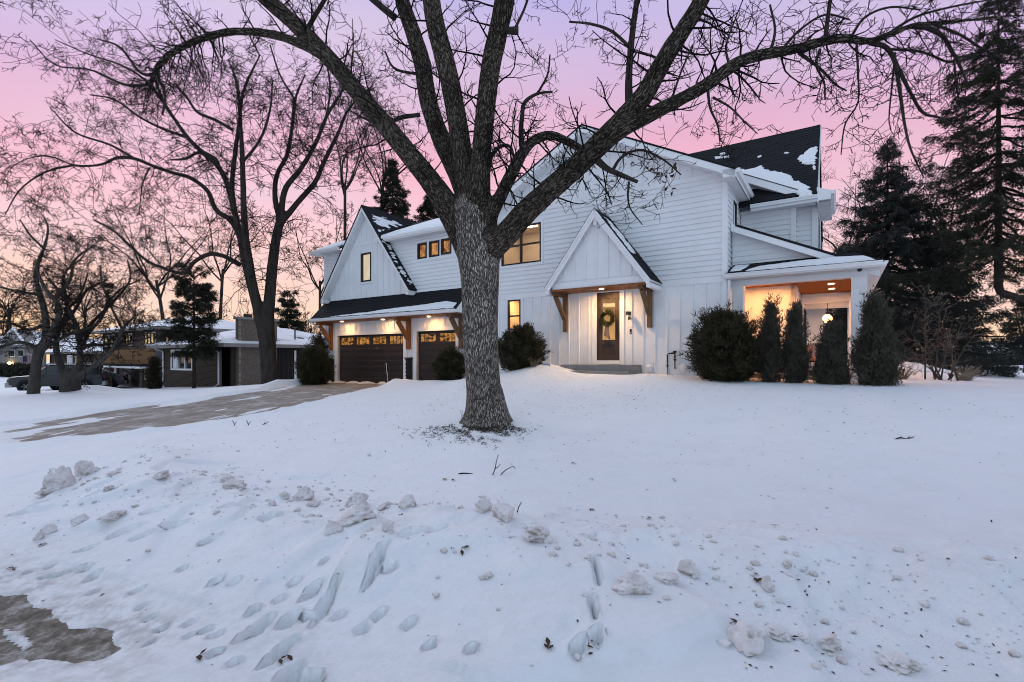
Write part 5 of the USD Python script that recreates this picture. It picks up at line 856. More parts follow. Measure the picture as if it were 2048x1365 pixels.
# a few dead leaves still hanging from the low twigs by the gable
lv = MB(); rl = np.random.default_rng(8)
for px, py in ((1245, 350), (1310, 352), (1325, 342), (1328, 360), (1343, 345), (1334, 380), (1347, 378), (1302, 335), (1338, 352), (1236, 352), (1352, 330), (1270, 330)):
    for _ in range(3):
        c = at(px + rl.normal(0, 4), py + rl.normal(0, 4), 8.7 + rl.normal(0, .1)); a = rl.normal(size=3); a /= np.linalg.norm(a); b = np.cross(a, rl.normal(size=3)); b /= np.linalg.norm(b); w = .028; lv.add([c - a * .05, c + b * w * .6, c + a * .05, c - b * w], [(0, 1, 2), (0, 2, 3)])
lv.map(lambda q: q - TB).build('hanging_leaves', M['leaf'], tr, kind='stuff')

# ---- the tall forked tree beside the driveway
LD = 23.5
def tree_from(name, label, base_px, rows, seed, cell, m, twig_fn, group=None, thick=3, wmul=.43):
    B = at(*base_px); B[2] = gz(B[0], B[1]) - .05; t = thing(name, label, 'tree', B, 0, group); L = [traced(r, 4 * len(r), wmul) for r in rows]
    woody(t, L[:thick] if thick else L, ['trunk'] + ['limb'] * 60, None, cell, .12, m, B, .01)
    for p, r in (L[thick:] if thick else []):
        v, f = tubes([p], [r], 7); put('branch', (v - B, f), M['bark2'], t, True)
    T = Twigs(seed, .0078); twig_fn(T, L); T.build(t, B, M['twig']); return t
d = LD
rows = [
 [(541, 790, d, 44), (540, 770, d, 38), (537, 720, d, 35), (534, 680, d, 36), (530, 650, d, 38), (527, 630, d, 38)],
 [(527, 645, d, 28), (516, 615, d, 24), (503, 568, d, 21), (490, 520, d + .3, 18), (480, 470, d + .5, 16), (462, 440, d + .5, 14)],
 [(522, 640, d, 26), (508, 580, d - .5, 19), (498, 520, d - .8, 17), (491, 470, d - 1, 15), (487, 400, d - 1, 13), (485, 325, d - 1, 11), (481, 250, d - 1, 9), (474, 170, d - 1, 7), (456, 118, d - 1, 4)],
 [(535, 650, d, 26), (540, 590, d, 24), (545, 530, d + .3, 22), (552, 480, d + .4, 20), (561, 438, d + .5, 18)],
 [(462, 440, d + .5, 12), (432, 420, d + .6, 11), (415, 382, d + .6, 10), (380, 356, d + .6, 9), (345, 346, d + .6, 8), (305, 332, d + .6, 8), (270, 318, d + .7, 8), (235, 316, d + .7, 7), (200, 330, d + .8, 6), (150, 331, d + .9, 5), (90, 312, d + 1, 4), (30, 330, d + 1, 3), (2, 370, d + 1, 2)],
 [(480, 470, d + .4, 14), (468, 420, d, 13), (455, 370, d - .2, 12), (437, 335, d - .3, 11), (410, 310, d - .4, 10), (375, 275, d - .4, 9), (350, 240, d - .5, 8), (328, 205, d - .5, 7), (310, 160, d - .5, 4)],
 [(475, 450, d - .5, 12), (464, 380, d - .6, 11), (470, 310, d - .6, 10), (478, 250, d - .6, 8), (488, 180, d - .6, 7), (520, 110, d - .6, 4)],
 [(560, 440, d + .5, 14), (550, 395, d + .6, 12), (554, 350, d + .7, 10), (574, 310, d + .8, 9), (585, 250, d + .9, 8), (590, 200, d + .9, 6), (610, 150, d + 1, 4)],
 [(561, 440, d + .4, 14), (570, 380, d + .3, 13), (600, 340, d + .2, 11), (630, 290, d + .1, 9), (655, 230, d, 8), (680, 190, d, 6), (700, 150, d, 4)],
 [(563, 445, d + .4, 14), (600, 400, d + .8, 12), (630, 365, d + .9, 11), (650, 320, d + 1, 10), (675, 270, d + 1.1, 8), (700, 215, d + 1.2, 6), (750, 175, d + 1.2, 4)],
 [(480, 530, d + .3, 12), (465, 522, d, 11), (445, 512, d - .3, 10), (418, 509, d - .6, 10), (388, 525, d - .9, 9), (368, 547, d - 1, 9), (322, 535, d - 1.2, 7), (290, 519, d - 1.4, 6), (258, 490, d - 1.5, 6), (226, 461, d - 1.6, 5), (187, 440, d - 1.7, 3)],
 [(437, 335, d - .3, 9), (430, 318, d - .3, 9), (400, 305, d - .4, 7), (370, 318, d - .4, 6), (340, 320, d - .5, 4)], [(465, 260, d - .9, 8), (430, 240, d - 1, 7), (395, 225, d - 1, 6), (370, 190, d - 1, 5), (340, 165, d - 1, 3)], [(375, 275, d - .4, 7), (330, 260, d - .5, 6), (280, 235, d - .5, 5), (230, 200, d - .5, 4), (180, 190, d - .5, 3)],
 [(328, 205, d - .5, 6), (290, 160, d - .5, 5), (240, 130, d - .5, 4), (180, 110, d - .5, 3), (110, 80, d - .5, 2)], [(270, 318, d + .7, 6), (220, 290, d + .8, 5), (150, 265, d + .8, 4), (100, 215, d + .8, 2)], [(485, 325, d - 1, 7), (520, 280, d - 1, 6), (540, 220, d - 1, 5), (545, 160, d - 1, 3)],
 [(300, 335, d + .6, 4), (285, 370, d + .6, 3), (278, 430, d + .6, 1.5)], [(150, 330, d + .8, 5), (90, 345, d + .8, 4), (40, 380, d + .8, 3), (10, 430, d + .8, 2)], [(590, 200, d + .9, 5), (560, 150, d + .9, 4), (540, 90, d + .9, 3)], [(655, 230, d, 5), (660, 170, d, 4), (650, 110, d, 3)],
]
def left_twigs(T, L):
    for i, (p, r) in enumerate(L[1:]):
        T.along(p, r, .30, 2.3, 3 if i > 2 else 2, start=.25, updown=.0, kids=(4, 4, 4), wander=.26, grav=-.035, spread=.85, ratio=.5, kink=.16)
tree_from('forked_tree', 'tall bare forked tree with drooping twigs beside the driveway', (541, 772, LD), rows, 21, .055, M['bark2'], left_twigs, thick=10)
def crab_twigs(T, L):
    for i, (p, r) in enumerate(L[1:]): T.along(p, r, .22, 1.5, 3, start=.2, updown=.35, kids=(4, 4, 4), wander=.3, grav=.0, spread=.9, ratio=.52, kink=.08)
d = 25.0
tree_from('crabapple_tree', 'grey crooked leaning crabapple trunk in front of the parked vehicle', (67, 790, d), [
 [(66, 800, d, 28), (67, 788, d, 24), (70, 755, d, 20), (74, 720, d, 19), (80, 700, d, 20), (90, 690, d, 20)],
 [(88, 692, d, 16), (92, 660, d, 14), (88, 620, d, 13), (80, 590, d, 12), (72, 560, d, 10), (75, 530, d, 8), (90, 490, d, 6), (95, 450, d, 4), (70, 410, d, 2.5)],
 [(92, 690, d, 14), (105, 660, d - .5, 12), (120, 625, d - .8, 11), (110, 600, d - 1, 10), (92, 580, d - 1.2, 8), (78, 550, d - 1.4, 6), (70, 520, d - 1.5, 4)],
 [(78, 700, d, 12), (60, 690, d - .5, 10), (40, 685, d - .8, 8), (15, 690, d - 1, 7), (-20, 700, d - 1.2, 6)],
 [(88, 650, d, 9), (60, 660, d + .3, 7), (30, 650, d + .5, 6), (-10, 640, d + .6, 4)], [(80, 590, d, 8), (45, 585, d - .3, 6), (0, 575, d - .4, 4)], [(110, 600, d - 1, 8), (140, 560, d - 1, 7), (150, 520, d - 1, 5), (190, 490, d - 1, 3)], [(90, 500, d, 5), (60, 470, d, 4), (40, 440, d, 2.5)], [(100, 690, d, 9), (140, 668, d - .6, 7), (170, 660, d - 1, 5), (200, 645, d - 1.3, 3)]], 31, .045, M['bark3'], crab_twigs, 'crabapple trees on the neighbouring lawn', thick=4)
d = 26.0
tree_from('crabapple_tree', 'wide low forking crabapple with several stems before the carport', (142, 785, d), [
 [(140, 796, d, 46), (141, 782, d, 40), (141, 765, d, 36), (140, 750, d, 34)],
 [(132, 760, d, 20), (124, 738, d, 15), (116, 715, d, 13), (112, 690, d + .3, 12), (118, 660, d + .5, 10), (135, 620, d + .6, 9), (128, 580, d + .7, 8), (130, 545, d + .8, 6), (165, 515, d + .8, 4), (180, 480, d + .8, 2.5)],
 [(146, 755, d, 20), (158, 735, d - .2, 14), (160, 700, d - .3, 12), (155, 660, d - .4, 11), (140, 625, d - .5, 9), (130, 600, d - .5, 7), (100, 560, d - .6, 5)],
 [(148, 757, d, 16), (170, 745, d - .5, 13), (195, 728, d - 1, 11), (225, 700, d - 1.4, 9), (245, 660, d - 1.6, 7), (262, 640, d - 1.7, 5), (290, 620, d - 1.8, 3)],
 [(160, 700, d - .3, 9), (180, 690, d - .3, 8), (205, 690, d - .2, 6), (232, 686, d - .1, 5), (280, 680, d, 3)], [(165, 690, d - .3, 9), (178, 665, d - .4, 8), (200, 640, d - .5, 7), (214, 610, d - .5, 6), (216, 580, d - .5, 5)], [(158, 680, d - .3, 8), (190, 640, d - .2, 7), (230, 600, d, 6), (260, 560, d, 4), (255, 520, d, 3)], [(118, 660, d + .5, 8), (150, 620, d + .6, 7), (175, 580, d + .6, 6), (215, 560, d + .6, 4)],
 [(135, 620, d + .6, 6), (160, 590, d + .6, 5), (175, 550, d + .7, 3)], [(245, 660, d - 1.6, 6), (225, 620, d - 1.5, 5), (205, 570, d - 1.4, 4), (200, 530, d - 1.4, 3)], [(225, 700, d - 1.4, 6), (255, 690, d - 1.5, 5), (300, 675, d - 1.6, 3)], [(214, 610, d - .5, 5), (240, 580, d - .5, 4), (280, 560, d - .5, 3)]], 32, .05, M['bark3'], crab_twigs, 'crabapple trees on the neighbouring lawn', thick=4)
# an old nest in the second crabapple
nest = MB(); rn = np.random.default_rng(3); c0 = at(215, 572, 25.5)
for _ in range(160):
    a = rn.uniform(0, 6.28); q = c0 + np.array([math.cos(a) * .2, math.sin(a) * .2, rn.normal(0, .06)]); e_ = np.array([-math.sin(a), math.cos(a), rn.normal(0, .3)]) + rn.normal(0, .4, 3); nest.tube([q - e_ * .16, q + e_ * .16], .008, 3)
nt = thing('bird_nest', 'dark twiggy bird nest held in the crabapple branches', 'nest', c0); nest.map(lambda q: q - c0).build('nest_twigs', M['twig'], nt, kind='stuff')

# ---- bare background trees, grown freely
def bare_tree(name, label, px, py, d, h_px, lean, seed, spread=.5, stems=4, m='twig', group=None, w=.15, zoff=0, lv=3):
    B = at(px, py, d); h = h_px * d / FPX; T = Twigs(seed); t = thing(name, label, 'tree', B, 0, group); rg = np.random.default_rng(seed); L = []
    tp = smoothpath([B - (0, 0, .3), B + (lean * h * .1, 0, h * .18), B + (lean * h * .2, 0, h * .34)], 8); tv, tf = tubes([tp], [np.linspace(w, w * .8, 8)], 8); put('trunk', (tv - B, tf), M['bark2'], t, True)
    for i in range(stems):
        a = i * 2.4 + rg.uniform(0, 1); dirn = np.array([math.cos(a) * spread + lean * .3, math.sin(a) * spread, 1.0]); p = [tp[-2 - i % 3]]
        for k in range(6): dirn = dirn / np.linalg.norm(dirn) + rg.normal(0, .16, 3) + (0, 0, .06); p.append(p[-1] + dirn / np.linalg.norm(dirn) * h * .66 / 6)
        p = smoothpath(p, 18); r = np.linspace(w * .55, .018, 18); tv, tf = tubes([p], [r], 6); put('limb', (tv - B, tf), M['bark2'], t, True); L.append((p, r))
    for p, r in L: T.along(p, r, h * .06, h * .24, lv, start=.12, updown=.25, kids=(4, 4, 3), wander=.2, grav=.02, spread=.75, ratio=.5)
    for c in range(3): T.R[c] = [np.maximum(q, .010 if c == 0 else .014) for q in T.R[c]]
    T.build(t, B, M[m])
    return t
bare_tree('bare_tree', 'thin bare tree behind the brick neighbour house, right of the dark pine', 440, 640, 46, 300, .1, 101, .55, 5, group='bare trees behind the houses')
bare_tree('bare_tree', 'bare tree behind the neighbour house, left of the dark pine', 330, 660, 44, 290, -.3, 102, .6, 6, group='bare trees behind the houses')
bare_tree('bare_tree', 'spindly bare tree rising behind the left end of the farmhouse roof', 640, 640, 40, 230, .0, 103, .6, 5, 'twig', group='bare trees behind the houses', w=.12)
bare_tree('bare_tree', 'tall bare tree standing behind the steep garage dormer', 690, 480, 45, 330, .0, 104, .45, 5, group='bare trees behind the houses', w=.15)
bare_tree('bare_tree', 'tall bare tree beside the pointed spruce behind the garage roof', 760, 470, 47, 320, .1, 105, .45, 5, group='bare trees behind the houses', w=.15)
bare_tree('bare_tree', 'hazy bare tree behind the right side of the farmhouse', 1690, 640, 45, 330, .0, 106, .6, 6, 'twig', group='bare trees behind the houses', w=.2)
bare_tree('bare_tree', 'bare tree between the two spruces on the right', 1850, 660, 48, 390, .0, 107, .5, 6, 'twig', group='bare trees behind the houses', w=.25)
bare_tree('bare_tree', 'bare tree at the far left behind the gabled house', 20, 680, 60, 180, .0, 108, .6, 5, group='bare trees behind the houses', w=.15)
bare_tree('bare_tree', 'bare tree far behind the crabapples', 170, 680, 62, 190, .0, 109, .6, 5, group='bare trees behind the houses', w=.15)
#bare_tree('bare_tree', 'thick-limbed bare tree with bowed trunk at the right edge of the picture', 2090, 600, 16, 420, -.6, 110, .6, 4, group='bare trees behind the houses', w=.28)

# ---- conifers
def needle_tris(P, D, rng, n, length, width, jitter):
    """n thin triangles around each point P pointing along D with jitter."""
    k = len(P); P = np.repeat(P, n, 0) + rng.normal(0, 1, (k * n, 3)) * length * .35; D = np.repeat(D, n, 0) + rng.normal(0, jitter, (k * n, 3)); D /= np.linalg.norm(D, axis=1, keepdims=True) + 1e-9
    W = np.cross(D, rng.normal(size=D.shape)); W /= np.linalg.norm(W, axis=1, keepdims=True) + 1e-9; L = length * rng.uniform(.6, 1.3, (len(P), 1)); w = width * rng.uniform(.6, 1.3, (len(P), 1))
    V = np.stack([P - W * w * .5, P + W * w * .5, P + D * L], 1).reshape(-1, 3); return V, np.arange(len(V)).reshape(-1, 3)
def conifer(name, label, px, py, d, h_px, wid_px, seed, m, dens=1.0, droop=.35, gap=.0, bare=.06, zb=None, group=None, lean=0., needle=.11, whorl=.42, point=1.0, bend=None):
    rng = np.random.default_rng(seed); B = at(px, py, d); h = h_px * d / FPX; R = wid_px * d / FPX / 2; t = thing(name, label, 'conifer', B, 0, group)
    tp = np.array([[lean * (max(z, 0) / h) ** 1.5 * h, 0, z] for z in np.linspace(-.4, h * .985, 60)])
    if bend: tp[:, 0] += bend(np.linspace(0, 1, 60)) * h
    tv, tf = tubes([tp], [np.linspace(.009 * h + .04, .02, 60)], 8); put('trunk', (tv, tf), M['bark2'], t, True)
    VV, FF, n0 = [], [], 0; bp, brd = [], []; z = h * bare
    while z < h * .97:
        u = z / h; rr = R * ((1 - u) ** point) * (1.0 if u > .12 else .75 + 2 * u); nb = int(rng.integers(5, 8)) if u < .85 else 4; a0 = rng.uniform(0, 6.28); i = min(int((z + .4) / (h * .985 + .4) * 59), 58); ax = tp[i]
        for k in range(nb):
            if rng.random() < gap: continue
            a = a0 + k * 2 * math.pi / nb + rng.normal(0, .25); L = max(.25, rr * rng.uniform(.5, 1.15)); o = np.array([math.cos(a), math.sin(a), 0]); s_ = np.linspace(0, 1, 9)
            dz = L * (-droop * s_ * (1 - .55 * s_ ** 2) + (.12 if u > .5 else .0) * s_ + (.7 * s_ if u > .9 else 0)); p = np.array([ax[0], ax[1], z]) + o * (L * s_)[:, None] + np.stack([0 * dz, 0 * dz, dz], 1) + rng.normal(0, .02, (9, 3)) * L * .4
            bp.append(p); brd.append(np.linspace(.022 + .012 * L, .006, 9))
            ns = int(max(6, L * 16 * dens)); tt = rng.uniform(.12, 1, ns) ** .8; pi = p[0] + 0 * tt[:, None]; x = tt * 8; j = np.minimum(x.astype(int), 7); base_p = p[j] + (p[j + 1] - p[j]) * (x - j)[:, None]; sd_ = rng.choice([-1, 1], ns); lat = np.stack([-o[1] * sd_, o[0] * sd_, -.35 - .5 * rng.random(ns)], 1) + o * .8; lat /= np.linalg.norm(lat, axis=1, keepdims=True); ll = L * .34 * (1.15 - tt) * rng.uniform(.5, 1.2, ns) + .10
            st = np.linspace(.0, 1, 5); Q = (base_p[:, None] + lat[:, None] * (ll[:, None] * st)[..., None]).reshape(-1, 3); Q[:, 2] -= (ll[:, None] * st ** 2 * .3).reshape(-1); V, F = needle_tris(Q, np.repeat(lat, 5, 0), rng, 4, needle, needle * .30, .65); VV.append(V); FF.append(F + n0); n0 += len(V)
        z += whorl * (1 - .45 * u) * rng.uniform(.7, 1.3)
    tv, tf = tubes(bp, brd, 4); put('boughs', (tv, tf), M['bark2'], t, True, kind='stuff'); put('needles', (np.vstack(VV), np.vstack(FF)), M[m], t, kind='stuff'); return t
conifer('spruce_tree', 'blue spruce with pointed top just right of the porch', 1775, 752, 24, 478, 480, 201, 'blue', 1.35, .36, .04, group='spruces behind the house', needle=.13, whorl=.42)
conifer('spruce_tree', 'tall dark spruce with bowed trunk and gaps in its boughs at the right edge', 1997, 770, 19.5, 800, 500, 202, 'spruce', 1.3, .55, .12, .32, group='spruces behind the house', needle=.13, whorl=.62, point=.72, bend=lambda u: .17 * ss(.26 - u, 0, .06))
conifer('spruce_tree', 'lower dark spruce between the pointed spruce and the tall one', 1872, 745, 27, 330, 280, 203, 'spruce', .9, .4, .14, .12, group='spruces behind the house', needle=.14, point=.7)
conifer('spruce_tree', 'small spruce on the far right beyond the lawn', 2050, 748, 33, 178, 180, 204, 'spruce', 1.0, .28, .12, .36, group='spruces behind the house', needle=.15)
conifer('spruce_tree', 'pointed spruce rising behind the garage roof', 785, 480, 42, 165, 150, 205, 'spruce', .8, .4, .05, 0, group='spruces behind the house', needle=.2)
conifer('spruce_tree', 'spruce half hidden by the big tree behind the garage roof', 858, 480, 43, 90, 150, 206, 'spruce', .8, .4, .05, 0, group='spruces behind the house', needle=.2)
conifer('spruce_tree', 'dark spruce far off beside the pale shed', 1930, 736, 60, 100, 120, 207, 'spruce', .5, .35, .05, .1, group='spruces behind the house', needle=.3, whorl=.7)
conifer('spruce_tree', 'far dark spruce filling the gap right of the porch', 1690, 745, 40, 160, 150, 208, 'spruce', .6, .35, .05, .02, group='spruces behind the house', needle=.25, whorl=.6)
conifer('pine_tree', 'bushy dark pine in front of the brick neighbour house', 388, 768, 28, 232, 128, 209, 'spruce', 1.1, -.1, .34, .26, needle=.16, point=.28, whorl=.36, group=None)
conifer('pine_tree', 'ragged pine top behind the forked tree', 575, 700, 42, 115, 90, 210, 'spruce', .9, -.15, .3, .2, needle=.22, point=.5, whorl=.6)
# ---- shrubs against the house
def before(px, off): r = (px - CX) / FPX; p = P0 - off * N2; return (p + (r * p[1] - p[0]) / (U2[0] - r * U2[1]) * U2)[1]
def shrub(name, label, px, py, d, h_px, w_px, seed, m, kind='round', n=9000, group=None, spray=.13):
    rng = np.random.default_rng(seed); B = at(px, py, d); B[2] = gz(B[0], B[1]) - .06; h = h_px * d / FPX; R = w_px * d / FPX / 2 * (.80 if kind == 'round' else .52); h *= .90; t = thing(name, label, 'shrub', B, 0, group)
    k = n // 26; u = rng.beta(1.1, 1.25, k); a = rng.uniform(0, 2 * np.pi, k); q = rng.random(k) ** .45
    prof = np.sqrt(np.clip(1 - (2 * u * .93 - .80) ** 2, .02, 1)) if kind == 'round' else np.minimum(1, .66 + 2.0 * u) * np.clip(1 - u, 0, 1) ** 1.05 * 1.25
    lob = 1 + (.5 if kind == 'round' else .75) * (meshkit.fbm(np.stack([np.cos(a) * 1.5, np.sin(a) * 1.5, u * 3.2], 1) + seed, 3, seed) - .5) * 2; r = R * prof * q * lob * .92; o = np.stack([np.cos(a), np.sin(a), 0 * a], 1)
    P = o * r[:, None] + np.stack([0 * a, 0 * a, u * h * .92], 1); D = o * ((.8 if kind == 'round' else .30) * (q * prof)[:, None] + .05) + np.array([0, 0, 1.]) * (.62 if kind == 'round' else 1.0) + rng.normal(0, .22, (k, 3)); D /= np.linalg.norm(D, axis=1, keepdims=True)
    ln = (.26 + .34 * rng.random(k) ** 2) * (1 if kind == 'round' else 1.05) * min(1.15, h / 1.6); st = np.linspace(-.35, 1, 26); Q = P[:, None] + D[:, None] * (ln[:, None] * st)[..., None]; Q[..., 2] -= ln[:, None] * st ** 2 * .10
    jit = rng.normal(0, 1, Q.shape) * (ln[:, None] * .16 * (1.08 - st))[..., None]; Q = (Q + jit).reshape(-1, 3); Q[:, 2] = np.maximum(Q[:, 2], .02)
    V, F = needle_tris(Q, np.repeat(D, 26, 0), rng, 3, spray, spray * .24, .5); put('foliage', (V, F), M[m], t, kind='stuff')
    paths = []; 
    for i in range(26 if kind == 'round' else 16):
        aa = rng.uniform(0, 6.28); k = rng.uniform(.3, .9); e_ = np.array([math.cos(aa) * R * k * (.8 if kind == 'round' else .35), math.sin(aa) * R * k * (.8 if kind == 'round' else .35), h * rng.uniform(.5, .85)]); paths.append(smoothpath([(e_[0] * .1, e_[1] * .1, -.05), (e_[0] * .6, e_[1] * .6, e_[2] * .45), tuple(e_)], 6))
    v, f = tubes(paths, [np.linspace(.022, .006, 6)] * len(paths), 4); put('stems', (v, f), M['bark2'], t, True, kind='stuff'); return t
shrub('round_shrub', 'rounded dark arborvitae bush under the narrow sash window', 1043, 750, 17.6, 92, 100, 301, 'arbor', n=9000)
shrub('round_shrub', 'large rounded arborvitae bush at the right corner of the house', 1452, 766, before(1452, .9), 150, 132, 302, 'arbor', n=15000)
shrub('round_shrub', 'bush in front of the single garage door beside the big trunk', 902, 768, 19.8, 66, 74, 303, 'arbor', n=6000)
shrub('round_shrub', 'dark yew bush left of the garage stone pier', 630, 768, 24.2, 82, 64, 304, 'arbor', n=7000)
shrub('round_shrub', 'tall dark evergreen bush tucked behind the left end of the garage', 640, 752, 26.5, 102, 46, 309, 'arbor', n=5000)
for px, h_, w_, sd_, n_, lab in ((1543, 168, 58, 305, 4600, 'leftmost slim juniper in front of the porch'), (1590, 160, 58, 306, 4600, 'second slim juniper in front of the porch'), (1662, 126, 96, 307, 6500, 'third juniper, under the pendant lamp of the porch'), (1750, 188, 124, 308, 11000, 'broadest juniper at the right corner column of the porch')):
    shrub('conical_juniper', lab, px, 768, before(px, .85), h_, w_, sd_, 'juniper', 'cone', n_, 'junipers along the porch', .11)
shrub('conical_juniper', 'small dark evergreen cone beside the carport of the brick neighbour house', 308, 780, 29.5, 66, 30, 310, 'arbor', 'cone', 2500, None, .18)
# bare shrub and dried perennials right of the porch
B = at(1872, 771, 14.5); B[2] = gz(B[0], B[1]) - .05; t = thing('bare_shrub', 'leafless multi-stemmed shrub in the snow right of the porch', 'shrub', B); T = Twigs(61); rg = np.random.default_rng(6); L = []
for px, py in ((1868, 600), (1838, 630), (1812, 655), (1805, 690), (1905, 640), (1935, 645), (1955, 660), (1880, 620), (1850, 580), (1825, 720)):
    e_ = at(px, py, 14.5 + rg.normal(0, .5)); s0 = B + (rg.normal(0, .16), rg.normal(0, .16), 0); L.append((smoothpath([s0, s0 + (e_ - s0) * .45 + (0, 0, .14), e_], 12), np.linspace(.024, .006, 12)))
for p, r in L:
    v, f = tubes([p], [r], 6); put('stem', (v - B, f), M['bark3'], t, True); T.along(p, r, .20, .5, 2, start=.25, updown=.3, kids=(2, 3, 3), wander=.2, grav=.02, spread=.6, ratio=.55)
T.build(t, B, M['twiggrey'])
def tuft(label, px, py, d, n, w, hgt, seed):
    rg = np.random.default_rng(seed); B = at(px, py, d); B[2] = gz(B[0], B[1]) - .03; t = thing('dried_perennial', label, 'dry plant', B, 0, 'dried perennials beside the porch'); P, R = [], []
    for _ in range(n):
        a = rg.uniform(0, 6.28); k = rg.uniform(0, .25) * w; s0 = np.array([math.cos(a) * k, math.sin(a) * k, 0]); e_ = s0 + np.array([math.cos(a) * w * rg.uniform(.1, .7), math.sin(a) * w * rg.uniform(.1, .7), hgt * rg.uniform(.4, 1)]); m_ = (s0 + e_) / 2 + (0, 0, .08); P.append(smoothpath([s0, m_, e_], 5)); R.append(np.linspace(.008, .005, 5))
    v, f = tubes(P, R, 3); put('dry_stalks', (v, f), M['grass'], t, True, kind='stuff')
tuft('pale dry stalks left of the leafless shrub', 1805, 767, 14.3, 70, .5, .42, 71); tuft('pale dry stalks right of the leafless shrub', 1928, 767, 14.4, 90, .6, .5, 72); tuft('low dry stalks beneath the broadest juniper', 1782, 760, 15, 40, .4, .35, 73); tuft('sparse dry stalks at the foot of the round bush by the sash window', 1068, 750, 17.0, 26, .4, .45, 74)
# ---------------------------------------------------------------- neighbouring houses
M['brickwall'] = plain('grey_brown_brick', (.10, .078, .06), .9, .1, .3, 9., .3, 60., isl=.4); M['mortar'] = plain('pale_mortar', (.27, .24, .21), .95, .05, .1, 10.); M['brickpale'] = plain('weathered_pale_brick', (.26, .22, .18), .9, .1, .3, 9., .3, 60., isl=.45)
M['darkside'] = plain('dark_brown_siding', (.07, .05, .037), .8, .2, .2, 4.); M['cedar'] = plain('cedar_shakes', (.33, .19, .095), .85, .1, .3, 7., isl=.35); M['bluegrey'] = plain('blue_grey_siding', (.075, .08, .09), .8, .2, .15, 4.); M['greyside'] = plain('grey_siding', (.21, .20, .19), .8, .2, .1, 3.); M['almost'] = plain('charcoal_panel', (.014, .014, .016), .7, .2, .1, 3.)
M['olive'] = plain('dull_olive_panel', (.07, .055, .035), .8, .2, .2, 3.)
def bricks(mb_list, fr, poly, h, parent, m, mm, cw=.21, ch=.075):
    """Courses of single bricks on a mortar bed (too small in the photo to be told apart one by one: one mesh)."""
    b = MB(); slab(b, fr, poly, -.12, h - .012); b.build('mortar_bed', mm, parent); k = MB(); a0, z0, a1, z1 = poly.bounds; z, row = z0, 0; rg = np.random.default_rng(int(a0 * 10 + 500))
    while z < z1 - .02:
        a = a0 - (cw / 2 if row % 2 else 0)
        while a < a1:
            l, r, t, bt = max(a, a0) + .006, min(a + cw, a1) - .006, min(z + ch, z1) - .006, z + .006
            if r - l > .03 and poly.contains(Point((l + r) / 2, (t + bt) / 2)): fbox(k, fr, l, r, bt, t, -.0, h + rg.uniform(-.003, .004))
            a += cw
        z += ch; row += 1
    k.build('bricks', m, parent, kind='stuff')
KN = np.array([(462 - CX) / FPX * 29., 29.]); TK = lambda v: np.concatenate([np.asarray(v, float)[..., :2] @ RH.T + KN, np.asarray(v, float)[..., 2:]], -1)
NB = thing('brick_house', 'low grey-brick neighbour house with broad chimney and snowy roof', 'house', (*KN, 0), -33.8)
nf = Fr((0, 0, 0), (1, 0, 0)); ns = Fr((0, 0, 0), (0, 1, 0))
w = wall(nf, sbox(-4.6, -.2, -1.35, 2.62), NB, M['brickwall'], 'front_wall'); bricks(None, nf, sbox(-4.6, -.2, -1.35, 2.62), .02, w, M['brickwall'], M['mortar'])
trimbox(nf, -4.4, -.02, -.1, 2.62, -.9, -.8, NB, M['almost'], 'entry_panel'); trimbox(nf, -.14, .0, -.1, 2.62, -.7, .0, NB, M['darkside'], 'entry_pier')
w = wall(nf, sbox(-9.2, -.2, -4.61, 2.62).difference(sbox(-7.9, 1.25, -5.0, 2.4)), NB, M['brickwall'], 'front_wall'); bricks(None, nf, sbox(-9.2, -.2, -4.61, 1.15), .02, w, M['brickwall'], M['mortar'])
cs = MB()
for b in ((-8.02, -4.88, 2.4, 2.52), (-8.02, -4.88, 1.13, 1.25), (-8.02, -7.9, 1.25, 2.4), (-5.0, -4.88, 1.25, 2.4), (-7.0, -6.9, 1.25, 2.4), (-6.0, -5.9, 1.25, 2.4)): fbox(cs, nf, *b, -.05, .05)
pw_ = cs.build('picture_window', M['trim'], NB); 
for a in (-7.9, -6.9, -5.9): trimbox(nf, a + .01, a + .89, 1.26, 2.39, -.06, -.05, pw_, M['darkglass'], 'pane')
trimbox(nf, -7.88, -7.3, 1.27, 2.38, -.045, -.04, pw_, M['siding'], 'blind')
w = wall(ns, sbox(.0, -.2, 9.5, 2.62), NB, M['almost'], 'side_wall'); lap(ns, sbox(.02, .3, .28, 2.6), .3, .16, w, M['darkside']); 
for a in np.arange(3.0, 9.2, .3): trimbox(ns, a, a + .02, .0, 2.6, .0, .015, w, M['darkside'], 'groove_strip')
trimbox(ns, 4.05, 4.17, .35, 2.45, 0, .05, NB, M['trim'], 'white_post'); trimbox(ns, 5.15, 5.25, .75, 2.55, 0, .05, NB, M['trim'], 'window_casing'); trimbox(ns, 5.3, 6.0, .85, 2.45, 0, .03, NB, M['olive'], 'window_blind')
ch = MB().box(.31, .36, .28, 2.66, -.2, .0); cf = Fr((.34, 0, 0), (0, 1, 0)); cp = MB().box(.0, .33, .30, 2.64, -.2, 4.36).build('chimney', M['mortar'], NB); bricks(None, cf, sbox(.28, -.2, 2.66, 4.28), .02, cp, M['brickpale'], M['mortar'])
cfl = Fr((0, .28, 0), (1, 0, 0)); bricks(None, cfl, sbox(.0, -.2, .36, 4.28), .02, cp, M['brickpale'], M['mortar']); MB().box(-.1, .44, .18, 2.76, 4.28, 4.42).build('chimney_cap', M['concrete'], cp); MB().box(.05, .3, .7, 1.1, 4.42, 4.62).build('flue', M['brickwall'], cp); MB().box(.05, .3, 1.6, 2.0, 4.42, 4.55).build('flue', M['brickwall'], cp)
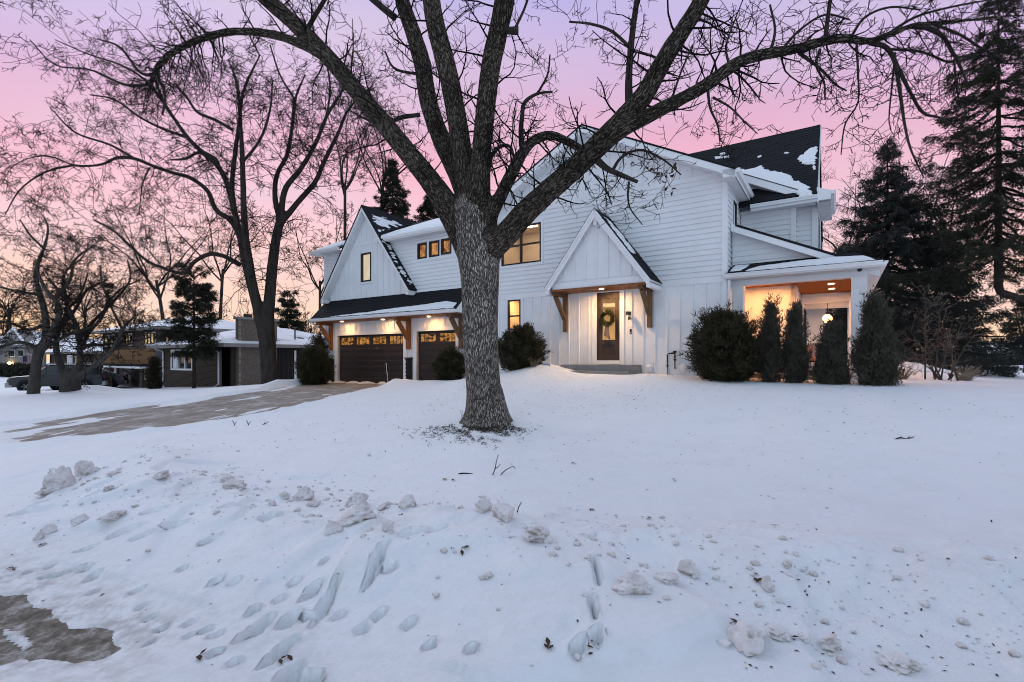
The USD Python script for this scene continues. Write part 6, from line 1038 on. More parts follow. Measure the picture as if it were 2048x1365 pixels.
# roofs: low hips under snow
def hip(parent, x0, x1, y0, y1, ze, zr, oh, label, m='shingle', snow=.09, seed=0):
    A = [(x0 - oh, y0 - oh, ze), (x1 + oh, y0 - oh, ze), (x1 + oh, y1 + oh, ze), (x0 - oh, y1 + oh, ze)]; w = min(x1 - x0, y1 - y0) / 2 + oh
    if x1 - x0 > y1 - y0: r0, r1 = (x0 - oh + w, (y0 + y1) / 2, zr), (x1 + oh - w, (y0 + y1) / 2, zr); F = [(0, 1, 5), (0, 5, 4), (1, 2, 5), (2, 3, 4), (2, 4, 5), (3, 0, 4)]
    else: r0, r1 = ((x0 + x1) / 2, y0 - oh + w, zr), ((x0 + x1) / 2, y1 + oh - w, zr); F = [(0, 1, 4), (1, 2, 5), (1, 5, 4), (2, 3, 5), (3, 0, 4), (3, 4, 5)]
    V = np.array(A + [r0, r1]); mb = MB(); mb.add(V, F); mb.add(V - (0, 0, .16), F); 
    put('roof', mb.mesh(), M[m], parent); g = MB(); e = .02
    g.box(x0 - oh - e, x1 + oh + e, y0 - oh - e, y0 - oh, ze - .2, ze + .02); g.box(x1 + oh, x1 + oh + e, y0 - oh, y1 + oh, ze - .2, ze + .02); g.box(x0 - oh - e, x0 - oh, y0 - oh, y1 + oh, ze - .2, ze + .02); g.build('fascia', M['greyside'], parent)
    s = trimesh.Trimesh(V + (0, 0, .004), F, process=False)
    for _ in range(5): s = s.subdivide()
    v = np.array(s.vertices); c = V[:, :2].mean(0); ed = np.minimum.reduce([v[:, 0] - (x0 - oh), x1 + oh - v[:, 0], v[:, 1] - (y0 - oh), y1 + oh - v[:, 1]]); nn = meshkit.fbm(np.stack([v[:, 0] * .9, v[:, 1] * .9, v[:, 0] * 0 + seed], 1), 4, seed) - .5
    v[:, 2] += snow * np.clip(ed / .5, .12, 1) * (1 + .8 * nn) - np.where(nn > .22, .2, 0); return v, np.array(s.faces)
def snow_on(vf, T, label):
    V = T(vf[0]); c = V.mean(0); t = thing('roof_snow', label, 'snow', c); put('snow_sheet', (V - c, vf[1]), M['snowroof'], t, True)
snow_on(hip(NB, -9.2, .0, .0, 9.5, 2.80, 4.25, .75, '', seed=3), TK, 'snow sheet over the low hip roof of the brick neighbour house')
for k, p in enumerate(([(-1.75, -.72, 2.66), (-1.4, -.35, 2.5), (-1.38, -.05, 2.3), (-1.38, -.05, .35), (-1.3, -.5, .12), (-.9, -1.0, .06)], [(-9.0, -.7, 2.6), (-9.1, -.1, 2.4), (-9.1, -.06, -.2)])):
    m_ = MB(); m_.tube(p, .055, 8); m_.build('downspout', M['trim'], NB, smooth=40)
v_ = MB(); v_.tube([(-.3, 4.3, 3.2), (-.3, 4.3, 4.0)], .05, 8); v_.tube([(-.6, 4.3, 4.0), (.0, 4.3, 4.0)], .03, 6); v_.build('roof_vent', M['metal'], NB)
# split-level part with the carport
w = wall(nf, sbox(-20.8, -.5, -9.21, 4.05).difference(sbox(-17.7, -.45, -14.2, 1.25)), NB, M['darkside'], 'upper_wall'); lap(nf, sbox(-20.8, 2.62, -9.3, 4.0), 2.62, .2, w, M['darkside']); 
sk = MB(); rg = np.random.default_rng(2); z = 1.52
while z < 2.58:
    a = -20.8
    while a < -10.6:
        ww_ = rg.uniform(.16, .34); fbox(sk, nf, a + .006, min(a + ww_, -10.6) - .006, z - rg.uniform(0, .02), z + .215, .0, .022 + rg.uniform(0, .012)); a += ww_
    z += .215
sk.build('cedar_shakes', M['cedar'], w, kind='stuff'); trimbox(nf, -10.58, -9.25, -.5, 2.6, 0, .03, w, M['bluegrey'], 'siding_panel')
for a0, a1, n_ in ((-20.3, -19.5, 1), (-19.0, -18.3, 1), (-15.9, -14.8, 2), (-12.3, -10.6, 3)): window(nf, a0, a1, 2.95, 3.75, NB, cols=n_, lit=M['farglow'], frame=.06, casing=.07, out=.11)
snow_on(hip(NB, -20.8, -9.2, .0, 8.0, 4.12, 5.3, .6, '', seed=7), TK, 'snow on the raised roof above the carport of the brick house')
trimbox(nf, -20.9, -9.6, 1.36, 1.50, .0, 1.25, NB, M['shingle'], 'carport_roof'); trimbox(nf, -21.0, -9.5, 1.22, 1.36, .0, 1.3, NB, M['trim'], 'carport_fascia')
for a in (-20.3, -18.1, -13.4, -10.7):
    k = MB(); beam(k, nf.p(a, 1.2, 1.1), nf.p(a, .35, .06), .1, .1); k.build('carport_brace', M['darkside'], NB)
for a in (-18.2, -13.2): trimbox(nf, a, a + .28, -.5, 1.22, .0, .06, NB, M['trim'] if a < -15 else M['greyside'], 'door_post')
gd = trimbox(nf, -17.7, -14.2, -.5, 1.25, -.12, -.08, NB, M['bluegrey'], 'garage_door')
for z in (.0, .45, .85): trimbox(nf, -17.7, -14.2, z, z + .02, -.08, -.07, gd, M['almost'], 'section_joint')
for a in (-16.6, -15.85):
    for z in (.25, .68): trimbox(nf, a, a + .68, z, z + .38, -.08, -.06, gd, M['paleglow2'] if 'paleglow2' in M else M['greyside'], 'pane')
trimbox(nf, -12.4, -11.4, .35, 1.25, .0, .04, NB, M['trim'], 'window_casing'); trimbox(nf, -12.3, -11.5, .45, 1.2, .04, .05, NB, M['darkglass'], 'pane')
# bench under the carport
bp = TK([-14.2, -1.9, 0])[:2]; bt = thing('garden_bench', 'pale wooden bench beside the carport of the brick house', 'bench', (*bp, gz(*bp)), -33.8)
for z in (.42, .62, .78): MB().box(-.75, .75, -.02 if z < .5 else .2, .24 if z < .5 else .24, z, z + (.04 if z < .5 else .1)).build('slat', M['woodpale'], bt)
for x in (-.7, .7):
    for y in (.0, .2): MB().box(x - .04, x + .04, y - .03, y + .03, .0, .42 if y < .1 else .88).build('leg', M['woodpale'], bt)
# dark middle house and grey gabled house at the far left
K2 = np.array([(207 - CX) / FPX * 43, 43.]); T2 = lambda v: np.concatenate([np.asarray(v, float)[..., :2] @ RH.T + K2, np.asarray(v, float)[..., 2:]], -1)
H2 = thing('dark_house', 'dark single-storey house with snowy roof and glowing door, behind the crabapples', 'house', (*K2, 0), -33.8); w = wall(nf, sbox(-15, -.4, 0, 2.35), H2, M['darkside'], 'front_wall'); lap(nf, sbox(-12, 0, -3.2, 2.3), 0, .22, w, M['darkside'])
window(nf, -7.4, -6.2, .3, 2.0, H2, lit=M['farglow'], frame=.1, casing=.12, out=.11); window(nf, -9.8, -8.8, .8, 2.0, H2, lit=M['farglow'], frame=.08, casing=.12, out=.11); wall(ns, sbox(0, -.4, 7, 2.35), H2, M['greyside'], 'side_wall')
for a in (-5.6, -4.9): trimbox(nf, a, a + .16, -.4, 2.2, .9, 1.06, H2, M['trim'], 'porch_post')
snow_on(hip(H2, -15, 0, 0, 7.5, 2.5, 4.15, .8, '', seed=9), T2, 'snow on the roof of the dark house behind the crabapples')
K3 = np.array([(112 - CX) / FPX * 52, 52.]); T3 = lambda v: np.concatenate([np.asarray(v, float)[..., :2] @ np.array([[.98, .2], [-.2, .98]]).T + K3, np.asarray(v, float)[..., 2:]], -1)
H3 = thing('grey_house', 'pale grey gabled house with a lit lamp at the left edge', 'house', (*K3, 0), -11.5); w = wall(nf, sbox(-14, -.4, -1.5, 3.2), H3, M['greyside'], 'front_wall'); lap(nf, sbox(-14, .2, -1.6, 3.1), .2, .2, w, M['greyside'])
for a in (-6.3, -5.0): window(nf, a, a + .62, 2.1, 2.75, H3, lit=None, frame=.05, casing=.07, cols=2, out=.11); trimbox(nf, a + .05, a + .57, 2.15, 2.7, .03, .05, H3, M['darkglass'], 'pane')
mb = MB(); gq = Polygon([(-7.2, 3.55), (-4.0, 3.55), (-5.4, 5.1)]); slab(mb, Fr((0, -.25, 0), (1, 0, 0)), gq, -1.5, 0); mb.build('gable', M['greyside'], H3)
for p, q in (((-7.35, 3.5), (-5.4, 5.2)), ((-3.85, 3.5), (-5.4, 5.2))): k = MB(); beam(k, (p[0], -.3, p[1]), (q[0], -.3, q[1]), .2, .14, (0, 1, 0)); k.build('rake_board', M['trim'], H3)
snow_on(hip(H3, -14, -1.5, 0, 8, 3.3, 5.0, .6, '', seed=11), T3, 'snow on the roof of the pale grey gabled house')
k = trimesh.creation.icosphere(2, .15); k.apply_translation(nf.p(-6.1, 1.35, .2)); lp = put('wall_lamp', k, M['farlamp'], H3, True); trimbox(nf, -6.15, -6.05, 1.3, 1.5, .0, .1, lp, M['metal'], 'bracket_arm')
M['red'] = plain('flag_red', (.28, .05, .06), .8, .1, .05); M['white'] = plain('flag_white', (.55, .54, .55), .8, .1, .05); M['blue_'] = plain('flag_blue', (.03, .04, .11), .8, .1, .05)
fp = at(52, 727, 49.0); ft = thing('flag', 'small red and white striped flag hanging by the grey house', 'flag', fp); pole = MB(); pole.tube([(-.1, .9, .7), (.15, -.1, 1.05)], .025, 6); pole.build('pole', M['trim'], ft)
for i in range(7): MB().box(-.28 + i * .09, -.19 + i * .09, -.02 + .03 * (i % 2), .0 + .03 * (i % 2), -1.0 + .06 * i, .62 + .06 * i).build('stripe', M['red'] if i % 2 == 0 else M['white'], ft)
MB().box(-.29, .08, -.045, -.03, .15, .75).build('canton', M['blue_'], ft)
def hedge(name, label, p, q, w_, h_, seed, m='spruce', n=5000):
    rg = np.random.default_rng(seed); a, b = at(*p), at(*q); c = (a + b) / 2; t = thing(name, label, 'hedge', c); u = rg.random(n); P = a + (b - a) * u[:, None] + rg.normal(0, w_ * .4, (n, 3)) * (1, 1, 0) - c; P[:, 2] += rg.random(n) ** .7 * h_ * (1 + .25 * (meshkit.fbm(np.stack([u * 20, u * 0, u * 0], 1), 3, seed) - .5)); V, F = needle_tris(P, np.tile([0, 0, 1.], (n, 1)) + rg.normal(0, .5, (n, 3)), rg, 3, .3, .1, .5); put('foliage', (V, F), M[m], t, kind='stuff')
hedge('clipped_hedge', 'dark hedge in front of the grey house at the left edge', (-60, 765, 47), (62, 766, 45), 1.2, 1.5, 1); hedge('low_hedge', 'low dark hedge beyond the street on the far right', (1925, 729, 62), (2090, 731, 60), 1.0, .4, 2)
sp = at(1950, 726, 68); sh = thing('pale_house', 'pale beige house end with snowy roof far off on the right', 'house', sp, -8); MB().box(-2.1, 2.2, 0, 6, -.5, 1.75).build('wall', M['sand'] if 'sand' in M else M['roomwhite'], sh); mb = MB(); mb.prism([(-2.5, -.4, 1.7), (2.6, -.4, 1.7), (.05, -.4, 2.7)], [(-2.5, 6.2, 1.7), (2.6, 6.2, 1.7), (.05, 6.2, 2.7)]); mb.build('roof', M['snowroof'], sh); MB().box(3.0, 16, 2, 8, -.5, 1.9).build('wall', M['greyside'], sh); mb = MB(); mb.prism([(2.7, 1.5, 1.85), (16.4, 1.5, 1.85), (16.4, 5, 3.1), (2.7, 5, 3.1)], [(2.7, 8.5, 1.8), (16.4, 8.5, 1.8), (16.4, 5.1, 3.1), (2.7, 5.1, 3.1)]); mb.build('roof', M['snowroof'], sh)

# ---------------------------------------------------------------- parked vehicles
M['carblue'] = plain('dark_blue_car_paint', (.010, .011, .014), .3, .6, .03, 2.); M['carblack'] = plain('black_car_paint', (.010, .010, .012), .22, .6, .03, 2.); M['silver'] = plain('silver_bumper', (.30, .29, .28), .35, .5, .05, 2.); M['tyre'] = plain('tyre_rubber', (.012, .012, .012), .85, .1, .1); M['alloy'] = plain('alloy_rim', (.2, .2, .2), .4, .5, .05, metal=.6); M['lampglass'] = plain('headlamp_lens', (.5, .48, .45), .1, .6, .03)
def vehicle(name, label, px, py, d, rz, paint, low, Lc, Wc, Hc, prof, cab, rack, group):
    """Side profiles lofted across the width: a body that tucks in towards the sills, a narrower cabin with glass, four wheels."""
    B = at(px, py, d); B[2] = gz(B[0], B[1]); t = thing(name, label, 'car', B, rz, group)
    def loft(pr, ws):
        mb = MB(); pr = np.array(pr); n = len(pr); rows = [np.stack([pr[:, 0] * (1 - .02 * (abs(y) > .9)), np.full(n, y * Wc / 2) * np.interp(pr[:, 1], *ws), pr[:, 1] - .0 * abs(y)], 1) for y in (-1, -.8, 0, .8, 1)]
        for i, y in enumerate((-1, -.8, 0, .8, 1)):
            if abs(y) == 1: c = pr.mean(0); rows[i][:, 0] = c[0] + (rows[i][:, 0] - c[0]) * .965; rows[i][:, 2] = c[1] + (rows[i][:, 2] - c[1]) * .93
        V = np.vstack(rows); k = np.arange(n)
        F = [(r * n + i, r * n + (i + 1) % n, (r + 1) * n + (i + 1) % n, (r + 1) * n + i) for r in range(4) for i in range(n)]; mb.add(V, F)
        for r, fl in ((0, 1), (4, -1)):
            tri = trimesh.creation.triangulate_polygon(Polygon(pr), engine='earcut')[1]; mb.add(rows[r], tri if fl > 0 else tri[:, ::-1])
        return mb
    loft(prof, ([.25, .55, Hc], [.93, 1.0, .96])).build('body', M[paint], t, 35); g = loft(cab, ([.9, Hc], [.92, .74])); g.build('cabin_glass', M['darkglass'], t, 35)
    top = max(z for _, z in cab); xs = [x for x, z in cab if z > top - .1]; MB().box(min(xs) - .05, max(xs) + .05, -Wc * .36, Wc * .36, top - .01, top + .04).build('roof_panel', M[paint], t)
    for sx in (-1, 1):
        for x, z in ((cab[0][0], cab[0][1]),): pass
        k = MB()
        for x in np.linspace(min(xs), max(xs), 4): beam(k, (x, sx * Wc * .375, top), (x + .02, sx * Wc * .465, .98), .07, .05, (1, 0, 0))
        k.build('pillar', M[paint], t)
        if rack: r_ = MB(); r_.tube([(min(xs), sx * Wc * .3, top + .04), (min(xs) + .1, sx * Wc * .3, top + .11), (max(xs) - .1, sx * Wc * .3, top + .11), (max(xs), sx * Wc * .3, top + .04)], .022, 6); r_.build('roof_rack', M['silver'], t)
        MB().box(Lc * .5 - .08, Lc * .5 + .0, sx * Wc * .32 - .2, sx * Wc * .32 + .2, .68, .84).build('headlight', M['lampglass'], t); MB().box(-Lc * .5 - .0, -Lc * .5 + .08, sx * Wc * .36 - .12, sx * Wc * .36 + .12, .75, 1.0).build('tail_light', M['red'], t)
        MB().box(.65, .85, *sorted((sx * Wc * .48, sx * Wc * .58)), .98, 1.12).build('wing_mirror', M[paint], t)
        for x in (Lc * .31, -Lc * .29):
            c = trimesh.creation.torus(major_radius=.27, minor_radius=.09, major_sections=24, minor_sections=10); c.apply_transform(trimesh.transformations.rotation_matrix(math.pi / 2, (1, 0, 0))); c.vertices[:, 1] *= 1.25; c.apply_translation((x, sx * (Wc / 2 - .08), .35)); wh = put('tyre', c, M['tyre'], t, True)
            c = trimesh.creation.cylinder(radius=.2, height=.05, sections=20); c.apply_transform(trimesh.transformations.rotation_matrix(math.pi / 2, (1, 0, 0))); c.apply_translation((x, sx * (Wc / 2 - .06), .35)); put('hub', c, M['tyre'], wh); sp_ = MB()
            for a in range(6): beam(sp_, (x, sx * (Wc / 2 - .02), .35), (x + .22 * math.cos(a * math.pi / 3), sx * (Wc / 2 - .02), .35 + .22 * math.sin(a * math.pi / 3)), .03, .06, (0, 1, 0))
            sp_.build('rim_spokes', M['alloy'], wh)
            c = trimesh.creation.cylinder(radius=.44, height=.1, sections=24); c.apply_transform(trimesh.transformations.rotation_matrix(math.pi / 2, (1, 0, 0))); c.apply_translation((x, sx * (Wc / 2 - .055), .38)); put('wheel_arch', c, M['almost'], t)
    MB().box(Lc * .5 - .25, Lc * .5 + .06, -Wc * .48, Wc * .48, .32, .62).build('front_bumper', M[low], t); MB().box(-Lc * .5 - .06, -Lc * .5 + .2, -Wc * .47, Wc * .47, .32, .62).build('rear_bumper', M[low], t); MB().box(Lc * .5 - .05, Lc * .5 + .03, -Wc * .22, Wc * .22, .66, .84).build('grille', M['almost'], t); return t
vehicle('parked_suv', 'dark blue sport utility vehicle with silver bumper parked behind the crabapple trunks', 120, 783, 33.0, 214, 'carblue', 'silver', 4.8, 1.9, 1.8, [(-2.4, .35), (2.38, .32), (2.42, .75), (2.3, .98), (1.15, 1.08), (-2.35, 1.08), (-2.42, .8)], [(1.3, 1.02), (.55, 1.72), (-2.15, 1.74), (-2.36, 1.02)], True, None)
vehicle('parked_sedan', 'black sedan partly buried beside the carport snow pile', 174, 779, 35.5, 214, 'carblack', 'carblack', 4.6, 1.8, 1.45, [(-2.3, .3), (2.28, .3), (2.32, .65), (2.1, .84), (1.1, .95), (-1.6, .98), (-2.25, .92), (-2.33, .7)], [(1.3, .92), (.45, 1.38), (-.9, 1.42), (-1.9, .95)], False, None)

# ---------------------------------------------------------------- things about the farmhouse
P = TW([-.005, -.10, 3.39]); wr = thing('door_wreath', 'round evergreen wreath with hanging ribbon on the front door', 'wreath', P, -33.8); rg = np.random.default_rng(14); n = 1500; a = rg.uniform(0, 6.283, n); rr = .205 + rg.normal(0, .035, n)
Pn = np.stack([np.cos(a) * rr, rg.normal(0, .025, n), np.sin(a) * rr], 1); D = np.stack([-np.sin(a) + np.cos(a) * .6, rg.normal(-.4, .5, n), np.cos(a) + np.sin(a) * .6], 1); V, F = needle_tris(Pn, D, rg, 2, .06, .018, .5); put('leaves', (V, F), M['wreath'], wr, kind='stuff')
tz = trimesh.creation.torus(major_radius=.2, minor_radius=.022, major_sections=30, minor_sections=8); tz.apply_transform(trimesh.transformations.rotation_matrix(math.pi / 2, (1, 0, 0))); put('ring', tz, M['thatch'], wr, True)
M['ribbon'] = plain('grey_plaid_ribbon', (.16, .13, .11), .8, .1, .3, 40.)
for x0, x1, z1 in ((-.03, -.07, -.62), (.03, .06, -.72)):
    k = MB(); k.prism([(x0 - .03, -.03, -.2), (x0 + .03, -.03, -.2), (x0 + .03, -.025, -.2), (x0 - .03, -.025, -.2)], [(x1 - .055, -.02, z1), (x1 + .055, -.02, z1 - .05), (x1 + .055, -.015, z1 - .05), (x1 - .055, -.015, z1)]); k.build('ribbon_tail', M['ribbon'], wr)
P = at(1093, 742, 16.9); P[2] = gz(P[0], P[1]); ys = thing('yard_sign', 'small white and blue yard sign on a stake beside the round bush', 'sign', P, -24); q = P[2]; z0, z1 = 2 + (715 - 738) / FPX * 16.9 - q, 2 + (715 - 727) / FPX * 16.9 - q
MB().box(-.14, .14, -.006, .006, z0, z1).build('panel', M['whiteplastic'], ys); M['signblue'] = plain('sign_blue', (.05, .05, .20), .5, .3, .02); hz = z1 - z0
MB().box(-.13, .13, -.009, -.0062, z1 - hz * .26, z1 - hz * .08).build('header_band', M['signblue'], ys)
for i, (a, b) in enumerate(((-.05, .12), (-.05, .10))): MB().box(a, b, -.009, -.0062, z0 + hz * (.42 - .24 * i), z0 + hz * (.54 - .24 * i)).build('line_of_lettering', M['signblue'], ys)
mb = MB(); mb.prism([(-.115, -.0062, z0 + hz * .6), (-.08, -.0062, z0 + hz * .6), (-.08, -.0062, z0 + hz * .28), (-.097, -.0062, z0 + hz * .12), (-.115, -.0062, z0 + hz * .28)], [(-.115, -.009, z0 + hz * .6), (-.08, -.009, z0 + hz * .6), (-.08, -.009, z0 + hz * .28), (-.097, -.009, z0 + hz * .12), (-.115, -.009, z0 + hz * .28)]); mb.build('shield_emblem', M['signblue'], ys)
k = MB(); k.tube([(0, .012, -.2), (0, .012, z1 - .02)], .008, 6); k.build('stake', M['metal'], ys)
def stake(label, px, y0, y1, d, lean):
    b, e_ = at(px, y1, d), at(px + lean, y0, d); t = thing('driveway_marker', label, 'marker stake', b, 0, 'driveway marker stakes'); k = MB(); k.tube([(0, 0, -.15), e_ - b], .014, 6); k.build('rod', M['whiteplastic'], t); c = trimesh.creation.icosphere(1, .018); c.apply_translation(e_ - b); put('tip', c, M['grey'], t)
stake('thin pale marker rod leaning in front of the double garage door', 777, 727, 768, 23.0, -5); stake('thin pale marker rod beside the dark yew bush at the neighbour boundary', 594, 728, 768, 24.5, -1)
P = at(1902, 776, 13.7); P[2] = gz(P[0], P[1]); lt = thing('path_light', 'small black cone-shaped path light in the snow', 'garden light', P); c = trimesh.creation.cone(radius=.075, height=.17, sections=16); c.apply_transform(trimesh.transformations.rotation_matrix(math.pi, (1, 0, 0))); c.apply_translation((0, 0, .20)); put('shade', c, M['black'], lt, 40); c = trimesh.creation.cylinder(radius=.012, height=.3, sections=8); put('spike', c, M['black'], lt)
# porch seats behind the junipers
M['cushion'] = plain('pink_cushion', (.45, .25, .2), .9, .1, .1); M['wicker'] = plain('dark_wicker', (.022, .016, .013), .8, .2, .3, 40.)
P = TW([5.05, 1.15, 1.42]); so = thing('porch_sofa', 'dark wicker sofa on the porch behind the slim junipers', 'sofa', P, -33.8); MB().box(-.9, .9, -.08, .04, .1, .82).build('back', M['wicker'], so); MB().box(-.9, .9, .04, .72, .12, .34).build('seat_base', M['wicker'], so); MB().box(-.86, .86, .06, .70, .34, .46).build('seat_cushion', M['grey'], so)
for x in (-.95, .83): MB().box(x, x + .12, -.06, .72, .1, .6).build('arm', M['wicker'], so)
for x in (-.85, .77):
    for y in (-.05, .6): MB().box(x, x + .08, y, y + .08, 0, .12).build('leg', M['wicker'], so)
P = TW([6.25, 2.3, 1.42]); ca = thing('porch_chair', 'black metal porch chair with pink cushion beyond the slim junipers', 'chair', P, 20); MB().box(-.28, .28, -.28, .28, .42, .47).build('seat', M['black'], ca); MB().box(-.25, .25, -.25, .25, .47, .56).build('cushion', M['cushion'], ca); MB().box(-.2, .2, .14, .26, .58, .98).build('back_cushion', M['cushion'], ca)
for x in np.linspace(-.26, .26, 6): MB().box(x - .012, x + .012, .26, .285, .45, 1.05).build('spindle', M['black'], ca)
for x in (-.27, .23):
    for y in (-.27, .23): MB().box(x, x + .04, y, y + .04, 0, .42).build('leg', M['black'], ca)
# ---------------------------------------------------------------- things lying in the snow
def clod(px, py, wpx, hpx, seed, label, group=None, dirt_shade=1):
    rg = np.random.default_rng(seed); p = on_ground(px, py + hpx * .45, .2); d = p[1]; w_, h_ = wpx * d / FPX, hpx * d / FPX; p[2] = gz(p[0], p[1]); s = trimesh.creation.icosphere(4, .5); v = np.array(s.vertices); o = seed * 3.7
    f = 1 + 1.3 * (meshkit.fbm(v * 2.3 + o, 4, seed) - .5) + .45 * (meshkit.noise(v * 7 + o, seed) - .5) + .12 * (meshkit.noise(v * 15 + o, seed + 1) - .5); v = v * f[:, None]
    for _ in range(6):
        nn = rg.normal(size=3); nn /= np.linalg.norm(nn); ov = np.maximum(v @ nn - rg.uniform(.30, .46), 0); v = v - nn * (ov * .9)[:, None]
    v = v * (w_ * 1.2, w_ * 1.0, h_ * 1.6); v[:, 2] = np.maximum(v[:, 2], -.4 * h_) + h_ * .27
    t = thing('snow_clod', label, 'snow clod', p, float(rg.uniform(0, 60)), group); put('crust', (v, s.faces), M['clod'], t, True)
for i, (px, py, w_, h_, lab) in enumerate([(120, 946, 44, 48, 'largest upright dirty clod of snow at the left end of the bank'), (170, 934, 34, 28, 'clod just right of the largest upright one at the left end of the bank'), (186, 938, 18, 12, 'knobbly small clod leaning on its bigger neighbour at the left end'), (105, 960, 40, 26, 'low rubbly clod at the foot of the largest upright one'),
    (95, 1036, 24, 18, 'boxy brown-bottomed clod lying alone above the left footprints'), (78, 1047, 16, 14, 'small tan clod below the boxy brown-bottomed one'), (218, 978, 20, 10, 'flat small clod right of the pair at the left end'), (230, 949, 26, 9, 'smooth flat snow lump between the left clods and the middle group'), (320, 962, 28, 18, 'isolated grey clod between the left and middle groups'), (163, 1022, 26, 18, 'ridge-like dirty clod above the brown scraped patch'), (230, 1022, 40, 18, 'broad brown scraped lump left of the middle group'),
    (454, 953, 26, 20, 'pointed clod standing highest in the middle group'), (466, 970, 40, 24, 'rubbly lump under the pointed clod of the middle group'), (572, 987, 18, 12, 'brown clod left of the pale twin-topped lump'), (608, 976, 34, 22, 'pale twin-topped lump of crusty snow'), (592, 998, 16, 12, 'brown pebble-like clod below the pale twin-topped lump'), (502, 1014, 34, 22, 'rounded clod in front of the middle group'), (545, 1008, 16, 12, 'small round clod between the rounded clod and the brown one'), (626, 1008, 22, 10, 'flat clod below the twin-topped lump'),
    (715, 985, 46, 30, 'round cauliflower-like ball of snow'), (772, 1002, 26, 16, 'left half of a broken pair of clods right of the round ball'), (816, 1001, 44, 24, 'right half of a broken pair of clods right of the round ball'), (712, 1050, 72, 28, 'broad smooth mound of crusted snow below the round ball'), (668, 1078, 32, 20, 'clod below and left of the broad smooth mound'), (776, 1092, 22, 24, 'narrow upright clod below and right of the broad smooth mound'), (740, 1090, 14, 12, 'tiny clod beside the narrow upright one'),
    (968, 1043, 34, 24, 'pale clod left of the grey pitted one'), (1008, 1060, 48, 32, 'grey pitted clod near the middle of the foreground'), (1076, 1100, 58, 30, 'big brown-grey clod right of the grey pitted one'), (1098, 1113, 18, 14, 'brown lump at the foot of the big brown-grey clod'), (1374, 1142, 36, 26, 'lone pale clod on the right-hand bank'), (1390, 1156, 18, 12, 'small grey lump below the lone pale clod'), (1270, 1186, 70, 24, 'long crusty slab left of the lone pale clod'), (1330, 1172, 50, 16, 'flat crumbling slab right of the long crusty one'),
    (1534, 1182, 24, 24, 'upright sliver of snow far right on the bank'), (1574, 1152, 20, 14, 'small pale lump above the upright sliver'), (1500, 1262, 76, 40, 'biggest brownish clod at lower right'), (1560, 1256, 44, 22, 'rubble just right of the biggest brownish clod'), (1660, 1258, 36, 34, 'tan clod at the right of the lower rubble'), (1450, 1275, 24, 12, 'dark-edged chip left of the biggest brownish clod'), (1610, 1262, 24, 14, 'small chip between the rubble and the tan clod'), (1800, 1290, 60, 20, 'smooth hump of snow far right in the foreground'), (1925, 1225, 20, 10, 'tiny lump furthest right in the foreground')]):
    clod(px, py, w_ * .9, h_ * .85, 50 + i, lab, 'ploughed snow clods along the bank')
rb_ = MB(); rg = np.random.default_rng(77)          # crumbs of crust strewn along the bank, too many to count
for _ in range(1100):
    e_, q_ = rg.uniform(-8.5, 4.0), 4.0 + rg.normal(0, .55); x, y = e_ * EV + q_ * NV
    if y < 2.4 or meshkit.noise(np.array([[e_ * 1.1, q_, 0]]), 3)[0] < .42: continue
    r_ = .006 + .022 * rg.random() ** 4; s = trimesh.creation.icosphere(1, r_); v = s.vertices * (1 + .7 * (rg.random((len(s.vertices), 1)) - .5)) * (1.2, 1.2, .8) + (x, y, gz(x, y) + r_ * .2); rb_.add(v, s.faces)
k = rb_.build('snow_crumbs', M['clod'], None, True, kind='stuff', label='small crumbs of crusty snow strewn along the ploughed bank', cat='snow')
def twig_thing(label, pts, d, w_=.008, name='fallen_twig', forks=()):
    P = [on_ground(*pts[0], .06)]; d = P[0][1]; P += [at(x, y, d) for x, y in pts[1:]]; P = np.array(P); P[0][2] -= .03; t = thing(name, label, 'twig', P[0]); c = smoothpath(P - P[0], 10); v, f = tubes([c], [np.linspace(w_, w_ * .5, 10)], 6); put('stem', (v, f), M['twig'], t, True)
    for fk in forks: q = np.array([at(x, y, d) for x, y in fk]) - P[0]; v, f = tubes([smoothpath(q, 6)], [np.linspace(w_ * .8, w_ * .4, 6)], 5); put('side_twig', (v, f), M['twig'], t, True)
twig_thing('upright forked twig stuck in the snow below the big tree', [(985, 947), (990, 938), (993, 922), (997, 910)], 0, forks=[[(990, 938), (996, 934), (1001, 929)]])
twig_thing('slanting twig right of the upright forked one', [(1001, 946), (1012, 940), (1026, 933)], 0, forks=[[(1026, 933), (1031, 938)]]); twig_thing('thick stick lying flat left of the upright forked twig', [(913, 946), (925, 947), (946, 948)], 0, .012)
twig_thing('crooked thin twig standing above the grey pitted clod', [(1031, 1046), (1034, 1030), (1037, 1016), (1043, 1005)], 0); twig_thing('short curled dark twig right of the grey pitted clod', [(1125, 1059), (1132, 1057), (1140, 1060), (1146, 1057)], 0, .010)
twig_thing('knotted twig lying on the right of the lawn', [(1785, 878), (1800, 876), (1814, 878), (1828, 874)], 0, .012, forks=[[(1800, 876), (1803, 873)], [(1814, 878), (1820, 873)]]); twig_thing('dark twig lying at the far right of the lawn', [(1981, 1046), (1992, 1049), (2008, 1050), (2024, 1047)], 0, .010, forks=[[(1984, 1047), (1982, 1040)], [(2000, 1049), (2006, 1045)]])
for px, lab in ((470, 'left of three small sprigs beside the driveway edge'), (498, 'middle of three small sprigs beside the driveway edge'), (528, 'right of three small sprigs beside the driveway edge')): twig_thing(lab, [(px, 850), (px - 3, 845), (px - 6, 841)] if px < 520 else [(px - 8, 850), (px, 849), (px + 10, 844)], 0, .010, forks=[[(px, 848), (px + 4, 843)]])
twig_thing('slim dead shoot at the left foot of the big trunk', [(926, 842), (923, 832), (921, 820)], 0, .006, forks=[[(926, 840), (925, 820)]])
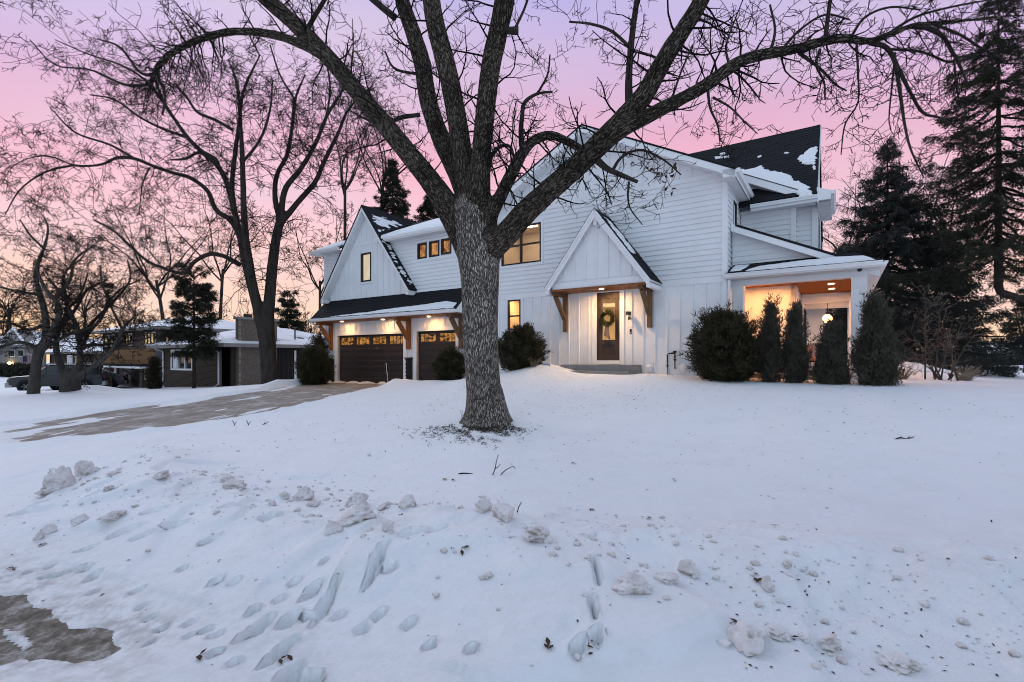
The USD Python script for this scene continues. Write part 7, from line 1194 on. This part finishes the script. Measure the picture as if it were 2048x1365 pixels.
# leaf litter, seeds and needles on the snow; matted turf at the tree's foot
lt_ = MB(); rg = np.random.default_rng(23)
def chip(x, y, l, w_, lift=.004):
    a = rg.uniform(0, 6.28); c, s_ = math.cos(a) * l, math.sin(a) * l; z = gz(x, y) + lift; t_ = rg.normal(0, .2) * l; lt_.add([(x - c, y - s_, z - t_), (x + s_ * w_, y - c * w_, z + l * .15), (x + c, y + s_, z + t_), (x - s_ * w_, y + c * w_, z + l * .1)], [(0, 1, 2), (0, 2, 3)])
for _ in range(700):
    x, y = rg.uniform(-7, 9), rg.uniform(3, 14.5); chip(x, y, rg.uniform(.008, .024) * (1 + (y > 8) * .5), rg.uniform(.2, .5))
for _ in range(120):
    p = on_ground(rg.uniform(1450, 2080), 1150 + 210 * rg.random() ** .8, .1); chip(p[0], p[1], rg.uniform(.005, .016), rg.uniform(.25, .6))
for _ in range(160):
    p = on_ground(rg.uniform(850, 1350), rg.uniform(770, 830), .05); chip(p[0], p[1], rg.uniform(.015, .04), rg.uniform(.3, .6))
for px, py in ((677, 1000), (715, 1033), (800, 905 + 150), (738, 905), (905, 953), (890, 952), (1512, 1210), (1478, 1279), (1576, 1293), (22, 1128), (80, 1085), (925, 1150), (400, 1305), (575, 1309), (1095, 1321), (1180, 1327), (1550, 1064), (1295, 1033), (1350, 956), (1150, 921), (1184, 952), (1184, 1013), (1064, 1131)):
    p = on_ground(px, py, .1)
    for _ in range(3): chip(p[0] + rg.normal(0, .02), p[1] + rg.normal(0, .02), rg.uniform(.02, .035), rg.uniform(.3, .6), .012)
lt_.build('leaf_litter', M['leaf'], None, kind='stuff', label='dark seeds, needles and dead leaves strewn over the snow', cat='leaf litter')
th = MB(); rg = np.random.default_rng(29); PP, DD = [], []
for _ in range(1500):
    px, py = 975 + rg.normal(0, 38) + (rg.random() < .25) * rg.uniform(-110, -30), 862 + abs(rg.normal(0, 14)) - 6
    if meshkit.noise(np.array([[px * .06, py * .16, 0]]), 5)[0] < .45: continue
    p = on_ground(px, py, .02); p[2] = gz(p[0], p[1]); PP.append(p); DD.append(rg.normal(0, 1, 3) * (1, 1, .25) + (0, 0, .25))
V, F = needle_tris(np.array(PP), np.array(DD), rg, 4, .06, .014, .4); put('matted_turf', (V, F), M['thatch'], None, kind='stuff', label='matted brown turf showing through at the foot of the big tree', cat='turf')
# the wood beyond the houses, too far and too dense to count
tl = Twigs(91, .03); rg = np.random.default_rng(91)
for _ in range(110):
    az = rg.uniform(-.95, .95) if _ < 80 else rg.uniform(-.95, .1); R_ = rg.uniform(80, 135); x, y = math.sin(az) * R_, math.cos(az) * R_; z = gz(x, y) - .3; h = rg.uniform(6, 12) * (1.0 if x < 0 else .8); b = np.array([x, y, z]); tl.P[2].append(np.array([b, b + (rg.normal(0, .3), 0, h * .35), b + (rg.normal(0, .5), 0, h * .8)])); tl.R[2].append(np.array([.22, .15, .05]))
    for k in range(16): tl.grow(b + (0, 0, h * rg.uniform(.2, .75)), (rg.normal(0, .6), rg.normal(0, .6), .8), h * .35, .05, 2, (4, 3, 3), .22, .02, .8, .5)
PP = np.vstack([p for c in range(3) for p in tl.P[c]]); v = [tubes(tl.P[c], tl.R[c], 3) for c in range(3)]; n0, VV, FF = 0, [], []
for a, f in v: VV.append(a); FF.append(f + n0); n0 += len(a)
put('far_wood', (np.vstack(VV), np.vstack(FF)), M['twig'], None, True, kind='stuff', label='bare wood far off beyond the houses along the horizon', cat='wood')
